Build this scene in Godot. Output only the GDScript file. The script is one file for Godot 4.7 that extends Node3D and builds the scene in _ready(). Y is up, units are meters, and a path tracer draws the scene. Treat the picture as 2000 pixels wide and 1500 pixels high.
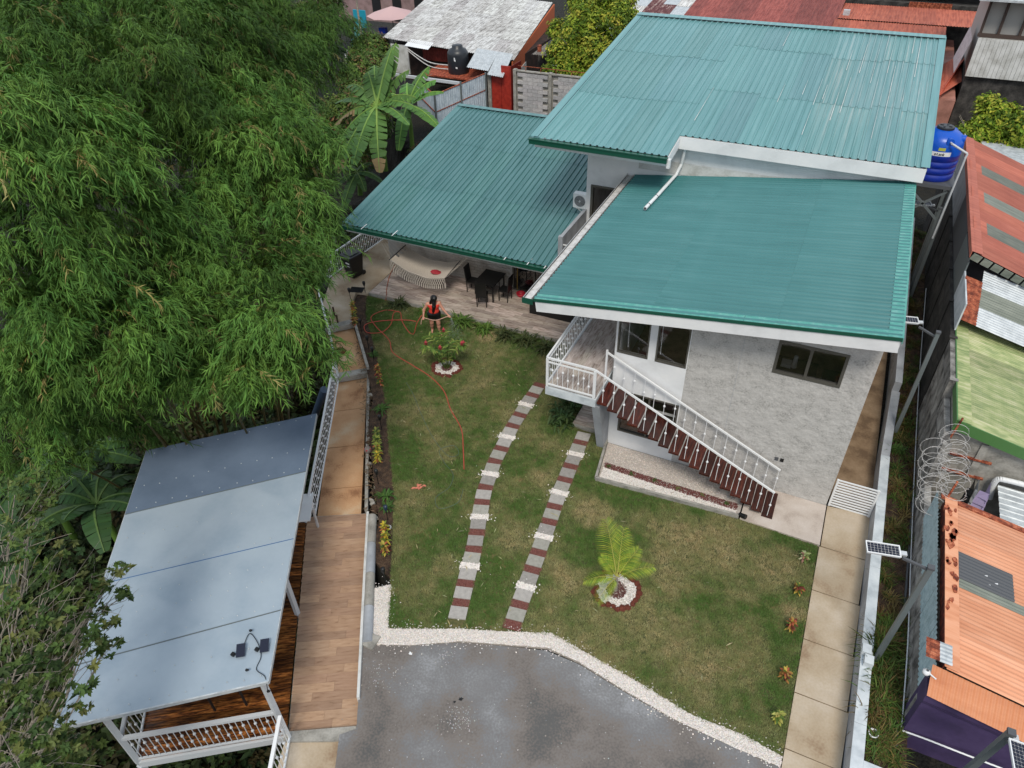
extends Node3D

var rng := RandomNumberGenerator.new()
var M := {}
var P := {}
var shared := {}
const UP := Vector3.UP


func _ready() -> void:
	rng.seed = 4711
	# camera, sky, sun, exposure
	var cam := Camera3D.new()
	cam.name = "camera"
	add_child(cam)
	var yaw := deg_to_rad(-26.1)
	var pit := deg_to_rad(38.75)
	var fwd := Vector3(sin(yaw) * cos(pit), -sin(pit), -cos(yaw) * cos(pit))
	var rgt := Vector3(cos(yaw), 0, sin(yaw))
	var upv := rgt.cross(fwd)
	var rol := deg_to_rad(-1.5)
	var r2 := rgt * cos(rol) + upv * sin(rol)
	var u2 := upv * cos(rol) - rgt * sin(rol)
	cam.transform = Transform3D(Basis(r2, u2, -fwd), Vector3(0, 15, 0))
	cam.fov = rad_to_deg(2.0 * atan(750.0 / 1400.0))
	cam.near = 0.1
	cam.far = 400.0
	cam.current = true
	var we := WorldEnvironment.new()
	we.name = "world_environment"
	var env := Environment.new()
	env.background_mode = Environment.BG_SKY
	var sky := Sky.new()
	var sm := ProceduralSkyMaterial.new()
	sm.sky_top_color = Color(0.84, 0.89, 0.95)
	sm.sky_horizon_color = Color(0.98, 0.99, 1.0)
	sm.sky_curve = 0.15
	sm.ground_bottom_color = Color(0.10, 0.11, 0.09)
	sm.ground_horizon_color = Color(0.45, 0.48, 0.47)
	sm.sky_energy_multiplier = 1.0
	sky.sky_material = sm
	env.sky = sky
	env.background_energy_multiplier = 0.86
	env.tonemap_mode = Environment.TONE_MAPPER_LINEAR
	env.tonemap_exposure = 1.15
	env.sdfgi_enabled = true
	env.ssao_enabled = true
	env.ssil_enabled = true
	we.environment = env
	add_child(we)
	var sun := DirectionalLight3D.new()
	sun.name = "sun"
	sun.light_energy = 0.66
	sun.light_color = Color(1.0, 0.97, 0.92)
	sun.light_angular_distance = 17.0
	sun.shadow_enabled = true
	sun.look_at_from_position(Vector3(7, 26, 17), Vector3.ZERO, UP)
	add_child(sun)

	materials()
	plant_shapes()
	ground_and_paths()
	main_house()
	annex_house()
	right_side()
	neighbours_right()
	neighbours_back()
	left_side()
	pavilion()
	garden()
	terrace_things()
	person()
	vegetation()


# ------------------------------------------------------------------ helpers
func S() -> SurfaceTool:
	var st := SurfaceTool.new()
	st.begin(Mesh.PRIMITIVE_TRIANGLES)
	st.set_smooth_group(-1)
	return st


func tri(st: SurfaceTool, a: Vector3, b: Vector3, c: Vector3) -> void:
	st.add_vertex(a)
	st.add_vertex(c)
	st.add_vertex(b)


func quad(st: SurfaceTool, a: Vector3, b: Vector3, c: Vector3, d: Vector3) -> void:
	tri(st, a, b, c)
	tri(st, a, c, d)


func hexa(st: SurfaceTool, p: Array) -> void:  # 0-3 bottom ccw from above, 4-7 top
	quad(st, p[3], p[2], p[1], p[0])
	quad(st, p[4], p[5], p[6], p[7])
	for i in 4:
		var j := (i + 1) % 4
		quad(st, p[i], p[j], p[j + 4], p[i + 4])


func box(st: SurfaceTool, c: Vector3, s: Vector3, b := Basis()) -> void:
	var h := s * 0.5
	var q := []
	for y in [-1, 1]:
		for k in [[-1, 1], [1, 1], [1, -1], [-1, -1]]:
			q.append(c + b * Vector3(h.x * k[0], h.y * y, h.z * k[1]))
	hexa(st, q)


func bb(st: SurfaceTool, a: Vector3, b: Vector3) -> void:  # box between two corners
	box(st, (a + b) * 0.5, (b - a).abs())


func bar(st: SurfaceTool, a: Vector3, b: Vector3, w: float, h: float, up := UP) -> void:
	var d := (b - a).normalized()
	if absf(d.dot(up)) > 0.98:
		up = Vector3.BACK
	var x := d.cross(up).normalized()
	var y := x.cross(d).normalized()
	box(st, (a + b) * 0.5, Vector3(w, h, a.distance_to(b)), Basis(x, y, -d))


func tube(st: SurfaceTool, a: Vector3, b: Vector3, ra: float, rb: float, n := 8, caps := true) -> void:
	var d := (b - a).normalized()
	var x := d.cross(UP if absf(d.y) < 0.95 else Vector3.RIGHT).normalized()
	var y := d.cross(x)
	st.set_smooth_group(1)
	for i in n:
		var t0 := TAU * i / n
		var t1 := TAU * (i + 1) / n
		var e0 := x * cos(t0) + y * sin(t0)
		var e1 := x * cos(t1) + y * sin(t1)
		if rb < 0.0005:
			tri(st, a + e0 * ra, a + e1 * ra, b)
		else:
			quad(st, a + e0 * ra, a + e1 * ra, b + e1 * rb, b + e0 * rb)
	st.set_smooth_group(-1)
	if caps:
		for i in n:
			var t0 := TAU * i / n
			var t1 := TAU * (i + 1) / n
			var e0 := x * cos(t0) + y * sin(t0)
			var e1 := x * cos(t1) + y * sin(t1)
			tri(st, a, a + e1 * ra, a + e0 * ra)
			if rb >= 0.0005:
				tri(st, b, b + e0 * rb, b + e1 * rb)


func path_tube(st: SurfaceTool, pts: Array, ra: float, rb := -1.0, n := 6) -> void:
	if rb < 0.0:
		rb = ra
	for i in pts.size() - 1:
		var t0 := float(i) / (pts.size() - 1)
		var t1 := float(i + 1) / (pts.size() - 1)
		tube(st, pts[i], pts[i + 1], lerpf(ra, rb, t0), lerpf(ra, rb, t1), n, true)


func smooth_path(ctrl: Array, per := 6) -> Array:
	var o := []
	for i in ctrl.size() - 1:
		var p0: Vector3 = ctrl[maxi(i - 1, 0)]
		var p1: Vector3 = ctrl[i]
		var p2: Vector3 = ctrl[i + 1]
		var p3: Vector3 = ctrl[mini(i + 2, ctrl.size() - 1)]
		for k in per:
			o.append(p1.cubic_interpolate(p2, p0, p3, float(k) / per))
	o.append(ctrl[-1])
	return o


func lathe(st: SurfaceTool, prof: Array, n := 24, at := Vector3.ZERO, smooth := true) -> void:
	for i in prof.size() - 1:
		var a: Vector2 = prof[i]
		var b: Vector2 = prof[i + 1]
		st.set_smooth_group(1 + i / 100 if smooth else -1)
		for k in n:
			var t0 := TAU * k / n
			var t1 := TAU * (k + 1) / n
			var e0 := Vector3(cos(t0), 0, -sin(t0))
			var e1 := Vector3(cos(t1), 0, -sin(t1))
			var q := [at + e0 * a.x + UP * a.y, at + e1 * a.x + UP * a.y, at + e1 * b.x + UP * b.y, at + e0 * b.x + UP * b.y]
			if b.x < 0.001:
				tri(st, q[0], q[1], q[2])
			elif a.x < 0.001:
				tri(st, q[0], q[2], q[3])
			else:
				quad(st, q[0], q[1], q[2], q[3])
	st.set_smooth_group(-1)


func prism(st: SurfaceTool, poly: Array, y0: float, y1: float) -> void:  # poly: Vector2(x, z)
	var pv := PackedVector2Array(poly)
	if not Geometry2D.is_polygon_clockwise(pv):
		pv.reverse()
	var ix := Geometry2D.triangulate_polygon(pv)
	for i in range(0, ix.size(), 3):
		var a := pv[ix[i]]
		var b := pv[ix[i + 1]]
		var c := pv[ix[i + 2]]
		if (b - a).cross(c - a) > 0:
			var t := b
			b = c
			c = t
		tri(st, Vector3(a.x, y1, a.y), Vector3(b.x, y1, b.y), Vector3(c.x, y1, c.y))
		tri(st, Vector3(a.x, y0, a.y), Vector3(c.x, y0, c.y), Vector3(b.x, y0, b.y))
	var m := pv.size()
	for i in m:
		var a := pv[i]
		var b := pv[(i + 1) % m]
		quad(st, Vector3(a.x, y0, a.y), Vector3(b.x, y0, b.y), Vector3(b.x, y1, b.y), Vector3(a.x, y1, a.y))


func rock_mesh(st: SurfaceTool, c: Vector3, r: Vector3, g: RandomNumberGenerator) -> void:
	var lat := 4
	var lon := 7
	var rows := []
	for i in lat + 1:
		var row := []
		for k in lon:
			var th := PI * i / lat
			var ph := TAU * (k + 0.5 * (i % 2)) / lon
			var j := g.randf_range(0.75, 1.12)
			row.append(c + Vector3(sin(th) * cos(ph) * r.x, cos(th) * r.y, sin(th) * sin(ph) * r.z) * j)
		rows.append(row)
	for i in lat:
		for k in lon:
			var k2 := (k + 1) % lon
			quad(st, rows[i + 1][k], rows[i][k], rows[i][k2], rows[i + 1][k2])


# corrugated sheet: u across (unit), v up the slope (unit)
func corr(st: SurfaceTool, o: Vector3, u: Vector3, w: float, v: Vector3, length: float, pitch: float, h: float, wave := false, lift0 := 0.0, lift1 := 0.0) -> void:
	var n := u.cross(v)
	if n.y < 0 and absf(n.y) > 0.05:
		n = -n
	n = n.normalized()
	var pts := []
	var cnt := int(round(w / pitch))
	var pw := w / cnt
	for i in cnt:
		if wave:
			for k in 8:
				pts.append(Vector2(pw * (i + k / 8.0), h * (0.5 - 0.5 * cos(TAU * k / 8.0))))
		else:
			for k in [[0.0, 0.0], [0.62, 0.0], [0.72, 1.0], [0.88, 1.0], [0.98, 0.0]]:
				pts.append(Vector2(pw * (i + k[0]), h * k[1]))
	pts.append(Vector2(w, 0))
	if wave:
		st.set_smooth_group(2)
	var flip := u.cross(v).dot(n) < 0
	for i in pts.size() - 1:
		var a: Vector2 = pts[i]
		var b: Vector2 = pts[i + 1]
		var q0 := o + u * a.x + n * (a.y + lift0)
		var q1 := o + u * b.x + n * (b.y + lift0)
		var q2 := o + u * b.x + n * (b.y + lift1) + v * length
		var q3 := o + u * a.x + n * (a.y + lift1) + v * length
		if flip:
			quad(st, q3, q2, q1, q0)
		else:
			quad(st, q0, q1, q2, q3)
	st.set_smooth_group(-1)


func commit(st: SurfaceTool) -> ArrayMesh:
	st.generate_normals()
	return st.commit()


# world-space geometry under a parent that may stand elsewhere (never turned)
func obj(called: String, st: SurfaceTool, mat: Material, parent: Node3D = self) -> MeshInstance3D:
	return inst(called, commit(st), mat, parent, Transform3D(Basis(), -where(parent)))


func inst(called: String, mesh: Mesh, mat: Material, parent: Node3D, t := Transform3D()) -> MeshInstance3D:
	var o := MeshInstance3D.new()
	o.name = called
	o.mesh = mesh
	o.material_override = mat
	o.transform = t
	parent.add_child(o, true)
	return o


func where(n: Node3D) -> Vector3:
	var p := Vector3.ZERO
	var k: Node = n
	while k != self and k is Node3D:
		p += k.position
		k = k.get_parent()
	return p


func piece(called: String, mesh: Mesh, mat: Material, parent: Node3D, at: Vector3, b := Basis()) -> MeshInstance3D:
	return inst(called, mesh, mat, parent, Transform3D(b, at - where(parent)))


func thing(called: String, label: String, category: String, at := Vector3.ZERO, group := "") -> Node3D:
	var o := Node3D.new()
	o.name = called
	add_child(o, true)
	o.position = at
	tag(o, label, category, group)
	return o


func tag(o: Node3D, label: String, category: String, group := "") -> Node3D:
	o.set_meta("label", label)
	o.set_meta("category", category)
	if group != "":
		o.set_meta("group", group)
	return o


func part(called: String, parent: Node3D, at := Vector3.ZERO) -> Node3D:
	var o := Node3D.new()
	o.name = called
	parent.add_child(o, true)
	o.position = at - where(parent)
	return o


func struct(called: String, st: SurfaceTool, mat: Material) -> MeshInstance3D:
	var o := obj(called, st, mat)
	o.set_meta("kind", "structure")
	return o


func scatter(called: String, mesh: Mesh, mat: Material, xf: Array, cols: Array, parent: Node3D = self) -> MultiMeshInstance3D:
	var mm := MultiMesh.new()
	mm.transform_format = MultiMesh.TRANSFORM_3D
	mm.use_colors = true
	mm.mesh = mesh
	mm.instance_count = xf.size()
	var off := where(parent)
	for i in xf.size():
		var t: Transform3D = xf[i]
		t.origin -= off
		mm.set_instance_transform(i, t)
		mm.set_instance_color(i, cols[i])
	var o := MultiMeshInstance3D.new()
	o.name = called
	o.multimesh = mm
	o.material_override = mat
	parent.add_child(o, true)
	o.set_meta("kind", "stuff")
	return o


func rf(a: float, b: float) -> float:
	return rng.randf_range(a, b)


func rbasis(s := 1.0) -> Basis:
	return Basis(UP, rf(0, TAU)).scaled(Vector3.ONE * s)


func jit(c: Color, a: float) -> Color:
	var k := rf(1.0 - a, 1.0 + a)
	return Color(c.r * k * rf(1.0 - a * 0.4, 1.0 + a * 0.4), c.g * k, c.b * k * rf(1.0 - a * 0.4, 1.0 + a * 0.4))


const ORD := ["first", "second", "third", "fourth", "fifth", "sixth", "seventh", "eighth", "ninth", "tenth", "eleventh", "twelfth", "thirteenth", "fourteenth", "fifteenth", "sixteenth", "seventeenth", "eighteenth", "nineteenth", "twentieth", "twenty-first", "twenty-second", "twenty-third", "twenty-fourth", "twenty-fifth"]


# ------------------------------------------------------------------ materials
func sr(r: int, g: int, b: int) -> Color:
	return Color(r / 255.0, g / 255.0, b / 255.0)


# two octaves of seamless noise through a colour ramp (sRGB stops)
func tex(sd: int, stops: Array, fc: float, ff: float, amount_fine := 0.35, gain := 1.6, size := 256) -> ImageTexture:
	var n := FastNoiseLite.new()
	n.seed = sd
	n.frequency = fc
	n.fractal_octaves = 4
	var a := n.get_seamless_image(size, size).get_data()
	n.seed = sd + 77
	n.frequency = ff
	n.fractal_octaves = 2
	var b := n.get_seamless_image(size, size).get_data()
	var lut := PackedByteArray()
	lut.resize(256 * 3)
	for i in 256:
		var t := clampf((i / 255.0 - 0.5) * gain + 0.5, 0, 1) * (stops.size() - 1)
		var k := mini(int(t), stops.size() - 2)
		var c: Color = stops[k].lerp(stops[k + 1], t - k)
		lut[i * 3] = int(c.r * 255)
		lut[i * 3 + 1] = int(c.g * 255)
		lut[i * 3 + 2] = int(c.b * 255)
	var out := PackedByteArray()
	out.resize(size * size * 3)
	var w1 := int(256 * (1.0 - amount_fine))
	var w2 := 256 - w1
	for i in size * size:
		var v := (a[i] * w1 + b[i] * w2) >> 8
		out[i * 3] = lut[v * 3]
		out[i * 3 + 1] = lut[v * 3 + 1]
		out[i * 3 + 2] = lut[v * 3 + 2]
	return ImageTexture.create_from_image(Image.create_from_data(size, size, false, Image.FORMAT_RGB8, out))


func bumps(sd: int, f: float, strength: float, size := 256) -> ImageTexture:
	var n := FastNoiseLite.new()
	n.seed = sd
	n.frequency = f
	n.fractal_octaves = 4
	var im := n.get_seamless_image(size, size)
	im.convert(Image.FORMAT_RGBA8)
	im.bump_map_to_normal_map(strength)
	return ImageTexture.create_from_image(im)


func flat(c: Color, rough := 0.6, metal := 0.0) -> StandardMaterial3D:
	var m := StandardMaterial3D.new()
	m.albedo_color = c
	m.roughness = rough
	m.metallic = metal
	return m


func mat(t: Texture2D, scale: Vector3, rough := 0.8, metal := 0.0, nrm: Texture2D = null, ns := 0.5, world := true) -> StandardMaterial3D:
	var m := StandardMaterial3D.new()
	m.albedo_texture = t
	m.roughness = rough
	m.metallic = metal
	m.uv1_triplanar = true
	m.uv1_world_triplanar = world
	m.uv1_scale = scale
	if nrm:
		m.normal_enabled = true
		m.normal_texture = nrm
		m.normal_scale = ns
	return m


func tinted(m: StandardMaterial3D, c: Color, off := Vector3.ZERO) -> StandardMaterial3D:
	var d: StandardMaterial3D = m.duplicate()
	d.albedo_color = c
	d.uv1_offset = off
	return d


func leafy(back := 0.35, rough := 0.55) -> StandardMaterial3D:
	var m := StandardMaterial3D.new()
	m.vertex_color_use_as_albedo = true
	m.roughness = rough
	m.metallic_specular = 0.22
	m.backlight_enabled = true
	m.backlight = Color(back * 0.7, back, back * 0.25)
	m.cull_mode = BaseMaterial3D.CULL_DISABLED
	return m


func variants(key: String, n: int, spread: float, world := true, shift := 5.0) -> Array:
	var o := []
	for i in n:
		var k := 1.0 - spread * i / maxf(1, n - 1)
		o.append(tinted(M[key], Color(k, k, k) * Color(rf(0.985, 1), rf(0.985, 1), rf(0.985, 1)), Vector3(rf(0, shift), rf(0, shift), rf(0, shift))))
	return o


func materials() -> void:
	var nb := bumps(3, 0.03, 6.0)
	var nfine := bumps(5, 0.12, 8.0)
	M.soil = mat(tex(11, [sr(45, 34, 26), sr(70, 52, 38), sr(96, 76, 58)], 0.03, 0.2), Vector3.ONE * 0.5, 0.95, 0, nfine, 0.8)
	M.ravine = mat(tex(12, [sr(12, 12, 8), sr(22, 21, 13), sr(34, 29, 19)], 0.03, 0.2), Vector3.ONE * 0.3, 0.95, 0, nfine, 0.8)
	M.lawn_base = mat(tex(13, [sr(58, 66, 34), sr(82, 82, 48), sr(120, 104, 66)], 0.012, 0.2, 0.4, 1.6, 512), Vector3.ONE * 0.12, 0.95)
	M.drive = mat(tex(14, [sr(86, 85, 84), sr(104, 98, 94), sr(116, 109, 104), sr(114, 113, 114), sr(122, 122, 123), sr(138, 139, 142)], 0.0045, 0.14, 0.28, 1.6, 1024), Vector3.ONE * 0.105, 0.75, 0, nb, 0.15)
	M.walk = mat(tex(15, [sr(140, 116, 92), sr(168, 150, 126), sr(180, 164, 142), sr(192, 178, 160)], 0.007, 0.15, 0.2, 1.3, 512), Vector3.ONE * 0.19, 0.85, 0, nb, 0.15)
	M.walk_red = mat(tex(16, [sr(136, 96, 66), sr(180, 138, 100), sr(190, 150, 112), sr(196, 170, 140)], 0.007, 0.15, 0.2, 1.35, 512), Vector3.ONE * 0.21, 0.85, 0, nb, 0.15)
	M.alley = mat(tex(17, [sr(96, 76, 56), sr(126, 104, 80), sr(142, 120, 96)], 0.014, 0.15, 0.2, 1.7), Vector3.ONE * 0.3, 0.85)
	M.concrete = mat(tex(18, [sr(120, 118, 112), sr(150, 147, 140), sr(170, 167, 160)], 0.02, 0.15, 0.3, 1.5), Vector3.ONE * 0.4, 0.85, 0, nb, 0.2)
	M.facade = mat(tex(19, [sr(142, 141, 138), sr(178, 176, 173), sr(188, 186, 183), sr(198, 196, 193)], 0.012, 0.09, 0.5, 1.4, 1024), Vector3(0.17, 0.2, 0.17), 0.85, 0, nfine, 0.1)
	M.white = mat(tex(20, [sr(214, 216, 218), sr(226, 228, 230), sr(232, 233, 234)], 0.012, 0.1, 0.15, 1.4), Vector3.ONE * 0.3, 0.55)
	M.white_dirty = mat(tex(21, [sr(176, 176, 172), sr(202, 203, 201), sr(216, 217, 216)], 0.014, 0.12, 0.25, 1.5), Vector3.ONE * 0.35, 0.6)
	M.white_metal = flat(sr(228, 230, 232), 0.35)
	M.grey_paint = mat(tex(22, [sr(138, 142, 148), sr(158, 162, 168), sr(170, 174, 180)], 0.014, 0.1, 0.2, 1.5), Vector3.ONE * 0.3, 0.7)
	M.pale_blue = mat(tex(23, [sr(176, 184, 190), sr(200, 207, 212), sr(212, 218, 222)], 0.014, 0.1, 0.2, 1.5), Vector3.ONE * 0.4, 0.7)
	M.fence_grey = flat(sr(188, 192, 196), 0.45)
	M.dark_grey = flat(sr(80, 82, 86), 0.6)
	M.frame = flat(sr(96, 94, 88), 0.4, 0.3)
	M.black = flat(sr(16, 16, 17), 0.45)
	M.black_iron = flat(sr(24, 25, 27), 0.5)
	M.interior = flat(sr(168, 166, 162), 0.9)
	M.interior_floor = mat(tex(24, [sr(128, 100, 82), sr(152, 124, 104), sr(166, 138, 116)], 0.02, 0.1), Vector3.ONE * 0.5, 0.4)
	M.glass = flat(Color(0.14, 0.15, 0.15, 0.1), 0.03)
	M.glass.transparency = BaseMaterial3D.TRANSPARENCY_ALPHA
	# green painted steel; streaks run down the slope
	var fade := tex(25, [sr(84, 131, 132), sr(98, 146, 149), sr(106, 153, 156), sr(120, 163, 166)], 0.02, 0.12, 0.25, 1.3)
	M.roof_upper = mat(fade, Vector3(1.1, 0.3, 0.04), 0.36, 0.0)
	var pale := tex(26, [sr(88, 136, 136), sr(104, 150, 152), sr(120, 158, 159), sr(164, 176, 174)], 0.02, 0.12, 0.3, 1.6)
	M.roof_worn = mat(pale, Vector3(1.6, 0.3, 0.03), 0.4, 0.0)
	var deep := tex(27, [sr(68, 113, 114), sr(79, 125, 126), sr(87, 132, 134), sr(102, 142, 144)], 0.02, 0.12, 0.22, 1.3)
	M.roof_annex = mat(deep, Vector3(0.9, 0.3, 0.05), 0.38, 0.0)
	var teal := tex(28, [sr(56, 107, 109), sr(65, 119, 121), sr(72, 126, 128), sr(88, 136, 139)], 0.02, 0.12, 0.2, 1.1)
	M.roof_lower = mat(teal, Vector3(0.05, 0.3, 0.9), 0.3, 0.0)
	M.trim_dark = flat(sr(20, 78, 62), 0.35)
	M.trim_teal = mat(tex(29, [sr(66, 138, 128), sr(82, 156, 146), sr(120, 172, 164)], 0.03, 0.2, 0.3, 1.4), Vector3.ONE * 0.5, 0.4)
	M.gutter = mat(tex(30, [sr(168, 166, 164), sr(196, 194, 192), sr(214, 212, 212)], 0.03, 0.2, 0.3, 1.5), Vector3.ONE * 0.6, 0.5)
	# wood-look tiles: grain along local x
	M.tile_grey = mat(tex(31, [sr(146, 130, 122), sr(184, 171, 163), sr(200, 188, 181), sr(212, 204, 198)], 0.02, 0.09, 0.3, 1.7), Vector3(0.35, 1, 2.6), 0.5, 0, null, 0, false)
	M.tile_tan = mat(tex(32, [sr(140, 108, 84), sr(174, 140, 114), sr(182, 148, 122), sr(190, 158, 133)], 0.02, 0.09, 0.25, 1.15), Vector3(0.4, 1, 2.4), 0.55, 0, null, 0, false)
	M.deck = mat(tex(33, [sr(60, 32, 16), sr(122, 70, 32), sr(164, 102, 50), sr(190, 128, 70)], 0.02, 0.09, 0.35, 2.2), Vector3(0.35, 1, 3.0), 0.3, 0, null, 0, false)
	M.tread = mat(tex(34, [sr(50, 20, 15), sr(80, 33, 24), sr(106, 54, 36)], 0.02, 0.09, 0.35, 1.8), Vector3(3.0, 1, 0.4), 0.3, 0, null, 0, false)
	M.pad = mat(tex(63, [sr(160, 146, 136), sr(188, 176, 166), sr(200, 190, 182)], 0.008, 0.12, 0.25, 1.4, 512), Vector3.ONE * 0.3, 0.8)
	M.paver = mat(tex(35, [sr(146, 143, 136), sr(168, 164, 157), sr(180, 176, 168)], 0.03, 0.25, 0.5, 1.4), Vector3.ONE * 1.0, 0.9, 0, nfine, 0.2)
	M.red_base = mat(tex(36, [sr(84, 42, 36), sr(112, 62, 55), sr(130, 78, 70)], 0.05, 0.3, 0.5, 1.6), Vector3.ONE * 1.0, 0.95, 0, nfine, 0.8)
	M.white_base = mat(tex(37, [sr(170, 160, 150), sr(206, 198, 190), sr(224, 218, 212)], 0.06, 0.3, 0.6, 1.8), Vector3.ONE * 1.0, 0.95, 0, nfine, 0.8)
	M.pink_base = mat(tex(38, [sr(160, 150, 142), sr(194, 184, 176), sr(212, 204, 198)], 0.06, 0.3, 0.6, 1.8), Vector3.ONE * 1.2, 0.95, 0, nfine, 0.8)
	M.lava = mat(tex(39, [sr(62, 26, 20), sr(104, 50, 38), sr(134, 74, 56)], 0.06, 0.2, 0.4, 1.7), Vector3.ONE * 2.0, 0.95, 0, nfine, 0.9)
	M.block = mat(tex(40, [sr(164, 162, 162), sr(186, 184, 184), sr(200, 198, 197)], 0.03, 0.2, 0.35, 1.5), Vector3.ONE * 0.5, 0.9, 0, nfine, 0.2)
	M.neighbour_wall = mat(tex(41, [sr(92, 90, 88), sr(142, 140, 137), sr(164, 162, 159), sr(182, 180, 176)], 0.013, 0.1, 0.22, 1.8, 512), Vector3(0.3, 0.18, 0.3), 0.9, 0, nb, 0.2)
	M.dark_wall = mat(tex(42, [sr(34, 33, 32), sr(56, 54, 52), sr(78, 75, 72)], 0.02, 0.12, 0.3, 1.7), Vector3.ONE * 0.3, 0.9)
	M.terracotta = mat(tex(43, [sr(152, 84, 68), sr(178, 102, 84), sr(192, 118, 98)], 0.02, 0.12, 0.3, 1.5), Vector3(0.1, 0.3, 0.8), 0.65)
	M.orange_roof = mat(tex(44, [sr(204, 134, 98), sr(222, 156, 120), sr(230, 170, 138)], 0.02, 0.12, 0.25, 1.5), Vector3(0.1, 0.3, 0.8), 0.6)
	M.rust = mat(tex(45, [sr(72, 30, 20), sr(116, 54, 34), sr(162, 84, 56), sr(200, 130, 96)], 0.03, 0.2, 0.4, 2.0), Vector3.ONE * 0.7, 0.85)
	M.red_roof = mat(tex(46, [sr(112, 48, 42), sr(150, 74, 66), sr(172, 96, 86)], 0.03, 0.15, 0.35, 1.8), Vector3(0.6, 0.3, 0.08), 0.7)
	M.brick_roof = mat(tex(47, [sr(136, 62, 44), sr(178, 92, 68), sr(196, 112, 86)], 0.03, 0.15, 0.35, 1.7), Vector3(0.6, 0.3, 0.08), 0.7)
	M.maroon_roof = mat(tex(48, [sr(66, 30, 32), sr(96, 48, 50), sr(188, 176, 166)], 0.03, 0.15, 0.35, 2.0), Vector3(0.5, 0.3, 0.1), 0.8)
	M.weathered = mat(tex(49, [sr(104, 100, 97), sr(170, 167, 164), sr(214, 213, 211), sr(232, 232, 231)], 0.02, 0.1, 0.35, 2.0, 512), Vector3(0.7, 0.3, 0.05), 0.65)
	M.zinc = mat(tex(50, [sr(160, 166, 170), sr(188, 194, 198), sr(208, 213, 216)], 0.03, 0.14, 0.3, 1.5), Vector3.ONE * 0.4, 0.45, 0.15)
	M.translucent = mat(tex(51, [sr(92, 98, 90), sr(118, 124, 114), sr(140, 144, 134)], 0.03, 0.14, 0.3, 1.5), Vector3(0.1, 0.3, 0.8), 0.6)
	M.lime_roof = mat(tex(52, [sr(116, 136, 86), sr(146, 160, 106), sr(172, 178, 128), sr(196, 194, 158)], 0.02, 0.1, 0.3, 1.9), Vector3(0.2, 0.3, 0.8), 0.65)
	M.lime_trim = flat(sr(76, 120, 66), 0.55)
	M.purple = mat(tex(53, [sr(56, 44, 78), sr(66, 52, 90), sr(74, 60, 98)], 0.014, 0.1, 0.2, 1.5), Vector3.ONE * 0.3, 0.75)
	M.blue_sheet = mat(tex(54, [sr(140, 164, 172), sr(170, 194, 202), sr(186, 206, 212)], 0.03, 0.14, 0.3, 1.6), Vector3.ONE * 0.5, 0.6)
	M.fence_sheet = mat(tex(55, [sr(150, 164, 176), sr(188, 202, 212), sr(208, 218, 226)], 0.03, 0.14, 0.35, 1.7), Vector3(0.6, 0.2, 0.6), 0.55)
	M.red_door = mat(tex(56, [sr(128, 30, 18), sr(158, 40, 26), sr(172, 54, 36)], 0.03, 0.14, 0.3, 1.5), Vector3.ONE * 0.4, 0.6)
	M.orange_wall = flat(sr(186, 96, 56), 0.8)
	M.galva = mat(tex(57, [sr(150, 166, 180), sr(162, 176, 188), sr(168, 182, 193)], 0.008, 0.1, 0.15, 1.2), Vector3.ONE * 0.3, 0.45, 0.15)
	M.galva_blue = mat(tex(58, [sr(90, 106, 126), sr(98, 114, 134), sr(104, 120, 140)], 0.01, 0.1, 0.15, 1.2), Vector3.ONE * 0.3, 0.55, 0.05)
	M.blue_plastic = flat(sr(6, 82, 190), 0.32)
	M.navy_plastic = flat(sr(12, 44, 146), 0.35)
	M.black_plastic = flat(sr(38, 42, 48), 0.4)
	M.umbrella = flat(sr(196, 164, 164), 0.8)
	M.steel = flat(sr(112, 120, 122), 0.45, 0.3)
	M.cell = flat(sr(20, 24, 44), 0.12)
	M.hose_red = flat(sr(176, 74, 58), 0.6)
	M.hose_green = flat(sr(86, 104, 90), 0.6)
	M.bark = mat(tex(59, [sr(96, 88, 78), sr(138, 130, 118), sr(164, 156, 144)], 0.04, 0.2, 0.4, 1.6), Vector3.ONE * 1.2, 0.9)
	M.culm = mat(tex(60, [sr(46, 50, 24), sr(74, 70, 36), sr(104, 72, 40)], 0.03, 0.2, 0.3, 1.6), Vector3.ONE * 0.6, 0.5)
	M.stem_green = flat(sr(88, 120, 48), 0.55)
	M.net = mat(tex(61, [sr(176, 166, 154), sr(200, 190, 178), sr(212, 204, 192)], 0.05, 0.3, 0.4, 1.3), Vector3.ONE * 1.5, 0.9)
	M.hair = flat(sr(17, 14, 14), 0.4)
	M.skin = flat(sr(190, 136, 114), 0.55)
	M.skin.subsurf_scatter_enabled = true
	M.skin.subsurf_scatter_strength = 0.1
	M.top_red = mat(tex(62, [sr(206, 52, 38), sr(222, 66, 50)], 0.05, 0.3), Vector3.ONE * 2.0, 0.85)
	M.crimson = flat(sr(160, 44, 56), 0.7)
	M.leaf = leafy(0.3)
	M.leaf_bright = leafy(0.5)
	M.leaf_thick = leafy(0.16, 0.45)
	M.stones = flat(Color.WHITE, 0.9)
	M.stones.vertex_color_use_as_albedo = true
	M.cloth_blue = flat(sr(20, 150, 178), 0.7)
	M.teal_plastic = flat(sr(20, 150, 140), 0.5)
	M.lilac = flat(sr(168, 154, 190), 0.8)


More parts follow.
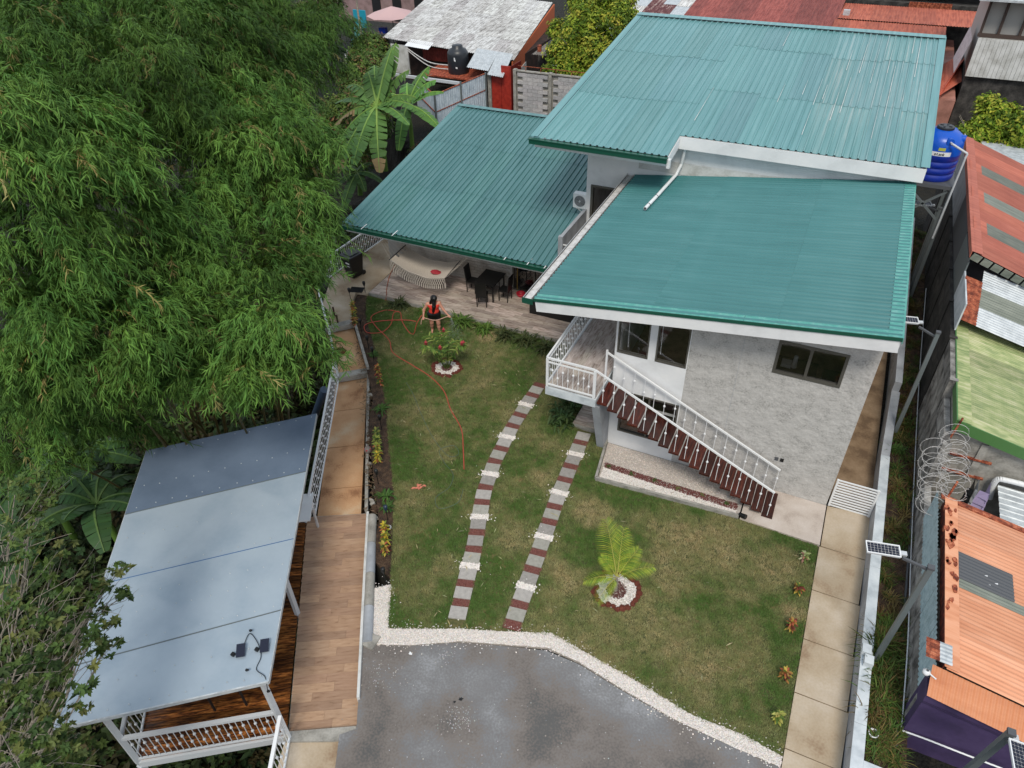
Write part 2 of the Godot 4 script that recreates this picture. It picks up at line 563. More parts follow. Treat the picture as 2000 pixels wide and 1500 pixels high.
# ------------------------------------------------------------------ plant shapes
# a leaf that droops along its length; w is the half width
func leaf(st: SurfaceTool, o: Vector3, d: Vector3, length: float, w: float, droop: float, segs := 3, fold := 0.15, roll := 0.0) -> void:
	d = d.normalized()
	var side := d.cross(UP)
	if side.length() < 0.05:
		side = Vector3.RIGHT
	side = side.normalized().rotated(d, roll)
	var prev := []
	for i in segs + 1:
		var t := float(i) / segs
		var c := o + d * length * t - UP * droop * length * t * t
		var ww := w * pow(sin(PI * clampf(0.12 + 0.88 * t, 0, 1)), 0.75)
		if i == segs:
			ww = 0.0
		var lift := UP * ww * fold
		var row := [c - side * ww + lift, c, c + side * ww + lift]
		if i > 0:
			if i == segs:
				tri(st, prev[0], prev[1], c)
				tri(st, prev[1], prev[2], c)
			else:
				quad(st, prev[0], prev[1], row[1], row[0])
				quad(st, prev[1], prev[2], row[2], row[1])
		prev = row


func plant_shapes() -> void:
	# bamboo: a drooping twig of narrow leaves
	P.spray = []
	for v in 4:
		var st := S()
		var g := RandomNumberGenerator.new()
		g.seed = 90 + v
		st.set_color(Color(0.5, 0.42, 0.2))
		var pts := []
		for i in 5:
			var t := i / 4.0
			pts.append(Vector3(t * 0.55, 0.06 * sin(t * 3.0) - 0.30 * t * t, 0))
		for i in 4:
			bar(st, pts[i], pts[i + 1], 0.006, 0.006)
		for k in 18:
			var t := g.randf_range(0.15, 1.0)
			var f := t * 4.0
			var i := mini(int(f), 3)
			var p: Vector3 = pts[i].lerp(pts[i + 1], f - i)
			var a := g.randf_range(-1.25, 1.25)
			var d := Vector3(cos(a), g.randf_range(-0.55, 0.25), sin(a))
			var tone := g.randf_range(0.75, 1.2)
			st.set_color(Color(tone, tone, tone))
			leaf(st, p, d, g.randf_range(0.12, 0.22), g.randf_range(0.008, 0.0125), g.randf_range(0.25, 0.7), 2, 0.1, g.randf_range(-0.6, 0.6))
		P.spray.append(commit(st))
	# broad-leaved twig ends
	P.rosette = []
	for v in 3:
		var st := S()
		var g := RandomNumberGenerator.new()
		g.seed = 190 + v
		for k in 11:
			var a := TAU * k / 11.0 + g.randf_range(-0.3, 0.3)
			var tone := g.randf_range(0.7, 1.25)
			st.set_color(Color(tone, tone, tone * 0.9))
			leaf(st, Vector3(0, g.randf_range(-0.06, 0.02), 0), Vector3(cos(a), g.randf_range(-0.25, 0.7), sin(a)), g.randf_range(0.09, 0.15), g.randf_range(0.025, 0.038), g.randf_range(0.0, 0.4), 2, 0.25, g.randf_range(-0.5, 0.5))
		P.rosette.append(commit(st))
	# small dense leaves of a citrus-like crown
	P.clump = []
	for v in 3:
		var st := S()
		var g := RandomNumberGenerator.new()
		g.seed = 290 + v
		for k in 22:
			var p := Vector3(g.randf_range(-1, 1), g.randf_range(-0.8, 0.8), g.randf_range(-1, 1)) * 0.22
			var a := g.randf_range(0, TAU)
			var tone := g.randf_range(0.65, 1.3)
			st.set_color(Color(tone, tone, tone))
			leaf(st, p, Vector3(cos(a), g.randf_range(-0.4, 0.5), sin(a)), g.randf_range(0.12, 0.2), g.randf_range(0.035, 0.055), 0.2, 2, 0.2, g.randf_range(-0.7, 0.7))
		P.clump.append(commit(st))
	# grass tufts
	P.tuft = []
	for v in 3:
		var st := S()
		var g := RandomNumberGenerator.new()
		g.seed = 390 + v
		for k in 13:
			var r := 0.055 * sqrt(g.randf())
			var a := g.randf_range(0, TAU)
			var p := Vector3(cos(a) * r, 0, sin(a) * r)
			var b := g.randf_range(0, TAU)
			var ln := Vector3(cos(b), 0, sin(b))
			var h := g.randf_range(0.02, 0.045)
			var tone := g.randf_range(0.7, 1.3)
			st.set_color(Color(tone, tone, tone))
			var sd := ln.cross(UP) * 0.005
			var tip := p + ln * g.randf_range(0.015, 0.05) + UP * h
			tri(st, p - sd, p + sd, tip)
		P.tuft.append(commit(st))
	# long wild grass
	P.wild = []
	for v in 3:
		var st := S()
		var g := RandomNumberGenerator.new()
		g.seed = 490 + v
		for k in 34:
			var a := g.randf_range(0, TAU)
			var tone := g.randf_range(0.6, 1.35)
			st.set_color(Color(tone * g.randf_range(0.9, 1.25), tone, tone * 0.8))
			leaf(st, Vector3(g.randf_range(-0.06, 0.06), 0, g.randf_range(-0.06, 0.06)), Vector3(cos(a), g.randf_range(0.5, 2.2), sin(a)), g.randf_range(0.2, 0.5), g.randf_range(0.004, 0.008), g.randf_range(0.3, 0.9), 3, 0.1)
		P.wild.append(commit(st))
	# pebbles
	P.pebble = []
	for v in 3:
		var st := S()
		var g := RandomNumberGenerator.new()
		g.seed = 590 + v
		var ring := []
		for k in 5:
			var a := TAU * k / 5.0
			ring.append(Vector3(cos(a) * g.randf_range(0.7, 1.1), g.randf_range(-0.1, 0.2), sin(a) * g.randf_range(0.7, 1.1)))
		for k in 5:
			tri(st, ring[(k + 1) % 5], ring[k], Vector3(0, g.randf_range(0.5, 0.7), 0))
		P.pebble.append(commit(st))
	# a fallen leaf
	var fl := S()
	leaf(fl, Vector3.ZERO, Vector3(1, 0.08, 0), 0.16, 0.011, 0.06, 2, 0.3)
	P.fallen = commit(fl)


func pick(a: Array) -> Variant:
	return a[rng.randi() % a.size()]


# pebbles spread over a polygon or band given by a test
func pebbles(called: String, xz: Array, y: float, size: float, c: Color, spread: float) -> void:
	var xf := []
	var co := []
	for p in xz:
		var s := size * rf(0.6, 1.4)
		xf.append(Transform3D(Basis(Vector3(rf(-1, 1), 1.5, rf(-1, 1)).normalized(), rf(0, TAU)).scaled(Vector3(s, s * rf(0.6, 1), s)), Vector3(p.x, y, p.y)))
		co.append(jit(c, spread))
	var o := scatter(called, P.pebble[rng.randi() % 3], M.stones, xf, co)
	tag(o, "", "")


func in_poly(poly: Array, n: int) -> Array:
	var pv := PackedVector2Array(poly)
	var lo := pv[0]
	var hi := pv[0]
	for p in pv:
		lo = lo.min(p)
		hi = hi.max(p)
	var o := []
	var tries := 0
	while o.size() < n and tries < n * 20:
		tries += 1
		var q := Vector2(rf(lo.x, hi.x), rf(lo.y, hi.y))
		if Geometry2D.is_point_in_polygon(q, pv):
			o.append(q)
	return o


# a banana leaf: long midrib, the blade torn into strips
func banana_leaf(st: SurfaceTool, o: Vector3, d: Vector3, length: float, w: float, droop: float, tear: float, c: Color, tip_dry := 0.0) -> void:
	d = d.normalized()
	var side := d.cross(UP).normalized()
	var n := 16
	var P0 := func(t: float) -> Vector3: return o + d * length * t - UP * droop * length * t * t
	for s in [-1.0, 1.0]:
		var off := 0.0
		for i in n:
			var t0 := 0.12 + 0.88 * float(i) / n
			var t1 := 0.12 + 0.88 * float(i + 1) / n
			var a: Vector3 = P0.call(t0)
			var b: Vector3 = P0.call(t1)
			var w0 := w * pow(sin(PI * clampf(0.1 + 0.86 * t0, 0, 1)), 0.55)
			var w1 := w * pow(sin(PI * clampf(0.1 + 0.86 * t1, 0, 1)), 0.55)
			var sag := 0.18 + rf(0, tear) * 0.5
			var back := -(b - a).normalized() * rf(0, tear) * 0.12
			var gap := (b - a) * (0.12 if rng.randf() < tear else 0.0)
			var k := rf(0.85, 1.15)
			var cc := Color(c.r * k, c.g * k, c.b * k)
			if t1 > 1.0 - tip_dry:
				cc = Color(0.28, 0.2, 0.1)
			st.set_color(cc)
			var e0: Vector3 = a + side * s * w0 - UP * w0 * sag + back
			var e1: Vector3 = b + side * s * w1 - UP * w1 * sag + back - gap
			quad(st, a, b, e1, e0)
	st.set_color(Color(c.r * 2.4, c.g * 1.9, c.b * 1.6))
	for i in 8:
		bar(st, P0.call(i / 8.0) + UP * 0.012, P0.call((i + 1) / 8.0) + UP * 0.012, 0.05 * (1.1 - i / 8.0) * w / 0.3 + 0.012, 0.03)


func banana_plant(label: String, group: String, at: Vector3, h: float, leaves: Array, c: Color) -> void:
	var t := thing("banana_plant", label, "banana plant", at, group)
	var st := S()
	path_tube(st, [at, at + Vector3(0.05, h * 0.5, 0), at + UP * h], 0.14, 0.08, 8)
	obj("stem", st, M.stem_green, t)
	for l in leaves:  # azimuth deg, elevation, length, droop
		var ls := S()
		var az := deg_to_rad(l[0])
		var d := Vector3(sin(az), l[1], -cos(az))
		banana_leaf(ls, at + UP * h, d, l[2], l[2] * 0.14 + 0.05, l[3], l[4] if l.size() > 4 else 0.6, jit(c, 0.15), l[5] if l.size() > 5 else 0.0)
		obj("leaf", ls, M.leaf_thick, t)


# strap-leaved tuft
func strap_plant(called: String, label: String, cat: String, group: String, at: Vector3, n: int, length: float, w: float, c: Color, parent_shape := true) -> void:
	var t := thing(called, label, cat, at, group)
	var st := S()
	for k in n:
		var a := TAU * k / n + rf(-0.3, 0.3)
		st.set_color(jit(c, 0.3))
		leaf(st, at + Vector3(rf(-1, 1), 0, rf(-1, 1)) * length * 0.12, Vector3(cos(a), rf(0.7, 1.8), sin(a)), length * rf(0.7, 1.15), w, rf(0.5, 1.0), 4, 0.2)
	obj("leaves", st, M.leaf, t)


func croton(label: String, group: String, at: Vector3, h: float, cols: Array, n := 34) -> void:
	var t := thing("croton_plant", label, "plant", at, group)
	var s0 := S()
	path_tube(s0, [at, at + UP * h * 0.75], 0.012, 0.008, 5)
	obj("stem", s0, M.bark, t)
	var st := S()
	for k in n:
		var a := k * 2.4 + rf(-0.3, 0.3)
		var f := float(k) / n
		var y := h * (0.2 + 0.75 * f)
		st.set_color(jit(cols[rng.randi() % cols.size()], 0.25))
		leaf(st, at + UP * y, Vector3(cos(a), rf(-0.1, 0.6) + f * 0.7, sin(a)), rf(0.11, 0.2), rf(0.024, 0.036), rf(0.2, 0.6), 3, 0.3)
	obj("leaves", st, M.leaf_thick, t)


func crown_points(lobes: Array, per_area: float, inner := 0.55, low := -0.45) -> Array:
	var o := []
	for l in lobes:
		var c := Vector3(l[0], l[1], l[2])
		var r: float = l[3]
		var n := int(per_area * r * r)
		for i in n:
			var d := Vector3(rng.randfn(), rng.randfn(), rng.randfn()).normalized()
			if d.y < low and rng.randf() < 0.7:
				d.y = -d.y
			var f := inner + (1.0 - inner) * sqrt(rng.randf())
			o.append([c + d * r * f * Vector3(1, 0.85, 1), d, f])
	return o


func tree_crown(called: String, parent: Node3D, lobes: Array, per_area: float, meshes: Array, m: Material, cols: Array, s := 1.0) -> void:
	var lists := []
	for i in meshes.size():
		lists.append([[], []])
	for q in crown_points(lobes, per_area):
		var k := rng.randi() % meshes.size()
		var up: Vector3 = (q[1] + UP * 0.6 + Vector3(rf(-1, 1), rf(-1, 1), rf(-1, 1)) * 0.5).normalized()
		var x := up.cross(Vector3(rf(-1, 1), rf(-0.2, 0.2), rf(-1, 1))).normalized()
		lists[k][0].append(Transform3D(Basis(x, up, x.cross(up)).scaled(Vector3.ONE * s * rf(0.75, 1.3)), q[0]))
		lists[k][1].append(jit(cols[rng.randi() % cols.size()], 0.25))
	for i in meshes.size():
		scatter(called, meshes[i], m, lists[i][0], lists[i][1], parent)


# ------------------------------------------------------------------ ground, paths, lawn
const EDGE := [[-70.0, -30.0], [-45.0, -29.0], [-38.0, -26.5], [-30.0, -19.5], [-19.0, -18.2], [-18.0, -15.3], [-15.4, -12.9], [-10.1, -9.2], [-6.9, -7.0], [-4.9, -6.1], [0.0, -4.3], [6.0, -1.0]]


func edge_x(z: float) -> float:
	if z < EDGE[0][0]:
		return EDGE[0][1]
	for i in EDGE.size() - 1:
		if z < EDGE[i + 1][0]:
			return lerpf(EDGE[i][1], EDGE[i + 1][1], (z - EDGE[i][0]) / (EDGE[i + 1][0] - EDGE[i][0]))
	return EDGE[-1][1]


func ground_y(x: float, z: float) -> float:
	var d := edge_x(z) - x
	return -0.09 - 3.9 * smoothstep(0.05, 1.3, d)


func ground_and_paths() -> void:
	var st := S()
	st.set_smooth_group(3)
	var xs := []
	var zs := []
	for i in 65:
		xs.append(-110.0 + i * 5.0 if i < 16 else (-30.0 + (i - 16) * 0.6 if i < 61 else [-2.0, 10.0, 40.0, 90.0][i - 61]))
	for i in 95:
		zs.append(-190.0 + i * 10.0 if i < 14 else (-50.0 + (i - 14) * 0.75 if i < 90 else [8.0, 12.0, 18.0, 26.0, 40.0][i - 90]))
	var rl := RandomNumberGenerator.new()
	rl.seed = 5
	var ys := []
	for z in zs:
		var row := []
		for x in xs:
			var y := ground_y(x, z)
			if y < -0.5:
				y += rl.randf_range(-0.25, 0.25)
			row.append(y)
		ys.append(row)
	for i in zs.size() - 1:
		for k in xs.size() - 1:
			quad(st, Vector3(xs[k], ys[i + 1][k], zs[i + 1]), Vector3(xs[k + 1], ys[i + 1][k + 1], zs[i + 1]), Vector3(xs[k + 1], ys[i][k + 1], zs[i]), Vector3(xs[k], ys[i][k], zs[i]))
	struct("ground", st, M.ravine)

	# lawn sheet
	st = S()
	var lawn := [Vector2(-15.9, -19.58), Vector2(-15.2, -18.4), Vector2(-13.38, -16.42), Vector2(-11.36, -13.97), Vector2(-10.67, -12.95), Vector2(-9.21, -11.04), Vector2(-8.37, -9.62), Vector2(-7.58, -8.3), Vector2(-7.0, -7.2), Vector2(-5.39, -7.9), Vector2(-4.27, -8.33), Vector2(-3.44, -8.6), Vector2(-2.44, -8.5), Vector2(-1.18, -8.3), Vector2(0, -8.1), Vector2(1.06, -8.12), Vector2(1.87, -8.05), Vector2(1.86, -13.9), Vector2(-0.2, -14.0), Vector2(-4.15, -13.78), Vector2(-4.4, -15.38), Vector2(-4.5, -15.6), Vector2(-5.7, -15.6), Vector2(-5.7, -19.58)]
	prism(st, lawn, -0.1, 0.0)
	struct("lawn", st, M.lawn_base)
	# planting bed along the left edge
	st = S()
	prism(st, [Vector2(-16.3, -19.5), Vector2(-15.9, -19.55), Vector2(-15.2, -18.38), Vector2(-13.36, -16.4), Vector2(-11.34, -13.95), Vector2(-10.65, -12.93), Vector2(-9.19, -11.02), Vector2(-8.35, -9.6), Vector2(-7.7, -8.5), Vector2(-8.5, -8.85), Vector2(-9.0, -9.95), Vector2(-10.0, -11.2), Vector2(-11.4, -13.0), Vector2(-12.1, -14.3), Vector2(-14.6, -17.1), Vector2(-15.9, -18.5)], -0.1, 0.006)
	struct("planting_bed", st, M.soil)

	# concrete driveway
	st = S()
	prism(st, [Vector2(-7.35, -6.75), Vector2(-7.0, -6.8), Vector2(-6.3, -7.1), Vector2(-5.27, -7.66), Vector2(-4.16, -8.05), Vector2(-3.38, -8.3), Vector2(-2.6, -8.3), Vector2(-1.47, -8.1), Vector2(-0.28, -7.94), Vector2(1.01, -7.9), Vector2(3.0, -7.9), Vector2(3.0, 3.0), Vector2(-4.0, 3.0), Vector2(-4.6, -1.4), Vector2(-6.2, -4.1), Vector2(-6.55, -4.75), Vector2(-6.3, -5.0)], -0.12, 0.002)
	struct("driveway", st, M.drive)
	# splashes and spots on the concrete
	for sp in [[-4.6, -6.48, 0.055, M.black, 7], [-4.7, -6.37, 0.035, M.black, 6], [-6.16, -6.95, 0.05, M.white, 6]]:
		var s2 := S()
		var ring := []
		for k in 26:
			var a: float = TAU * k / 26.0
			var r: float = sp[2] * rf(0.45, 1.15)
			ring.append(Vector3(sp[0] + cos(a) * r * 1.1, 0.0065, sp[1] + sin(a) * r * 0.8))
		for k in 26:
			tri(s2, Vector3(sp[0], 0.0065, sp[1]), ring[(k + 1) % 26], ring[k])
		struct("pavement_stain", s2, sp[3])

	# chalky flecks and dark stains spread over it
	var dot := S()
	var rg := []
	for k in 7:
		rg.append(Vector3(cos(TAU * k / 7) * [1.0, 0.7, 1.1, 0.8, 1.0, 0.6, 0.9][k], 0, sin(TAU * k / 7) * [1.0, 0.8, 0.7, 1.1, 0.8, 1.0, 0.7][k]))
	for k in 7:
		tri(dot, Vector3.ZERO, rg[(k + 1) % 7], rg[k])
	var dm := commit(dot)
	var fx := []
	var fc := []
	for q in [[-4.42, -6.1, 0.2, 150], [-5.4, -7.22, 0.12, 60], [-3.2, -6.6, 0.9, 30], [-1.5, -6.4, 0.8, 36], [-4.5, -5.2, 0.6, 30], [-5.6, -5.6, 0.7, 34], [-6.5, -6.3, 0.3, 90], [-2.0, -5.0, 0.9, 60], [-0.2, -6.8, 0.8, 50]]:
		for k in q[3]:
			fx.append(Transform3D(rbasis(rf(0.004, 0.018)), Vector3(q[0] + rng.randfn() * q[2], 0.006 + 0.0002 * (fx.size() % 20), q[1] + rng.randfn() * q[2] * 0.8)))
			fc.append(jit(Color(0.34, 0.335, 0.335), 0.3))
	tag(scatter("chalk_flecks", dm, M.stones, fx, fc), "chalky white flecks spread over the grey driveway", "stain")

	# right-hand concrete walk in slabs, the pad by the stairs and the alley
	var zz := [-13.9, -12.45, -11.0, -9.6, -8.3, -6.9, -5.4]
	var walk := part("walkway", self)
	walk.set_meta("kind", "structure")
	for i in zz.size() - 1:
		st = S()
		prism(st, [Vector2(1.88, zz[i] + 0.012), Vector2(2.98, zz[i] + 0.012), Vector2(2.94, zz[i + 1] - 0.012), Vector2(1.88, zz[i + 1] - 0.012)], -0.1, 0.03 + rf(0, 0.006))
		obj("slab", st, M.walk, walk)
	st = S()
	prism(st, [Vector2(1.91, -13.92), Vector2(2.98, -13.92), Vector2(2.98, -15.5), Vector2(1.91, -15.4)], -0.1, 0.034)
	obj("slab", st, M.walk, walk)
	st = S()
	prism(st, [Vector2(-0.16, -13.98), Vector2(1.88, -13.92), Vector2(1.88, -15.39), Vector2(-0.16, -15.39)], -0.1, 0.05)
	struct("concrete_pad", st, M.pad)
	st = S()
	prism(st, [Vector2(1.93, -15.52), Vector2(2.98, -15.52), Vector2(2.98, -34.0), Vector2(1.93, -34.0)], -0.1, 0.03)
	struct("alley_floor", st, M.alley)

	# gravel: pale sheets with loose stones on top
	var band := [Vector2(-7.58, -8.35), Vector2(-6.98, -7.27), Vector2(-5.39, -7.99), Vector2(-4.27, -8.41), Vector2(-3.44, -8.76), Vector2(-2.44, -8.61), Vector2(-1.18, -8.42), Vector2(0, -8.2), Vector2(1.06, -8.23), Vector2(1.86, -8.12), Vector2(1.86, -7.9), Vector2(1.01, -7.9), Vector2(-0.28, -7.96), Vector2(-1.47, -8.14), Vector2(-2.6, -8.35), Vector2(-3.38, -8.38), Vector2(-4.16, -8.1), Vector2(-5.27, -7.7), Vector2(-6.3, -7.12), Vector2(-7.0, -6.82), Vector2(-7.3, -6.95), Vector2(-7.9, -8.1)]
	st = S()
	prism(st, band, -0.08, 0.008)
	struct("gravel_border", st, M.white_base)
	var pts := in_poly(band, 15000)
	for i in 2600:
		var b: Vector2 = band[rng.randi() % band.size()]
		var b2: Vector2 = pts[i * 3]
		var off := Vector2(rng.randfn(), rng.randfn()) * 0.11
		pts.append(b2 + off)
	pebbles("white_gravel", pts, 0.012, 0.016, Color(0.70, 0.65, 0.61), 0.2)

	# bed under the stairs
	st = S()
	prism(st, [Vector2(-4.36, -15.38), Vector2(-4.13, -13.82), Vector2(-0.2, -14.06), Vector2(-0.2, -15.38)], -0.1, 0.012)
	struct("gravel_bed", st, M.pink_base)
	pebbles("pink_gravel", in_poly([Vector2(-4.3, -15.36), Vector2(-4.22, -14.5), Vector2(-0.5, -14.5), Vector2(-0.25, -15.36)], 5000), 0.016, 0.014, Color(0.64, 0.58, 0.53), 0.22)
	pebbles("white_gravel", in_poly([Vector2(-4.14, -14.35), Vector2(-4.1, -13.9), Vector2(-0.3, -14.1), Vector2(-0.3, -14.3), Vector2(-2.3, -14.32)], 5200), 0.018, 0.016, Color(0.76, 0.72, 0.68), 0.14)
	pebbles("red_gravel", in_poly([Vector2(-4.16, -14.55), Vector2(-4.12, -14.34), Vector2(-2.4, -14.28), Vector2(-0.3, -14.25), Vector2(-0.3, -14.5), Vector2(-2.2, -14.5)], 2600), 0.022, 0.018, Color(0.15, 0.05, 0.045), 0.3)
	var kerb := part("bed_kerb", self)
	kerb.set_meta("kind", "structure")
	var k0 := [Vector3(-4.4, 0.05, -15.36), Vector3(-4.17, 0.05, -13.78), Vector3(-0.2, 0.05, -14.02)]
	for j in 2:
		var cnt := 4 if j == 0 else 9
		for i in cnt:
			st = S()
			var a: Vector3 = k0[j].lerp(k0[j + 1], float(i) / cnt)
			var b: Vector3 = k0[j].lerp(k0[j + 1], (i + 0.985) / cnt)
			bar(st, a, b, 0.07, 0.16)
			obj("kerb_stone", st, M.concrete, kerb)

	# stepping paths: pavers with red and white gravel between
	stepping_path("left", [Vector2(-5.61, -8.12), Vector2(-6.2, -10.14), Vector2(-6.85, -11.99), Vector2(-7.12, -13.2), Vector2(-7.3, -14.83), Vector2(-7.35, -16.3), Vector2(-7.34, -17.4)], 0)
	stepping_path("right", [Vector2(-4.33, -8.42), Vector2(-4.66, -10.92), Vector2(-4.92, -12.86), Vector2(-5.16, -15.5)], 1)

	grass()


func stepping_path(which: String, line: Array, phase: int) -> void:
	var lens := [0.0]
	for i in line.size() - 1:
		lens.append(lens[-1] + line[i].distance_to(line[i + 1]))
	var s := 0.05
	var k := 0
	var n := 0
	var redp := []
	var whitep := []
	var half := 0.21
	var stb := S()
	var stw := S()
	while true:
		var kind: String = ["grey", "red", "grey", "red", "grey", "white"][k % 6] if phase == 0 else ["red", "grey", "red", "grey", "white", "grey"][k % 6]
		var ln: float = {"grey": 0.335, "red": 0.225, "white": 0.17}[kind]
		if s + ln > lens[-1]:
			break
		var mid := s + ln * 0.5
		var i := 0
		while i < line.size() - 2 and lens[i + 1] < mid:
			i += 1
		var a: Vector2 = line[i]
		var b: Vector2 = line[i + 1]
		var d := (b - a).normalized()
		var c = a + d * (mid - lens[i])
		var yaw := atan2(-d.y, d.x)
		var basis := Basis(UP, yaw)
		if kind == "grey":
			n += 1
			var t := thing("paver", "square grey concrete paver, %s one up the %s garden path from the gravel edge" % [ORD[mini(n - 1, 24)], which], "paver", Vector3(c.x, 0.0, c.y), "grey pavers of the %s path" % which)
			var st := S()
			box(st, Vector3(0, 0.0125, 0), Vector3(ln - 0.006, 0.055, 0.42 + rf(-0.012, 0.012)), Basis(UP, rf(-0.03, 0.03)))
			inst("slab", commit(st), pick(paver_mats()), t, Transform3D(basis, Vector3.ZERO))
		else:
			box(stb if kind == "red" else stw, Vector3(c.x, 0.004, c.y), Vector3(ln + 0.03, 0.016, 0.4), basis)
			for q in (420 if kind == "red" else 520):
				var e := 0.02 if kind == "red" else 0.05
				var o := Vector2(rf(-0.5, 0.5) * (ln + e), rf(-0.5, 0.5) * (0.42 + e * 1.5))
				if kind == "white" and q > 430:
					o = Vector2(rng.randfn() * 0.1, rng.randfn() * 0.16)
				var w := basis * Vector3(o.x, 0, o.y)
				(redp if kind == "red" else whitep).append(c + Vector2(w.x, w.z))
		s += ln
		k += 1
	struct("gravel_patch", stb, M.red_base)
	struct("gravel_patch", stw, M.white_base)
	pebbles("red_gravel", redp, 0.014, 0.012, Color(0.19, 0.075, 0.062), 0.22)
	pebbles("white_gravel", whitep, 0.03, 0.018, Color(0.76, 0.71, 0.67), 0.14)


func paver_mats() -> Array:
	if not shared.has("paver"):
		shared.paver = variants("paver", 4, 0.12)
	return shared.paver


func grass() -> void:
	var lawn := [Vector2(-15.85, -19.5), Vector2(-15.15, -18.4), Vector2(-13.36, -16.42), Vector2(-11.34, -13.97), Vector2(-10.65, -12.95), Vector2(-9.19, -11.04), Vector2(-8.35, -9.62), Vector2(-7.56, -8.3), Vector2(-7.0, -7.3), Vector2(-5.39, -8.0), Vector2(-4.27, -8.42), Vector2(-3.44, -8.72), Vector2(-2.44, -8.6), Vector2(-1.18, -8.4), Vector2(0, -8.2), Vector2(1.06, -8.22), Vector2(1.86, -8.12), Vector2(1.85, -13.88), Vector2(-0.2, -13.95), Vector2(-4.15, -13.72), Vector2(-4.4, -15.38), Vector2(-4.45, -15.6), Vector2(-5.7, -15.6), Vector2(-5.7, -19.5)]
	var paths := [[Vector2(-5.61, -8.12), Vector2(-6.2, -10.14), Vector2(-6.85, -11.99), Vector2(-7.12, -13.2), Vector2(-7.3, -14.83), Vector2(-7.35, -16.3), Vector2(-7.34, -17.4)], [Vector2(-4.33, -8.42), Vector2(-4.66, -10.92), Vector2(-4.92, -12.86), Vector2(-5.16, -15.5)]]
	var n1 := FastNoiseLite.new()
	n1.seed = 8
	n1.frequency = 0.42
	n1.fractal_octaves = 3
	var n2 := FastNoiseLite.new()
	n2.seed = 21
	n2.frequency = 2.2
	n2.fractal_octaves = 2
	# worn, yellow places: x, z, radius, strength
	var dry := [[-0.6, -9.3, 2.2, 0.42], [-2.6, -9.3, 1.6, 0.5], [-1.4, -12.3, 1.9, 0.55], [1.1, -12.9, 1.0, 0.8], [-0.2, -13.1, 1.6, 0.5], [-3.9, -12.6, 0.9, 0.55], [-3.7, -10.4, 0.8, 0.5], [-8.9, -14.6, 1.9, 0.4], [-10.27, -18.9, 0.55, 1.3], [-5.6, -13.2, 0.7, 0.6], [-7.4, -18.2, 1.0, 0.5], [-9.2, -16.9, 1.2, 0.45], [1.5, -11.6, 0.45, 0.9], [-6.2, -14.6, 0.6, 0.35], [-6.5, -9.4, 0.6, 0.45], [-5.5, -10.8, 0.8, 0.3]]
	var lists := [[[], []], [[], []], [[], []]]
	for q in in_poly(lawn, 62000):
		var skip := false
		for pl in paths:
			for i in pl.size() - 1:
				if Geometry2D.get_closest_point_to_segment(q, pl[i], pl[i + 1]).distance_to(q) < 0.225:
					skip = true
		if skip or q.distance_to(Vector2(-2.45, -10.48)) < 0.6 or q.distance_to(Vector2(-10.65, -16.67)) < 0.5:
			continue
		var d := 0.2 + 0.6 * n1.get_noise_2d(q.x, q.y) + 0.35 * n2.get_noise_2d(q.x, q.y)
		for w in dry:
			d += w[3] * smoothstep(w[2], 0.0, q.distance_to(Vector2(w[0], w[1])))
		d = clampf(d, 0, 1)
		if d > 0.75 and rng.randf() < 0.35:
			continue
		var c := Color(0.095, 0.165, 0.04).lerp(Color(0.40, 0.33, 0.17), d)
		var k := rng.randi() % 3
		lists[k][0].append(Transform3D(rbasis(rf(0.8, 1.35)), Vector3(q.x, 0.0, q.y)))
		lists[k][1].append(jit(c, 0.22))
	for k in 3:
		scatter("grass", P.tuft[k], M.leaf, lists[k][0], lists[k][1])
	# fallen bamboo leaves
	var xf := []
	var co := []
	for q in in_poly(lawn, 260):
		if q.x > -4.5 and rng.randf() < 0.75:
			continue
		xf.append(Transform3D(rbasis(rf(0.45, 1.15)), Vector3(q.x, 0.045, q.y)))
		co.append(jit(Color(0.34, 0.31, 0.17), 0.35))
	scatter("fallen_leaves", P.fallen, M.leaf, xf, co)


# ------------------------------------------------------------------ the houses
func roof_sheets(parent: Node3D, o: Vector3, u: Vector3, w: float, nu: int, v: Vector3, length: float, cuts: Array, pitch: float, h: float, mats: Array, wave := false, stagger := 0.0) -> void:
	var sw := w / nu
	for i in nu:
		var prev := 0.0
		var cc := cuts.duplicate()
		cc.append(1.0)
		for j in cc.size():
			var e: float = cc[j]
			if j < cc.size() - 1 and stagger > 0.0:
				e += rf(-stagger, stagger)
			var s0 := prev * length - (0.12 if j > 0 else 0.0)
			var s1 := e * length
			var st := S()
			corr(st, o + u * (sw * i) + v * s0, u, sw + 0.0, v, s1 - s0, pitch, h, wave, (0.007 if j > 0 else 0.0) + rf(0, 0.004), rf(0, 0.003))
			obj("roof_sheet", st, pick(mats), parent)
			prev = e


# a wall in the plane z = const with holes [x0, y0, x1, y1]; boxes butt end to end
func wall_z(st: SurfaceTool, z: float, th: float, x0: float, x1: float, y0: float, y1: float, holes: Array) -> void:
	var xs := [x0, x1]
	var ys := [y0, y1]
	for h in holes:
		for x in [h[0], h[2]]:
			if x > x0 and x < x1:
				xs.append(x)
		for y in [h[1], h[3]]:
			if y > y0 and y < y1:
				ys.append(y)
	xs.sort()
	ys.sort()
	for i in xs.size() - 1:
		if xs[i + 1] - xs[i] < 0.001:
			continue
		for k in ys.size() - 1:
			if ys[k + 1] - ys[k] < 0.001:
				continue
			var cx: float = (xs[i] + xs[i + 1]) / 2
			var cy: float = (ys[k] + ys[k + 1]) / 2
			var hole := false
			for h in holes:
				if cx > h[0] and cx < h[2] and cy > h[1] and cy < h[3]:
					hole = true
			if not hole:
				bb(st, Vector3(xs[i], ys[k], z - th), Vector3(xs[i + 1], ys[k + 1], z))


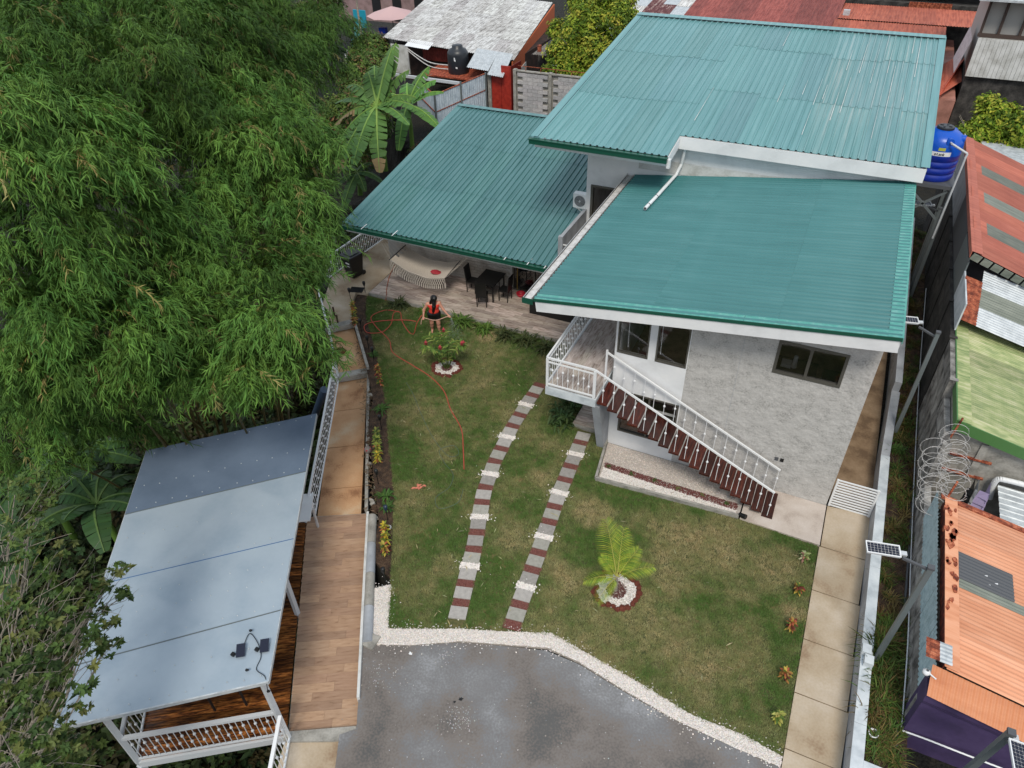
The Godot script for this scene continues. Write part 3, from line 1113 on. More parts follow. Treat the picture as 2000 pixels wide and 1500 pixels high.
func window_z(parent: Node3D, z: float, x0: float, y0: float, x1: float, y1: float, mull: Array, fm: Material, fw := 0.05) -> void:
	var w := part("window", parent, Vector3((x0 + x1) / 2, y0, z))
	var st := S()
	bb(st, Vector3(x0, y0, z - 0.09), Vector3(x1, y0 + fw, z + 0.012))
	bb(st, Vector3(x0, y1 - fw, z - 0.09), Vector3(x1, y1, z + 0.012))
	bb(st, Vector3(x0, y0 + fw, z - 0.09), Vector3(x0 + fw, y1 - fw, z + 0.012))
	bb(st, Vector3(x1 - fw, y0 + fw, z - 0.09), Vector3(x1, y1 - fw, z + 0.012))
	for m in mull:
		bb(st, Vector3(m - fw / 2, y0 + fw, z - 0.08), Vector3(m + fw / 2, y1 - fw, z + 0.006))
	obj("frame", st, fm, w)
	var edges := [x0]
	edges.append_array(mull)
	edges.append(x1)
	for i in edges.size() - 1:
		st = S()
		bb(st, Vector3(edges[i] + fw / 2, y0 + fw / 2, z - 0.045 - 0.01 * (i % 2)), Vector3(edges[i + 1] - fw / 2, y1 - fw / 2, z - 0.04 - 0.01 * (i % 2)))
		obj("pane", st, M.glass, w)


func baluster_mesh(h: float, knot: float) -> Mesh:
	var st := S()
	box(st, Vector3(0, h / 2, 0), Vector3(0.014, h, 0.014))
	if knot > 0:
		var k := [[0.007, knot - 0.05], [0.03, knot - 0.02], [0.034, knot], [0.03, knot + 0.02], [0.007, knot + 0.05]]
		var pr := []
		for q in k:
			pr.append(Vector2(q[0], q[1]))
		lathe(st, pr, 6, Vector3.ZERO, false)
	return commit(st)


# railing of rails and single balusters from a to b (feet); h height
func railing(parent: Node3D, a: Vector3, b: Vector3, h: float, n: int, m: Material, knots := true, low := 0.08, second := 0.0, rail := 0.05) -> void:
	var st := S()
	bar(st, a + UP * h, b + UP * h, rail, rail)
	obj("top_rail", st, m, parent)
	if second > 0:
		st = S()
		bar(st, a + UP * second, b + UP * second, 0.035, 0.035)
		obj("middle_rail", st, m, parent)
	st = S()
	bar(st, a + UP * low, b + UP * low, 0.04, 0.04)
	obj("bottom_rail", st, m, parent)
	for p in [a, b]:
		st = S()
		box(st, p + UP * (h * 0.5 - 0.03), Vector3(0.05, h, 0.05))
		obj("post", st, m, parent)
	var top := second if second > 0 else h
	var hh := top - low - 0.04
	var ms := [baluster_mesh(hh, hh * 0.68 if knots else 0.0), baluster_mesh(hh, hh * 0.36 if knots else 0.0)]
	var yaw := atan2(-(b - a).z, (b - a).x)
	for i in n:
		var p := a.lerp(b, (i + 1.0) / (n + 1.0)) + UP * (low + 0.02)
		piece("baluster", ms[i % 2], m, parent, p, Basis(UP, yaw))


func planks(parent: Node3D, called: String, o: Vector3, u: Vector3, lu: float, v: Vector3, lv: float, pl: float, pw: float, mats: Array, gap := 0.004, clip: Array = []) -> void:
	# planks run along u, rows along v; o at the corner, top face at o.y
	var rows := int(round(lv / pw))
	var w := lv / rows
	var meshes := {}
	var yaw := atan2(-u.z, u.x)
	for r in rows:
		var s := 0.0
		var first = pl * [0.35, 0.8, 0.55, 1.0, 0.2][r % 5]
		while s < lu - 0.02:
			var e := minf(s + (first if s == 0.0 else pl), lu)
			var ln := snappedf(e - s, 0.01)
			var c := o + u * ((s + e) / 2) + v * (w * (r + 0.5))
			if clip.size() == 0 or Geometry2D.is_point_in_polygon(Vector2(c.x, c.z), PackedVector2Array(clip)):
				if not meshes.has(ln):
					var st := S()
					box(st, Vector3(0, -0.02, 0), Vector3(ln - gap, 0.04, w - gap))
					meshes[ln] = commit(st)
				piece(called, meshes[ln], pick(mats), parent, c + UP * rf(-0.0015, 0.0015), Basis(UP, yaw))
			s = e


func main_house() -> void:
	var H := thing("house", "two-storey grey and white house with green metal roofs and outside stairs", "house", Vector3(-1.3, 0, -20))
	var st := S()
	# --- front wall, z = -15.4; white bay on the left, stucco on the right
	var up_l := [[-4.34, 3.4, -3.48, 4.62], [-3.28, 3.4, -2.44, 4.78]]
	var lo_l := [[-4.12, 0.6, -2.45, 2.12]]
	wall_z(st, -15.4, 0.15, -4.39, -2.42, 0.0, 5.2, up_l + lo_l)
	obj("wall", st, M.white, H)
	st = S()
	wall_z(st, -15.4, 0.15, -2.42, 1.87, 0.0, 5.45, [[-0.35, 3.94, 1.24, 4.93]])
	for q in [[-2.42, 5.45, 1.87, 5.45]]:
		var a := Vector3(-2.42, 5.45, -15.4)
		hexa(st, [a, Vector3(1.87, 5.45, -15.4), Vector3(1.87, 5.45, -15.55), Vector3(-2.42, 5.45, -15.55), Vector3(-2.42, 5.52, -15.4), Vector3(1.87, 6.08, -15.4), Vector3(1.87, 6.08, -15.55), Vector3(-2.42, 5.52, -15.55)])
	obj("wall", st, M.facade, H)
	st = S()
	bb(st, Vector3(-1.146, 0.1, -15.401), Vector3(-1.138, 5.3, -15.397))
	obj("wall_joint", st, M.grey_paint, H)
	# remaining walls
	st = S()
	bb(st, Vector3(1.72, 0, -33), Vector3(1.87, 5.9, -15.55))
	bb(st, Vector3(-4.45, 0, -23.2), Vector3(-4.3, 5.15, -15.55))
	bb(st, Vector3(-8.1, 0, -33), Vector3(1.72, 6.4, -32.85))
	bb(st, Vector3(-8.2, 0, -33), Vector3(-8.08, 6.45, -23.35))
	obj("wall", st, M.white_dirty, H)
	st = S()
	wall_z(st, -23.25, 0.12, -8.2, 1.72, 2.5, 6.3, [[-8.0, 2.6, -6.3, 4.45]])
	obj("wall", st, M.white, H)
	st = S()  # wall band above the lower roof: flashing and panel
	bb(st, Vector3(-6.35, 5.32, -23.25), Vector3(1.7, 5.72, -23.235))
	obj("flashing", st, M.white_dirty, H)
	for k in 4:
		st = S()
		bb(st, Vector3(-6.35 + k * 2.0, 5.74, -23.25), Vector3(-4.36 + k * 2.0, 6.08, -23.24))
		obj("wall_panel", st, M.white, H)
	# floors and interior
	st = S()
	bb(st, Vector3(-4.3, 2.35, -23.2), Vector3(1.72, 2.5, -15.55))
	bb(st, Vector3(-4.3, -0.05, -23.2), Vector3(1.72, 0.03, -15.55))
	bb(st, Vector3(-8.08, 2.35, -32.85), Vector3(1.72, 2.5, -23.37))
	obj("floor", st, M.interior_floor, H)
	st = S()
	bb(st, Vector3(-4.3, 2.5, -19.6), Vector3(1.72, 5.2, -19.5))
	bb(st, Vector3(-4.3, 0.03, -18.6), Vector3(1.72, 2.35, -18.5))
	bb(st, Vector3(-1.0, 2.5, -19.5), Vector3(-0.9, 5.1, -15.55))
	bb(st, Vector3(-8.0, 2.5, -26.1), Vector3(-4.0, 5.0, -26))
	obj("inner_wall", st, M.interior, H)
	st = S()  # kitchen counter and things seen through the right window
	bb(st, Vector3(-0.3, 2.5, -17.0), Vector3(0.7, 3.4, -16.3))
	bb(st, Vector3(0.85, 2.5, -17.0), Vector3(1.6, 3.3, -16.2))
	obj("counter", st, M.black_iron, H)
	st = S()
	tube(st, Vector3(0.12, 3.4, -16.6), Vector3(0.12, 3.75, -16.6), 0.07, 0.05)
	bb(st, Vector3(-0.2, 3.4, -16.75), Vector3(0.05, 3.5, -16.5))
	obj("kitchen_item", st, M.white_dirty, H)
	# windows
	window_z(H, -15.4, -0.35, 3.94, 1.24, 4.93, [0.42], M.frame, 0.07)
	window_z(H, -15.4, -4.34, 3.4, -3.48, 4.62, [], M.frame, 0.04)
	window_z(H, -15.4, -3.28, 3.4, -2.44, 4.78, [], M.frame, 0.04)
	window_z(H, -15.4, -4.12, 0.6, -2.45, 2.12, [-3.28], M.frame, 0.05)
	for x in [-4.1, -3.2]:  # bead chains of the blinds
		st = S()
		tube(st, Vector3(x, 3.5, -15.62), Vector3(x - 0.02, 4.6, -15.62), 0.014, 0.014, 5)
		obj("blind_chain", st, M.white_metal, H)
	st = S()
	bb(st, Vector3(-3.25, 1.5, -15.62), Vector3(-2.45, 1.56, -15.58))
	obj("window_bar", st, M.white_metal, H)
	for x in [0.33, 0.47]:
		st = S()
		bb(st, Vector3(x - 0.045, 1.16, -15.4), Vector3(x + 0.045, 1.26, -15.37))
		obj("outlet_box", st, M.dark_grey if x < 0.4 else M.black, H)
	# leaning pillar under the landing
	st = S()
	hexa(st, [Vector3(-4.62, 0, -15.1), Vector3(-4.4, 0, -15.1), Vector3(-4.4, 0, -15.38), Vector3(-4.62, 0, -15.38), Vector3(-4.62, 2.2, -14.35), Vector3(-4.4, 2.2, -14.35), Vector3(-4.4, 2.2, -15.38), Vector3(-4.62, 2.2, -15.38)])
	obj("pillar", st, M.grey_paint, H)

	# --- balcony
	var bal := part("balcony", H, Vector3(-5.2, 2.5, -18))
	st = S()
	bb(st, Vector3(-5.98, 2.2, -20.85), Vector3(-4.5, 2.455, -14.3))
	bb(st, Vector3(-8.2, 2.2, -23.2), Vector3(-4.46, 2.455, -20.86))
	obj("slab", st, M.pale_blue, bal)
	var tg := variants("tile_grey", 5, 0.16, false)
	planks(bal, "plank", Vector3(-5.93, 2.5, -14.36), Vector3(0, 0, -1), 6.5, Vector3(1, 0, 0), 1.4, 1.2, 0.2, tg)
	planks(bal, "plank", Vector3(-8.05, 2.5, -20.9), Vector3(0, 0, -1), 2.3, Vector3(1, 0, 0), 3.5, 1.2, 0.25, tg)
	var br := part("balcony_railing", H, Vector3(-5.93, 2.5, -14.35))
	railing(br, Vector3(-5.95, 2.5, -14.35), Vector3(-5.95, 2.5, -20.8), 0.95, 46, M.white_metal, true, 0.06, 0.82)
	railing(br, Vector3(-5.93, 2.5, -14.33), Vector3(-4.58, 2.5, -14.33), 0.95, 8, M.white_metal, true, 0.06, 0.82)
	st = S()
	bb(st, Vector3(-8.26, 2.2, -23.22), Vector3(-8.14, 3.5, -20.95))
	bb(st, Vector3(-8.28, 2.2, -20.95), Vector3(-8.12, 3.52, -20.8))
	obj("parapet", st, M.grey_paint, H)
	for y in [2.95, 3.2]:
		st = S()
		bar(st, Vector3(-8.12, y, -20.88), Vector3(-6.0, y, -20.88), 0.035, 0.035)
		obj("parapet_rail", st, M.white_metal, H)
	# balcony door, open and dark
	var door := part("sliding_door", H, Vector3(-7.15, 2.5, -23.25))
	st = S()
	bb(st, Vector3(-8.02, 4.4, -23.36), Vector3(-6.28, 4.47, -23.2))
	bb(st, Vector3(-8.02, 2.5, -23.36), Vector3(-7.93, 4.4, -23.2))
	bb(st, Vector3(-6.37, 2.5, -23.36), Vector3(-6.28, 4.4, -23.2))
	obj("frame", st, M.frame, door)
	st = S()
	bb(st, Vector3(-7.1, 2.55, -23.33), Vector3(-6.37, 4.4, -23.32))
	obj("pane", st, M.glass, door)

	# --- stairs
	var sc := part("staircase", H, Vector3(0.45, 0, -14.75))
	var bm0 := baluster_mesh(0.93, 0.42)
	var bm1 := baluster_mesh(0.93, 0.58)
	var ts := S()
	box(ts, Vector3.ZERO, Vector3(0.285, 0.05, 0.98))
	var tm := commit(ts)
	var tmats := variants("tread", 4, 0.3, false)
	var bs := S()
	box(bs, Vector3.ZERO, Vector3(0.05, 0.05, 0.8))
	var bmesh := commit(bs)
	for i in 17:
		var p := Vector3(-4.32 + 0.3 * i, 2.38 - 0.1455 * i, -14.78)
		piece("tread", tm, pick(tmats), sc, p)
		piece("bracket", bmesh, M.white_dirty, sc, p + Vector3(0.13, -0.055, 0.02))
		piece("baluster", bm0 if i % 2 == 0 else bm1, M.white_metal, sc, p + Vector3(0, 0.02, 0.43))
		piece("baluster", bm1 if i % 2 == 0 else bm0, M.white_metal, sc, p + Vector3(0, 0.02, -0.46))
	st = S()
	bar(st, Vector3(-4.5, 2.25, -14.75), Vector3(0.5, -0.17, -14.75), 0.12, 0.12)
	obj("stringer", st, M.fence_grey, sc)
	for z in [-14.35, -15.24]:
		st = S()
		bar(st, Vector3(-4.55, 3.42, z), Vector3(0.5, 0.97, z), 0.045, 0.045)
		obj("handrail", st, M.white_metal, sc)
	st = S()
	box(st, Vector3(-4.56, 3.0, -15.24), Vector3(0.05, 1.0, 0.05))
	box(st, Vector3(-4.56, 2.97, -14.35), Vector3(0.05, 0.95, 0.05))
	obj("post", st, M.white_metal, sc)

	# --- side gate of horizontal bars
	var gate := part("gate", H, Vector3(2.44, 0, -15.44))
	st = S()
	for x in [1.94, 2.94]:
		box(st, Vector3(x, 0.53, -15.45), Vector3(0.05, 1.0, 0.05))
	obj("gate_frame", st, M.white_metal, gate)
	for i in 11:
		st = S()
		box(st, Vector3(2.44, 0.06 + i * 0.095, -15.45), Vector3(0.95, 0.035, 0.03))
		obj("bar", st, M.white_metal, gate)

	# --- lower roof, falling to the left
	var slope := 0.132
	var vv := Vector3(1, slope, 0).normalized()
	var R := part("lower_roof", H, Vector3(-2.2, 5.6, -18.9))
	var o := Vector3(-6.42, 5.06, -14.52)
	var ln := 8.42 / vv.x
	roof_sheets(R, o, Vector3(0, 0, -1), 8.72, 10, vv, ln, [0.38, 0.72], 0.19, 0.06, variants("roof_lower", 3, 0.03, true, 0.15), true)
	var along := func(x: float) -> float: return 5.06 + (x + 6.42) * slope
	st = S()  # front strip
	for seg in [[-6.4, -1.2], [-1.19, 1.98]]:
		var a := Vector3(seg[0], along.call(seg[0]) + 0.045, -14.6)
		var b := Vector3(seg[1], along.call(seg[1]) + 0.045, -14.6)
		quad(st, a + Vector3(0, -0.01, 0.1), b + Vector3(0, -0.01, 0.1), b + Vector3(0, 0, -0.16), a + Vector3(0, 0, -0.16))
	obj("edge_strip", st, M.trim_teal, R)
	st = S()
	bar(st, Vector3(-6.42, along.call(-6.42) + 0.0, -14.49), Vector3(2.02, along.call(2.02) + 0.0, -14.49), 0.02, 0.085)
	obj("drip_edge", st, M.trim_dark, R)
	st = S()
	for seg in [[-14.5, -17.4], [-17.41, -20.3], [-20.31, -23.2]]:
		var y: float = along.call(1.9)
		quad(st, Vector3(1.74, y + 0.025, seg[0]), Vector3(2.03, y + 0.06, seg[0]), Vector3(2.03, y + 0.06, seg[1]), Vector3(1.74, y + 0.025, seg[1]))
	bb(st, Vector3(2.02, along.call(2.02) - 0.1, -23.2), Vector3(2.035, along.call(2.02) + 0.04, -14.48))
	obj("edge_strip", st, M.trim_teal, R)
	st = S()  # white fascia boards
	bar(st, Vector3(-6.36, along.call(-6.36) - 0.2, -14.52), Vector3(2.0, along.call(2.0) - 0.2, -14.52), 0.03, 0.3)
	bb(st, Vector3(1.985, along.call(2.0) - 0.35, -23.2), Vector3(2.01, along.call(2.0) - 0.06, -14.54))
	obj("fascia", st, M.white, R)
	st = S()  # soffit
	quad(st, Vector3(-6.35, along.call(-6.35) - 0.3, -23.2), Vector3(1.98, along.call(1.98) - 0.3, -23.2), Vector3(1.98, along.call(1.98) - 0.3, -14.54), Vector3(-6.35, along.call(-6.35) - 0.3, -14.54))
	obj("soffit", st, M.white_dirty, R)
	var gt := part("gutter", R, Vector3(-6.55, 5.0, -19))
	for i in 6:
		st = S()
		var z0 := -14.45 - i * 1.47
		for q in [[-6.72, 4.98, -6.72, 5.08], [-6.72, 5.08, -6.69, 5.1], [-6.5, 4.94, -6.72, 4.98], [-6.47, 5.1, -6.5, 4.94], [-6.69, 5.04, -6.48, 5.03]]:
			quad(st, Vector3(q[0], q[1], z0), Vector3(q[0], q[1], z0 - 1.462), Vector3(q[2], q[3], z0 - 1.462), Vector3(q[2], q[3], z0))
		obj("gutter_length", st, M.gutter, gt)
	st = S()
	prism(st, [Vector2(-6.73, -14.445), Vector2(-6.42, -14.445), Vector2(-6.42, -14.455), Vector2(-6.73, -14.455)], 4.93, 5.1)
	obj("end_cap", st, M.trim_dark, gt)

	# --- upper roof, falling to the front, with a notch in the eave
	var V := Vector3(0, 0.131, -1).normalized()
	var Y := func(z: float) -> float: return 6.55 + 0.131 * (-21.5 - z)
	var U := part("upper_roof", H, Vector3(-3.7, 7.2, -27))
	var lz := 11.3 / absf(V.z)
	var lr := 9.9 / absf(V.z)
	roof_sheets(U, Vector3(-9.5, 6.55, -21.5), Vector3.RIGHT, 4.5, 5, V, lz, [0.33, 0.66], 0.225, 0.038, variants("roof_upper", 4, 0.05, true, 0.4), false, 0.012)
	roof_sheets(U, Vector3(-5.0, Y.call(-22.9), -22.9), Vector3.RIGHT, 3.6, 4, V, lr, [0.36, 0.78], 0.225, 0.038, variants("roof_upper", 4, 0.05, true, 0.4), false, 0.022)
	roof_sheets(U, Vector3(-1.4, Y.call(-22.9), -22.9), Vector3.RIGHT, 3.5, 4, V, lr, [0.36, 0.74], 0.22, 0.036, variants("roof_worn", 4, 0.05, true, 0.4), false, 0.02)
	st = S()  # paint worn off along the rib tops
	for k in 22:
		var i := rng.randi() % 14
		var x := -1.4 + 0.21875 * (i + 0.8) if k < 16 else -5.0 + 0.225 * (rng.randi() % 16 + 0.8)
		var za := rf(-31, -23.2)
		var zb := maxf(za - rf(0.6, 3.2), -32.4)
		var ww := rf(0.004, 0.012) if k < 16 else 0.008
		quad(st, Vector3(x - ww, Y.call(za) + 0.05, za), Vector3(x + ww, Y.call(za) + 0.05, za), Vector3(x + ww * 0.3, Y.call(zb) + 0.05, zb), Vector3(x - ww * 0.3, Y.call(zb) + 0.05, zb))
	var worn := obj("worn_paint", st, M.white_dirty, U)
	worn.set_meta("kind", "stuff")
	st = S()  # ridge flashing over the rib ends, side strips
	var ry: float = Y.call(-32.8)
	quad(st, Vector3(-9.6, ry + 0.048, -32.55), Vector3(2.2, ry + 0.048, -32.55), Vector3(2.2, ry + 0.07, -32.95), Vector3(-9.6, ry + 0.07, -32.95))
	obj("ridge_flashing", st, M.roof_upper, U)
	st = S()
	for x in [[-9.62, -9.36], [1.98, 2.22]]:
		var zf := -21.48 if x[0] < 0 else -22.88
		quad(st, Vector3(x[0], Y.call(zf) + 0.046, zf), Vector3(x[1], Y.call(zf) + 0.046, zf), Vector3(x[1], ry + 0.046, -32.8), Vector3(x[0], ry + 0.046, -32.8))
	obj("edge_strip", st, M.roof_upper, U)
	st = S()  # gutter at the left eave
	bb(st, Vector3(-9.62, 6.36, -21.48), Vector3(-4.98, 6.52, -21.36))
	bb(st, Vector3(-9.63, 6.5, -21.49), Vector3(-4.97, 6.535, -21.34))
	obj("gutter", st, M.trim_dark, U)
	st = S()
	bb(st, Vector3(-9.5, 6.2, -21.62), Vector3(-5.02, 6.4, -21.58))
	bb(st, Vector3(-5.02, 6.15, -21.7), Vector3(-4.92, 6.42, -21.55))
	hexa(st, [Vector3(-5.02, 6.2, -21.6), Vector3(-4.985, 6.2, -21.6), Vector3(-4.985, 6.36, -22.86), Vector3(-5.02, 6.36, -22.86), Vector3(-5.02, 6.5, -21.6), Vector3(-4.985, 6.5, -21.6), Vector3(-4.985, 6.7, -22.86), Vector3(-5.02, 6.7, -22.86)])
	obj("fascia", st, M.white, U)
	st = S()
	bb(st, Vector3(-5.02, Y.call(-22.9) - 0.42, -22.92), Vector3(2.16, Y.call(-22.9) - 0.02, -22.88))
	bb(st, Vector3(2.13, 6.35, -33), Vector3(2.16, Y.call(-22.9) - 0.02, -22.93))
	obj("fascia", st, M.white, U)
	st = S()
	quad(st, Vector3(-9.5, 6.3, -23.2), Vector3(-5.0, 6.3, -23.2), Vector3(-5.0, 6.22, -21.6), Vector3(-9.5, 6.22, -21.6))
	quad(st, Vector3(-9.5, 6.35, -33), Vector3(2.13, 6.35, -33), Vector3(2.13, 6.305, -22.95), Vector3(-9.5, 6.305, -22.95))
	obj("soffit", st, M.white_dirty, U)
	# downpipe lying on the lower roof
	st = S()
	var pp := [Vector3(-4.8, 6.35, -23.0), Vector3(-4.88, 5.75, -23.1), Vector3(-4.98, 5.42, -22.95), Vector3(-5.1, 5.38, -21.4), Vector3(-5.2, 5.36, -20.2)]
	path_tube(st, pp, 0.055, 0.055, 12)
	obj("downpipe", st, M.white, H)
	st = S()
	for t in [0.2, 0.75]:
		var c: Vector3 = pp[3].lerp(pp[4], t)
		tube(st, c, c + (pp[4] - pp[3]).normalized() * 0.03, 0.06, 0.06, 12)
	tube(st, pp[4] + (pp[4] - pp[3]).normalized() * 0.002, pp[4] + (pp[4] - pp[3]).normalized() * 0.004, 0.045, 0.045, 12)
	obj("pipe_joint", st, M.dark_grey, H)

	# air conditioning units on the left wall
	ac_unit("white air conditioner with a round fan grille on the wall beside the parapet", Vector3(-8.48, 3.42, -23.5))
	ac_unit("white air conditioner higher on the upper wall, seen edge on behind the corner", Vector3(-8.33, 4.35, -24.3), true)


func ac_unit(label: String, at: Vector3, side := false) -> void:
	var t := thing("air_conditioner", label, "air conditioner", at, "air conditioners on the upper wall")
	var st := S()
	var b := Basis(UP, -PI / 2) if side else Basis()
	box(st, at + UP * 0.27, b * Vector3(0.52, 0.54, 0.26) if not side else Vector3(0.26, 0.54, 0.62))
	obj("casing", st, M.white_metal, t)
	if side:
		st = S()
		box(st, at + Vector3(-0.135, 0.27, 0.05), Vector3(0.012, 0.4, 0.42))
		obj("grille", st, M.dark_grey, t)
	else:
		st = S()
		for k in 5:
			var r := 0.045 + k * 0.04
			for i in 24:
				var a := TAU * i / 24
				var e := TAU * (i + 1) / 24
				bar(st, at + Vector3(cos(a) * r, 0.27 + sin(a) * r, 0.142), at + Vector3(cos(e) * r, 0.27 + sin(e) * r, 0.142), 0.008, 0.008, Vector3.BACK)
		tube(st, at + Vector3(0, 0.27, 0.13), at + Vector3(0, 0.27, 0.15), 0.035, 0.035, 12)
		obj("fan_grille", st, M.fence_grey, t)
		st = S()
		tube(st, at + Vector3(0, 0.27, 0.1305), at + Vector3(0, 0.27, 0.134), 0.215, 0.215, 28)
		obj("fan_opening", st, M.dark_grey, t)
	st = S()
	bar(st, at + Vector3(-0.15, -0.02, 0.1), at + Vector3(0.28, -0.02, 0.1), 0.03, 0.03)
	bar(st, at + Vector3(-0.1, -0.02, 0.1), at + Vector3(0.28, -0.3, 0.1), 0.02, 0.02)
	obj("bracket", st, M.white_dirty, t)


func annex_house() -> void:
	var A := thing("annex", "low single-storey house with long green ribbed roof and tiled veranda", "house", Vector3(-12.5, 0, -25))
	var st := S()
	wall_z(st, -22.1, 0.15, -16.4, -8.1, 0.0, 2.75, [[-10.68, 0.15, -8.9, 2.1], [-15.7, 1.05, -14.0, 1.4]])
	obj("wall", st, M.interior, A)
	# whitewashed brick courses on the veranda wall
	for r in 16:
		var x := -15.85 - (0.14 if r % 2 == 0 else 0.0)
		if r in [8, 9, 10]:
			x = -13.85 - (0.14 if r % 2 == 0 else 0.0)
		st = S()
		while x < -11.0:
			box(st, Vector3(x + 0.14, 0.2 + r * 0.125, -22.093), Vector3(0.27, 0.115, 0.02 + rf(0, 0.012)))
			x += 0.28
		obj("brick_course", st, tinted(M.white_dirty, Color(0.84, 0.81, 0.78)), A)
	st = S()
	hexa(st, [Vector3(-16.4, 0, -22.25), Vector3(-16.25, 0, -22.25), Vector3(-16.25, 0, -29.8), Vector3(-16.4, 0, -29.8), Vector3(-16.4, 2.68, -22.25), Vector3(-16.25, 2.68, -22.25), Vector3(-16.25, 3.8, -29.8), Vector3(-16.4, 3.8, -29.8)])
	bb(st, Vector3(-16.25, 0, -29.8), Vector3(-8.25, 3.8, -29.65))
	obj("wall", st, M.white_dirty, A)
	st = S()
	bb(st, Vector3(-16.25, 0.0, -29.65), Vector3(-8.25, 0.1, -22.25))
	bb(st, Vector3(-16.25, 0.1, -25.1), Vector3(-8.25, 3.0, -25))
	obj("inner_wall", st, M.dark_grey, A)
	window_z(A, -22.1, -15.7, 1.05, -14.0, 1.4, [-14.8], M.black_iron, 0.05)
	window_z(A, -22.1, -10.68, 0.15, -8.9, 2.1, [-9.75], M.frame, 0.06)
	var slope := 0.171
	var V := Vector3(0, slope, -1).normalized()
	var R := part("roof", A, Vector3(-12.6, 3.2, -25))
	roof_sheets(R, Vector3(-17.08, 2.5, -20.4), Vector3.RIGHT, 8.8, 10, V, 9.7 / absf(V.z), [0.34, 0.68], 0.22, 0.046, variants("roof_annex", 4, 0.05, true, 0.3), false, 0.01)
	st = S()
	var ry := 2.5 + 9.7 * slope
	quad(st, Vector3(-17.15, ry + 0.056, -29.9), Vector3(-8.3, ry + 0.056, -29.9), Vector3(-8.3, ry + 0.06, -30.2), Vector3(-17.15, ry + 0.06, -30.2))
	quad(st, Vector3(-17.18, 2.552, -20.4), Vector3(-16.9, 2.552, -20.4), Vector3(-16.9, ry + 0.052, -30.1), Vector3(-17.18, ry + 0.052, -30.1))
	obj("edge_strip", st, M.roof_annex, R)
	st = S()
	bb(st, Vector3(-17.2, 2.32, -20.4), Vector3(-8.35, 2.46, -20.28))
	bb(st, Vector3(-17.21, 2.44, -20.41), Vector3(-8.34, 2.475, -20.26))
	obj("gutter", st, M.trim_dark, R)
	st = S()
	bb(st, Vector3(-17.1, 2.16, -20.5), Vector3(-8.35, 2.34, -20.46))
	obj("fascia", st, M.white_dirty, R)
	st = S()
	quad(st, Vector3(-17.05, 2.66, -22.2), Vector3(-8.35, 2.66, -22.2), Vector3(-8.35, 2.38, -20.5), Vector3(-17.05, 2.38, -20.5))
	quad(st, Vector3(-17.05, 3.9, -30), Vector3(-8.35, 3.9, -30), Vector3(-8.35, 2.66, -22.2), Vector3(-17.05, 2.66, -22.2))
	obj("soffit", st, M.white_dirty, R)
	for x in [-16.2, -14.8, -10.1, -9.2, -8.55]:  # gutter straps
		st = S()
		bar(st, Vector3(x - 0.02, 2.5, -20.26), Vector3(x + 0.02, 2.56, -20.62), 0.03, 0.012)
		obj("gutter_strap", st, M.white_metal, R)

	# tiled veranda, a piece of the setting
	var tg := variants("tile_grey", 6, 0.2, false)
	for m in tg:
		m.albedo_color = m.albedo_color * Color(0.98, 0.96, 0.94)
	var T := part("terrace", self)
	T.set_meta("kind", "structure")
	st = S()
	prism(st, [Vector2(-15.83, -19.6), Vector2(-4.46, -19.6), Vector2(-4.46, -22.1), Vector2(-15.9, -22.1)], -0.1, 0.118)
	prism(st, [Vector2(-5.62, -15.65), Vector2(-4.46, -15.65), Vector2(-4.46, -19.6), Vector2(-5.62, -19.6)], -0.1, 0.118)
	obj("slab", st, M.concrete, T)
	planks(T, "plank", Vector3(-15.8, 0.152, -19.62), Vector3.RIGHT, 11.3, Vector3(0, 0, -1), 2.46, 1.2, 0.205, tg, 0.006)
	planks(T, "plank", Vector3(-5.6, 0.152, -15.67), Vector3.RIGHT, 1.13, Vector3(0, 0, -1), 3.9, 1.2, 0.2, tg, 0.006)
	# concrete yard left of the veranda
	st = S()
	prism(st, [Vector2(-15.86, -19.55), Vector2(-15.95, -22.1), Vector2(-16.42, -22.1), Vector2(-16.42, -29), Vector2(-17.85, -27.5), Vector2(-17.95, -20.0), Vector2(-17.0, -18.1), Vector2(-15.9, -16.85), Vector2(-15.25, -17.65), Vector2(-16.0, -18.6), Vector2(-16.35, -19.45)], -4.5, 0.1)
	struct("yard_pavement", st, M.walk)


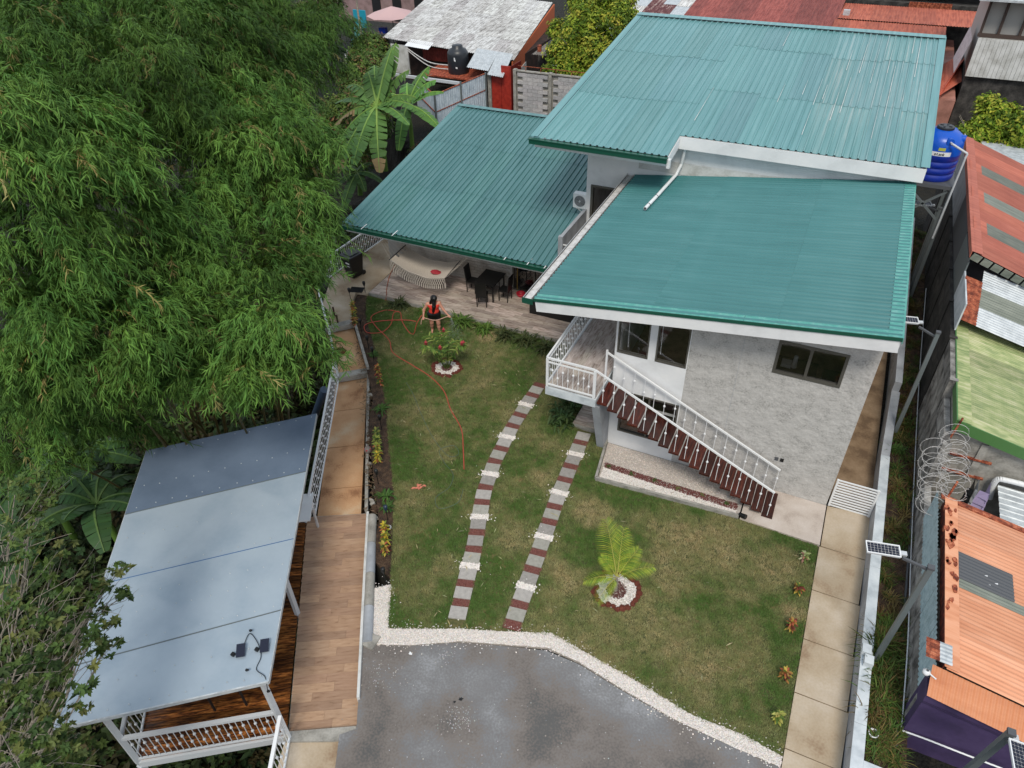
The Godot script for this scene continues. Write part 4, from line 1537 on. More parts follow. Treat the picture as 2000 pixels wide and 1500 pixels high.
# ------------------------------------------------------------------ right boundary
func right_side() -> void:
	# low planter wall: grey inner face, pale coping
	var W := thing("planter_wall", "low pale grey planter wall along the concrete walk", "wall", Vector3(3.1, 0, -15))
	var st := S()
	bb(st, Vector3(2.98, -0.1, -17.4), Vector3(3.2, 0.6, -7.0))
	hexa(st, [Vector3(2.98, -0.1, -17.4), Vector3(3.2, -0.1, -17.4), Vector3(3.34, -0.1, -20.6), Vector3(3.1, -0.1, -20.6), Vector3(2.98, 0.6, -17.4), Vector3(3.2, 0.6, -17.4), Vector3(3.34, 0.6, -20.6), Vector3(3.1, 0.6, -20.6)])
	bb(st, Vector3(3.1, -0.1, -33), Vector3(3.3, 0.95, -20.6))
	obj("wall", st, M.grey_paint, W)
	st = S()
	for k in 5:
		var z := -7.0 - k * 2.08
		bb(st, Vector3(2.975, 0.6, z - 2.07), Vector3(3.205, 0.625 + rf(0, 0.01), z))
	bb(st, Vector3(3.205, 0.2, -8.35), Vector3(3.95, 0.64, -7.4))
	obj("coping", st, M.pale_blue, W)
	for q in [[3.12, -10.5], [3.06, -10.75]]:
		st = S()
		bb(st, Vector3(q[0] - 0.1, 0.63, q[1] - 0.12), Vector3(q[0] + 0.08, 0.8, q[1] + 0.1))
		obj("lamp_footing", st, M.pale_blue, W)
	st = S()
	prism(st, [Vector2(3.2, -8.35), Vector2(4.0, -8.35), Vector2(4.0, -33), Vector2(3.3, -33), Vector2(3.3, -20.6), Vector2(3.2, -17.4)], -0.1, 0.42)
	struct("planter_soil", st, M.soil)

	# tall prefabricated concrete wall of the neighbours: posts and slabs
	var N := thing("boundary_wall", "tall stained grey concrete slab wall below the neighbouring roofs", "wall", Vector3(4.05, 0, -20))
	var pm := variants("neighbour_wall", 4, 0.16)
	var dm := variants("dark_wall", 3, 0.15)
	var z0 := -9.7
	while z0 > -34:
		var z1 := z0 - 2.1
		var zone := 1.25 if z0 > -14.2 else (2.6 if z0 > -16.4 else 3.1)
		var rows := int(round((zone + 0.5) / 0.5))
		var rh := (zone + 0.5) / rows
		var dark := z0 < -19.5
		for r in rows:
			st = S()
			bb(st, Vector3(3.92 + rf(0, 0.012), -0.5 + r * rh + 0.006, z1 + 0.006), Vector3(4.08, -0.5 + (r + 1) * rh - 0.004, z0 - 0.006))
			obj("wall_slab", st, pick(dm if dark else pm), N)
		st = S()
		bb(st, Vector3(3.895, -0.5, z0 - 0.06), Vector3(4.1, zone + 0.04, z0 + 0.06))
		obj("wall_post", st, pick(dm if dark else pm), N)
		z0 = z1
	# sheets and boards above the dark part
	st = S()
	for q in [[-20.6, -22.6, 3.12, 4.0, M.pale_blue], [-22.6, -24.6, 3.12, 4.3, M.steel], [-24.6, -27.6, 3.12, 4.4, M.dark_grey], [-27.6, -33.5, 3.12, 4.5, M.grey_paint]]:
		st = S()
		bb(st, Vector3(4.02, q[2], q[1]), Vector3(4.06, q[3], q[0] - 0.01))
		obj("cladding_sheet", st, q[4], N)
	st = S()
	bb(st, Vector3(4.005, 1.0, -28.5), Vector3(4.03, 3.1, -25.5))
	obj("dark_board", st, flat(sr(44, 30, 26), 0.8), N)
	# blue corrugated sheets above the low part
	for k in 5:
		st = S()
		corr(st, Vector3(3.91, 1.25, -9.75 - k * 0.98), Vector3(0, 0, -1), 0.97, UP, 1.05, 0.12, 0.02, true)
		obj("blue_sheet", st, M.blue_sheet, N)
	# cable along the wall
	var cb := S()
	path_tube(cb, smooth_path([Vector3(3.88, 0.45, -9.45), Vector3(3.8, 0.9, -11.2), Vector3(3.86, 0.6, -14), Vector3(3.86, 0.55, -18), Vector3(3.86, 0.6, -22), Vector3(3.86, 0.9, -27)]), 0.016, 0.016, 5)
	tag(obj("cable", cb, M.fence_grey), "thin grey cable sagging along the concrete boundary wall", "cable")
	cb = S()
	path_tube(cb, smooth_path([Vector3(3.8, 0.43, -9.0), Vector3(3.82, 0.43, -12), Vector3(3.88, 0.43, -16), Vector3(3.9, 0.43, -21)]), 0.03, 0.03, 6)
	tag(obj("pipe", cb, M.dark_grey), "dark pipe lying in the planter soil at the foot of the wall", "pipe")

	lamp("nearest", "solar street lamp on grey post beside the orange roof, panel over the planter wall", Vector3(3.28, 0.4, -10.75), 3.55, Vector3(3.42, 3.6, -10.95), Vector3(2.56, 3.62, -11.0), 12.0)
	lamp("middle", "solar street lamp with panel partly hidden by the lower green roof", Vector3(3.32, 0.4, -18.75), 3.75, Vector3(3.42, 3.72, -19.2), Vector3(2.62, 3.76, -19.55), 12.0)
	lamp("far", "solar street lamp in the dark alley below the blue water tank", Vector3(3.4, 0.4, -27.3), 3.8, Vector3(3.4, 3.8, -27.4), Vector3(2.8, 3.86, -27.5), 12.0)
	lamp("corner", "solar street lamp in front of the purple wall", Vector3(4.72, -0.6, -8.75), 3.2, Vector3(4.74, 3.15, -8.3), Vector3(4.86, 3.18, -7.9), 95.0)

	# weeds and wild grass in the planter
	var lists := [[[], []], [[], []], [[], []]]
	for i in 560:
		var z := rf(-33, -8.5) if i < 380 else rf(-12.2, -8.9)
		var x := rf(3.26, 3.85)
		var dense := 1.0 if z > -11.5 or (z < -14 and z > -20) else 0.55
		if rng.randf() > dense:
			continue
		var k := rng.randi() % 3
		lists[k][0].append(Transform3D(rbasis(rf(0.5, 1.3)), Vector3(x, 0.42, z)))
		lists[k][1].append(jit(pick([Color(0.08, 0.12, 0.03), Color(0.06, 0.11, 0.028), Color(0.15, 0.12, 0.05), Color(0.13, 0.08, 0.04)]), 0.25))
	for i in 34:
		var k := rng.randi() % 3
		lists[k][0].append(Transform3D(rbasis(rf(1.2, 1.9)), Vector3(rf(3.25, 3.6), 0.42, rf(-11.4, -9.3))))
		lists[k][1].append(jit(pick([Color(0.09, 0.13, 0.03), Color(0.07, 0.12, 0.03), Color(0.14, 0.11, 0.05)]), 0.25))
	for k in 3:
		tag(scatter("wild_grass", P.wild[k], M.leaf, lists[k][0], lists[k][1]), "wild grass and weeds growing in the planter", "grass")
	var spots := [[3.4, -8.9, 0.55], [3.25, -9.6, 0.45], [3.3, -11.6, 0.5], [3.35, -13.2, 0.4], [3.45, -17.0, 0.5], [3.5, -18.0, 0.45], [3.42, -21.5, 0.4]]
	var words := ["near the planter's white end", "left of the planter lamp's foot", "behind the nearest planter lamp", "beside the lower end of the razor wire", "below the green-trimmed roof", "at the middle lamp's foot", "deep in the alley planter"]
	for i in spots.size():
		var q: Array = spots[i]
		strap_plant("fern", "green strap-leaved weed %s" % words[i], "plant", "weeds in the planter", Vector3(q[0], 0.42, q[1]), 26, q[2], 0.012, Color(0.06, 0.11, 0.03))
	# small white bowl at the planter end
	st = S()
	lathe(st, [Vector2(0.05, 0.42), Vector2(0.09, 0.5), Vector2(0.1, 0.55), Vector2(0.085, 0.55), Vector2(0.04, 0.44)], 16, Vector3(3.36, 0, -9.05))
	tag(obj("bowl", st, M.white_metal), "small white bowl lying in the planter soil near its end", "bowl")


func lamp(which: String, label: String, foot: Vector3, top: float, arm0: Vector3, centre: Vector3, turn: float) -> void:
	var t := thing("solar_lamp", label, "street lamp", foot, "solar street lamps")
	var st := S()
	bar(st, foot, Vector3(arm0.x, top, arm0.z), 0.1, 0.1)
	obj("post", st, M.steel, t)
	st = S()
	box(st, Vector3(arm0.x, top + 0.02, arm0.z), Vector3(0.12, 0.05, 0.12))
	obj("post_cap", st, M.dark_grey, t)
	st = S()
	bar(st, arm0 + Vector3(0, -0.12, 0), centre.lerp(arm0, 0.42) + Vector3(0, -0.05, 0), 0.05, 0.05)
	obj("arm", st, M.dark_grey, t)
	var b := Basis(UP, deg_to_rad(turn)) * Basis(Vector3(1, 0, 0), 0.12)
	st = S()
	box(st, centre - b.y * 0.035, b * Vector3.ONE * 0 + Vector3(0.6, 0.04, 0.24), b)
	box(st, centre - b.y * 0.05 + b.x * 0.36, Vector3(0.16, 0.05, 0.09), b)
	obj("lamp_head", st, M.fence_grey, t)
	st = S()
	for s in [-1, 1]:
		box(st, centre + b.z * 0.125 * s, Vector3(0.62, 0.03, 0.018), b)
		box(st, centre + b.x * 0.302 * s, Vector3(0.018, 0.03, 0.235), b)
	box(st, centre - b.y * 0.012, Vector3(0.59, 0.004, 0.235), b)
	obj("panel_frame", st, M.white_metal, t)
	st = S()
	for i in 9:
		for k in 4:
			box(st, centre + b.x * (-0.256 + i * 0.064) + b.z * (-0.084 + k * 0.056) - b.y * 0.004, Vector3(0.056, 0.006, 0.048), b)
	obj("solar_cells", st, M.cell, t)


func slab_roof(called: String, label: String, a: Vector3, u: Vector3, w: float, nu: int, v: Vector3, length: float, cuts: Array, pitch: float, h: float, mats: Array, wave := true) -> Node3D:
	var t := thing(called, label, "roof", a + u * w / 2)
	roof_sheets(t, a, u, w, nu, v, length, cuts, pitch, h, mats, wave, 0.02)
	return t


func neighbours_right() -> void:
	var st: SurfaceTool
	# --- terracotta shed, falling away to the right
	var A := thing("shed", "neighbour's shed with terracotta corrugated roof and grey translucent strips", "shed", Vector3(5.5, 0, -27.5))
	st = S()
	bb(st, Vector3(4.08, 0, -32.3), Vector3(7.0, 3.2, -22.8))
	obj("wall", st, M.grey_paint, A)
	var R := part("roof", A, Vector3(5.5, 4, -27.5))
	var v := Vector3(1, -0.36, 0).normalized()
	var mt := variants("terracotta", 4, 0.12)
	var mg := variants("translucent", 2, 0.12)
	for i in 12:
		var glassy: bool = i in [2, 5, 8]
		st = S()
		corr(st, Vector3(4.08, 4.63 + (0.012 if glassy else 0.0), -22.6 - i * 0.84), Vector3(0, 0, -1), 0.86, v, 5.2, 0.11, 0.02, true)
		obj("translucent_sheet" if glassy else "roof_sheet", st, pick(mg if glassy else mt), R)
		if glassy:
			st = S()
			corr(st, Vector3(4.08, 4.645, -22.6 - i * 0.84), Vector3(0, 0, -1), 0.86, v, 0.45, 0.11, 0.02, true)
			obj("roof_sheet", st, mt[0], R)
	st = S()
	quad(st, Vector3(4.0, 4.66, -22.58), Vector3(4.3, 4.6, -22.58), Vector3(4.3, 4.6, -32.7), Vector3(4.0, 4.66, -32.7))
	bb(st, Vector3(3.99, 4.45, -32.7), Vector3(4.01, 4.66, -22.58))
	obj("edge_strip", st, M.terracotta, R)
	st = S()
	for k in 8:
		var x := 4.15 + k * 0.3
		box(st, Vector3(x, 4.52 - (x - 4.1) * 0.36, -22.5), Vector3(0.26, 0.2, 0.03), Basis(Vector3.BACK, -0.35))
	obj("fascia", st, M.translucent, R)

	# --- lower lean-to with zinc sheets and a rusty edge
	var Z := thing("lean_to_roof", "shiny zinc lean-to roof with rusted edge sheet between the terracotta and green roofs", "roof", Vector3(5.5, 3.9, -21.6))
	v = Vector3(1, -0.26, 0).normalized()
	for i in 3:
		st = S()
		corr(st, Vector3(4.5, 3.3, -20.75) + Vector3(0, 0.42, -1).normalized() * (i * 0.68), Vector3(0, 0.42, -1).normalized(), 0.69, v, 4.5, 0.09, 0.016, true)
		obj("roof_sheet", st, M.translucent if i == 1 else M.zinc, Z)
	st = S()
	corr(st, Vector3(4.03, 3.43, -20.75), Vector3(0, 0.42, -1).normalized(), 1.6, v, 0.5, 0.1, 0.016, true)
	obj("rusty_sheet", st, M.rust, Z)

	# --- house with worn lime roof
	var G := thing("green_house", "neighbour's low house with worn lime-green corrugated roof and green fascia", "house", Vector3(5.5, 0, -19))
	st = S()
	hexa(st, [Vector3(4.1, 0, -16.55), Vector3(9, 0, -16.55), Vector3(9, 0, -22.2), Vector3(4.1, 0, -22.2), Vector3(4.1, 2.95, -16.55), Vector3(9, 1.8, -16.55), Vector3(9, 1.8, -22.2), Vector3(4.1, 2.95, -22.2)])
	obj("wall", st, M.concrete, G)
	v = Vector3(1, -0.23, 0).normalized()
	R = part("roof", G, Vector3(5.5, 3, -19))
	var ml := variants("lime_roof", 4, 0.14)
	for i in 7:
		st = S()
		corr(st, Vector3(4.2, 3.06, -16.75 - i * 0.8), Vector3(0, 0, -1), 0.81, v, 5.0, 0.09, 0.016, true)
		obj("roof_sheet", st, pick(ml), R)
	st = S()
	quad(st, Vector3(4.08, 3.12, -16.4), Vector3(4.4, 3.08, -16.4), Vector3(4.4, 3.08, -22.3), Vector3(4.08, 3.12, -22.3))
	quad(st, Vector3(4.08, 3.12, -16.4), Vector3(9, 1.99, -16.4), Vector3(9, 1.99, -16.78), Vector3(4.08, 3.12, -16.78))
	obj("edge_strip", st, ml[0], R)
	st = S()
	bb(st, Vector3(4.05, 2.86, -22.3), Vector3(4.08, 3.13, -16.4))
	bar(st, Vector3(4.06, 2.98, -16.39), Vector3(9, 1.84, -16.39), 0.03, 0.3)
	obj("fascia", st, M.lime_trim, R)
	st = S()
	box(st, Vector3(4.9, 1.9, -16.53), Vector3(0.16, 1.2, 0.06))
	obj("pilaster", st, M.concrete, G)
	for y in [2.0, 1.45]:
		st = S()
		bar(st, Vector3(4.15, y, -16.5), Vector3(5.2, y - 0.02, -16.5), 0.06, 0.05)
		obj("rusty_beam", st, M.rust, G)

	# --- yard with laundry and a zinc roof
	st = S()
	path_tube(st, smooth_path([Vector3(5.5, 1.0, -16.35), Vector3(5.42, 1.6, -16.35), Vector3(5.7, 1.72, -16.35), Vector3(6.9, 1.7, -16.35)]), 0.07, 0.07, 10)
	tag(obj("drain_pipe", st, M.white), "bent white drain pipe above the pale zinc roof", "pipe")
	var Y := thing("zinc_roof", "pale corrugated zinc roof behind the orange roof at the picture's edge", "roof", Vector3(6, 1, -14.8))
	for i in 2:
		st = S()
		corr(st, Vector3(5.5, 1.5, -14.75 - i * 0.8), Vector3(0, 0, -1), 0.81, Vector3(1, -0.05, 0).normalized(), 4, 0.2, 0.02, false)
		obj("roof_sheet", st, M.zinc, Y)
	var lines := [["lilac towel hanging on the laundry line in the narrow yard", 4.95, M.lilac, 0.2], ["white cloth hanging edge on beside the lilac towel", 4.78, M.white, 0.04], ["dark garment hanging on the laundry line next to the razor wire", 4.66, M.black_iron, 0.12]]
	for l in lines:
		st = S()
		var x: float = l[1]
		for k in 5:
			var yk := 2.15 - k * 0.2
			var yn := 2.15 - (k + 1) * 0.2
			quad(st, Vector3(x - l[3] * (0.6 + 0.1 * k), yn, -15.2 + 0.03 * k), Vector3(x + l[3] * (0.6 + 0.1 * k), yn, -15.1), Vector3(x + l[3] * (0.5 + 0.1 * k), yk, -15.15), Vector3(x - l[3] * (0.5 + 0.1 * k), yk, -15.2))
			quad(st, Vector3(x + l[3] * 0.5, yn, -15.12), Vector3(x + l[3] * 0.5 + 0.05, yn, -15.6), Vector3(x + l[3] * 0.5 + 0.05, yk, -15.6), Vector3(x + l[3] * 0.5, yk, -15.12))
		tag(obj("laundry", st, l[2]), l[0], "laundry", "laundry on the line")

	# --- razor wire coils on the wall
	var wire := thing("razor_wire", "coils of razor wire on top of the grey boundary wall", "razor wire", Vector3(4.05, 2.4, -15.3))
	for c in 2:
		var pts := []
		for k in 300:
			var f := k / 299.0
			var a := f * TAU * 13
			pts.append(Vector3(4.12 - 0.3 * c + cos(a) * (0.29 + 0.05 * sin(f * 31.0)), 2.75 - 0.42 * c - 0.15 * f + sin(a) * (0.29 + 0.05 * cos(f * 23.0)) + 0.05 * sin(f * 40.0), -16.35 + 2.1 * f + 0.2 * c + 0.06 * sin(f * 57.0 + c)))
		st = S()
		for k in pts.size() - 1:
			tube(st, pts[k], pts[k + 1], 0.006, 0.006, 4, false)
			if k % 3 == 0:
				bar(st, pts[k] - Vector3(0.02, 0.01, 0.02), pts[k] + Vector3(0.02, 0.015, 0.02), 0.012, 0.004)
		obj("coil", st, M.gutter, wire)
	st = S()
	bar(st, Vector3(4.08, 2.4, -16.4), Vector3(4.14, 3.25, -16.35), 0.04, 0.04)
	bar(st, Vector3(4.08, 2.2, -14.4), Vector3(4.12, 2.9, -14.4), 0.04, 0.04)
	obj("stake", st, M.rust, wire)

	# --- orange roof and purple house at the lower right
	var O := thing("purple_house", "purple neighbour house under a salmon-orange corrugated roof with rusted edges", "house", Vector3(5, 0, -11.5))
	st = S()
	bb(st, Vector3(4.1, -1.2, -13.9), Vector3(9, 1.2, -9.9))
	obj("wall", st, M.concrete, O)
	st = S()
	hexa(st, [Vector3(3.9, -1.2, -9.4), Vector3(9, -1.2, -9.4), Vector3(9, -1.2, -9.89), Vector3(3.9, -1.2, -9.89), Vector3(3.9, 1.88, -9.4), Vector3(9, 0.86, -9.4), Vector3(9, 0.86, -9.89), Vector3(3.9, 1.88, -9.89)])
	obj("front_wall", st, M.purple, O)
	st = S()
	bar(st, Vector3(3.9, 1.62, -9.385), Vector3(9, 1.0, -9.385), 0.012, 0.05)
	obj("wall_band", st, flat(sr(52, 40, 74), 0.7), O)
	v = Vector3(1, -0.2, 0).normalized()
	R = part("roof", O, Vector3(5, 2.3, -11.8))
	var mo := variants("orange_roof", 4, 0.1)
	for i in 5:
		st = S()
		corr(st, Vector3(4.08, 2.34, -9.75 - i * 0.92), Vector3(0, 0, -1), 0.93, v, 5, 0.1, 0.018, true, 0.0, rf(0, 0.004))
		obj("roof_sheet", st, pick(mo), R)
	st = S()
	corr(st, Vector3(4.28, 2.33, -12.1), Vector3(0, 0, -1), 0.75, v, 1.15, 0.1, 0.018, true)
	obj("grey_sheet", st, M.dark_grey, R)
	st = S()
	corr(st, Vector3(4.28, 2.325, -11.85), Vector3(0, 0, -1), 0.25, v, 5, 0.1, 0.018, true)
	obj("grey_sheet", st, M.translucent, R)
	for q in [[4.85, -12.5], [5.05, -12.4], [4.9, -12.25]]:
		st = S()
		box(st, Vector3(q[0], 2.375 - (q[0] - 4.02) * 0.2, q[1]), Vector3(0.09, 0.02, 0.05))
		obj("patch", st, M.white, R)
	st = S()  # hipped lower part towards the viewer
	corr(st, Vector3(3.86, 2.0, -9.28), Vector3(1, -0.2, 0).normalized(), 5, Vector3(0, 0.3, -0.5).normalized(), 0.58, 0.1, 0.016, true)
	obj("hip_sheet", st, tinted(M.orange_roof, Color(0.9, 0.84, 0.76)), R)
	st = S()
	quad(st, Vector3(4.03, 2.4, -9.75), Vector3(4.3, 2.36, -9.75), Vector3(4.3, 2.36, -14.38), Vector3(4.03, 2.4, -14.38))
	obj("edge_strip", st, mo[0], R)
	st = S()
	for k in 26:
		var z := rf(-14.3, -11)
		var x := rf(4.05, 4.26)
		var r := rf(0.03, 0.09)
		var pr := []
		for e in 7:
			pr.append(Vector2(x + cos(TAU * e / 7) * r * rf(0.5, 1.1), z + sin(TAU * e / 7) * r * 1.8 * rf(0.5, 1.1)))
		prism(st, pr, 2.3, 2.402)
	bar(st, Vector3(3.95, 2.4, -14.36), Vector3(9, 1.4, -14.36), 0.14, 0.03)
	obj("rust_patch", st, M.rust, R)
	st = S()
	bb(st, Vector3(4.03, 2.1, -14.3), Vector3(4.05, 2.38, -9.8))
	obj("fascia", st, tinted(M.rust, Color(0.7, 0.5, 0.45)), R)
	# loose rusty sheet and flood light at the roof corner
	var F := thing("metal_scrap", "small rust-streaked corrugated sheet lying over the orange roof's corner", "metal sheet", Vector3(3.85, 2.45, -9.9))
	st = S()
	corr(st, Vector3(3.68, 2.5, -9.75), Vector3(0, 0, -1), 0.45, Vector3(1, -0.05, 0).normalized(), 0.24, 0.1, 0.016, true)
	obj("rusty_half", st, M.rust, F)
	st = S()
	corr(st, Vector3(3.915, 2.485, -9.75), Vector3(0, 0, -1), 0.45, Vector3(1, -0.05, 0).normalized(), 0.22, 0.1, 0.016, true)
	obj("zinc_half", st, M.zinc, F)
	var fl := thing("wall_lamp", "small white lamp under the loose rusty sheet", "lamp", Vector3(3.8, 2.2, -9.6))
	st = S()
	lathe(st, [Vector2(0.001, 2.15), Vector2(0.06, 2.17), Vector2(0.07, 2.24), Vector2(0.03, 2.28)], 14, Vector3(3.78, 0, -9.62))
	obj("lamp_head", st, M.white_metal, fl)
	st = S()
	bar(st, Vector3(3.8, 2.25, -9.6), Vector3(3.95, 2.2, -9.55), 0.02, 0.02)
	obj("arm", st, M.white_metal, fl)
	# white conduit across the purple wall
	st = S()
	path_tube(st, smooth_path([Vector3(3.88, 0.5, -9.36), Vector3(4.3, 0.55, -9.34), Vector3(4.9, 0.6, -9.3), Vector3(5.6, 0.6, -9.3)]), 0.02, 0.02, 6)
	tag(obj("conduit", st, M.white_metal), "thin white conduit running across the purple wall", "pipe")

	# --- blue water tank on its stand
	var sx := 3.0
	var sz := -27.6
	var B := thing("tank_stand", "steel stand with plank top carrying the blue water tank", "stand", Vector3(sx, 0, sz))
	st = S()
	bb(st, Vector3(2.0, 4.73, -28.4), Vector3(3.5, 4.85, -26.75))
	obj("platform", st, M.dark_grey, B)
	for q in [[2.05, -26.85], [3.45, -26.85], [2.05, -28.3], [3.45, -28.3]]:
		st = S()
		bar(st, Vector3(q[0], 0, q[1]), Vector3(q[0], 4.73, q[1]), 0.1, 0.1)
		obj("leg", st, M.steel, B)
	st = S()
	bar(st, Vector3(2.15, 4.65, -26.85), Vector3(3.35, 3.6, -26.85), 0.07, 0.07)
	bar(st, Vector3(3.35, 4.65, -26.85), Vector3(2.15, 3.6, -26.85), 0.07, 0.07)
	obj("brace", st, M.steel, B)
	var T := thing("water_tank", "large blue plastic water tank with black lid beside the upper green roof", "water tank", Vector3(2.72, 4.85, -27.6))
	var c := Vector3(2.72, 4.85, -27.6)
	st = S()
	var pr := [Vector2(0.66, 0.0), Vector2(0.7, 0.06)]
	for k in 3:
		var y := 0.2 + k * 0.22
		pr.append_array([Vector2(0.7, y), Vector2(0.67, y + 0.025), Vector2(0.67, y + 0.05), Vector2(0.7, y + 0.075)])
	pr.append(Vector2(0.7, 0.88))
	lathe(st, pr, 40, c)
	obj("tank_base", st, M.navy_plastic, T)
	st = S()
	lathe(st, [Vector2(0.7, 0.88), Vector2(0.7, 1.15), Vector2(0.68, 1.28), Vector2(0.6, 1.42), Vector2(0.45, 1.53), Vector2(0.3, 1.58), Vector2(0.26, 1.6), Vector2(0.0, 1.61)], 40, c)
	for a in [0.35, 1.4, 2.6]:
		var d := Vector3(sin(a), 0, cos(a))
		tube(st, c + d * 0.3 + UP * 1.36, c + d * 0.68 + UP * 1.36, 0.13, 0.12, 14)
	obj("tank_top", st, M.blue_plastic, T)
	st = S()
	lathe(st, [Vector2(0.27, 1.6), Vector2(0.27, 1.66), Vector2(0.24, 1.68), Vector2(0, 1.685)], 28, c, false)
	for k in 4:
		var a := TAU * k / 4 + 0.4
		box(st, c + Vector3(cos(a) * 0.14, 1.69, sin(a) * 0.14), Vector3(0.1, 0.025, 0.04), Basis(UP, -a))
	obj("lid", st, M.black_plastic, T)
	# label plates bent round the tank
	var az0 := atan2(-c.x, -c.z)
	var fa := atan2(0 - c.x, 0 - c.z) + 0.12
	st = S()
	var sy := S()
	for k in 10:
		var a0 := fa - 0.5 + k * 0.1
		var a1 := a0 + 0.1
		var e0 := Vector3(sin(a0), 0, cos(a0)) * 0.706
		var e1 := Vector3(sin(a1), 0, cos(a1)) * 0.706
		quad(st, c + e0 + UP * 0.9, c + e1 + UP * 0.9, c + e1 + UP * 1.04, c + e0 + UP * 1.04)
		if k in [4, 5, 6]:
			quad(sy, c + e0 + UP * 1.08, c + e1 + UP * 1.08, c + e1 + UP * 1.18, c + e0 + UP * 1.18)
	obj("label_plate", st, M.white_metal, T)
	obj("yellow_sticker", sy, flat(sr(178, 182, 70), 0.6), T)
	var word := "otank"
	for i in word.length():
		var tm := TextMesh.new()
		tm.text = word[i]
		tm.font_size = 40
		tm.pixel_size = 0.0030
		tm.depth = 0.002
		var sf := SystemFont.new()
		sf.font_names = PackedStringArray(["Droid Sans"])
		sf.font_weight = 700
		tm.font = sf
		var a := fa - 0.17 + i * 0.088
		var n := Vector3(sin(a), 0, cos(a))
		piece("letter", tm, M.black, T, c + n * 0.709 + UP * 0.965, Basis(UP, a))
	st = S()
	var d1 := Vector3(sin(0.35), 0, cos(0.35))
	path_tube(st, [c + d1 * 0.66 + UP * 1.36, c + d1 * 0.8 + UP * 1.36, Vector3(3.5, 6.0, -26.75), Vector3(3.48, 5.85, -26.72), Vector3(3.42, 3.0, -26.7)], 0.035, 0.035, 10)
	tag(obj("water_pipe", st, M.fence_grey), "pale water pipe running down from the blue tank's outlet", "pipe")


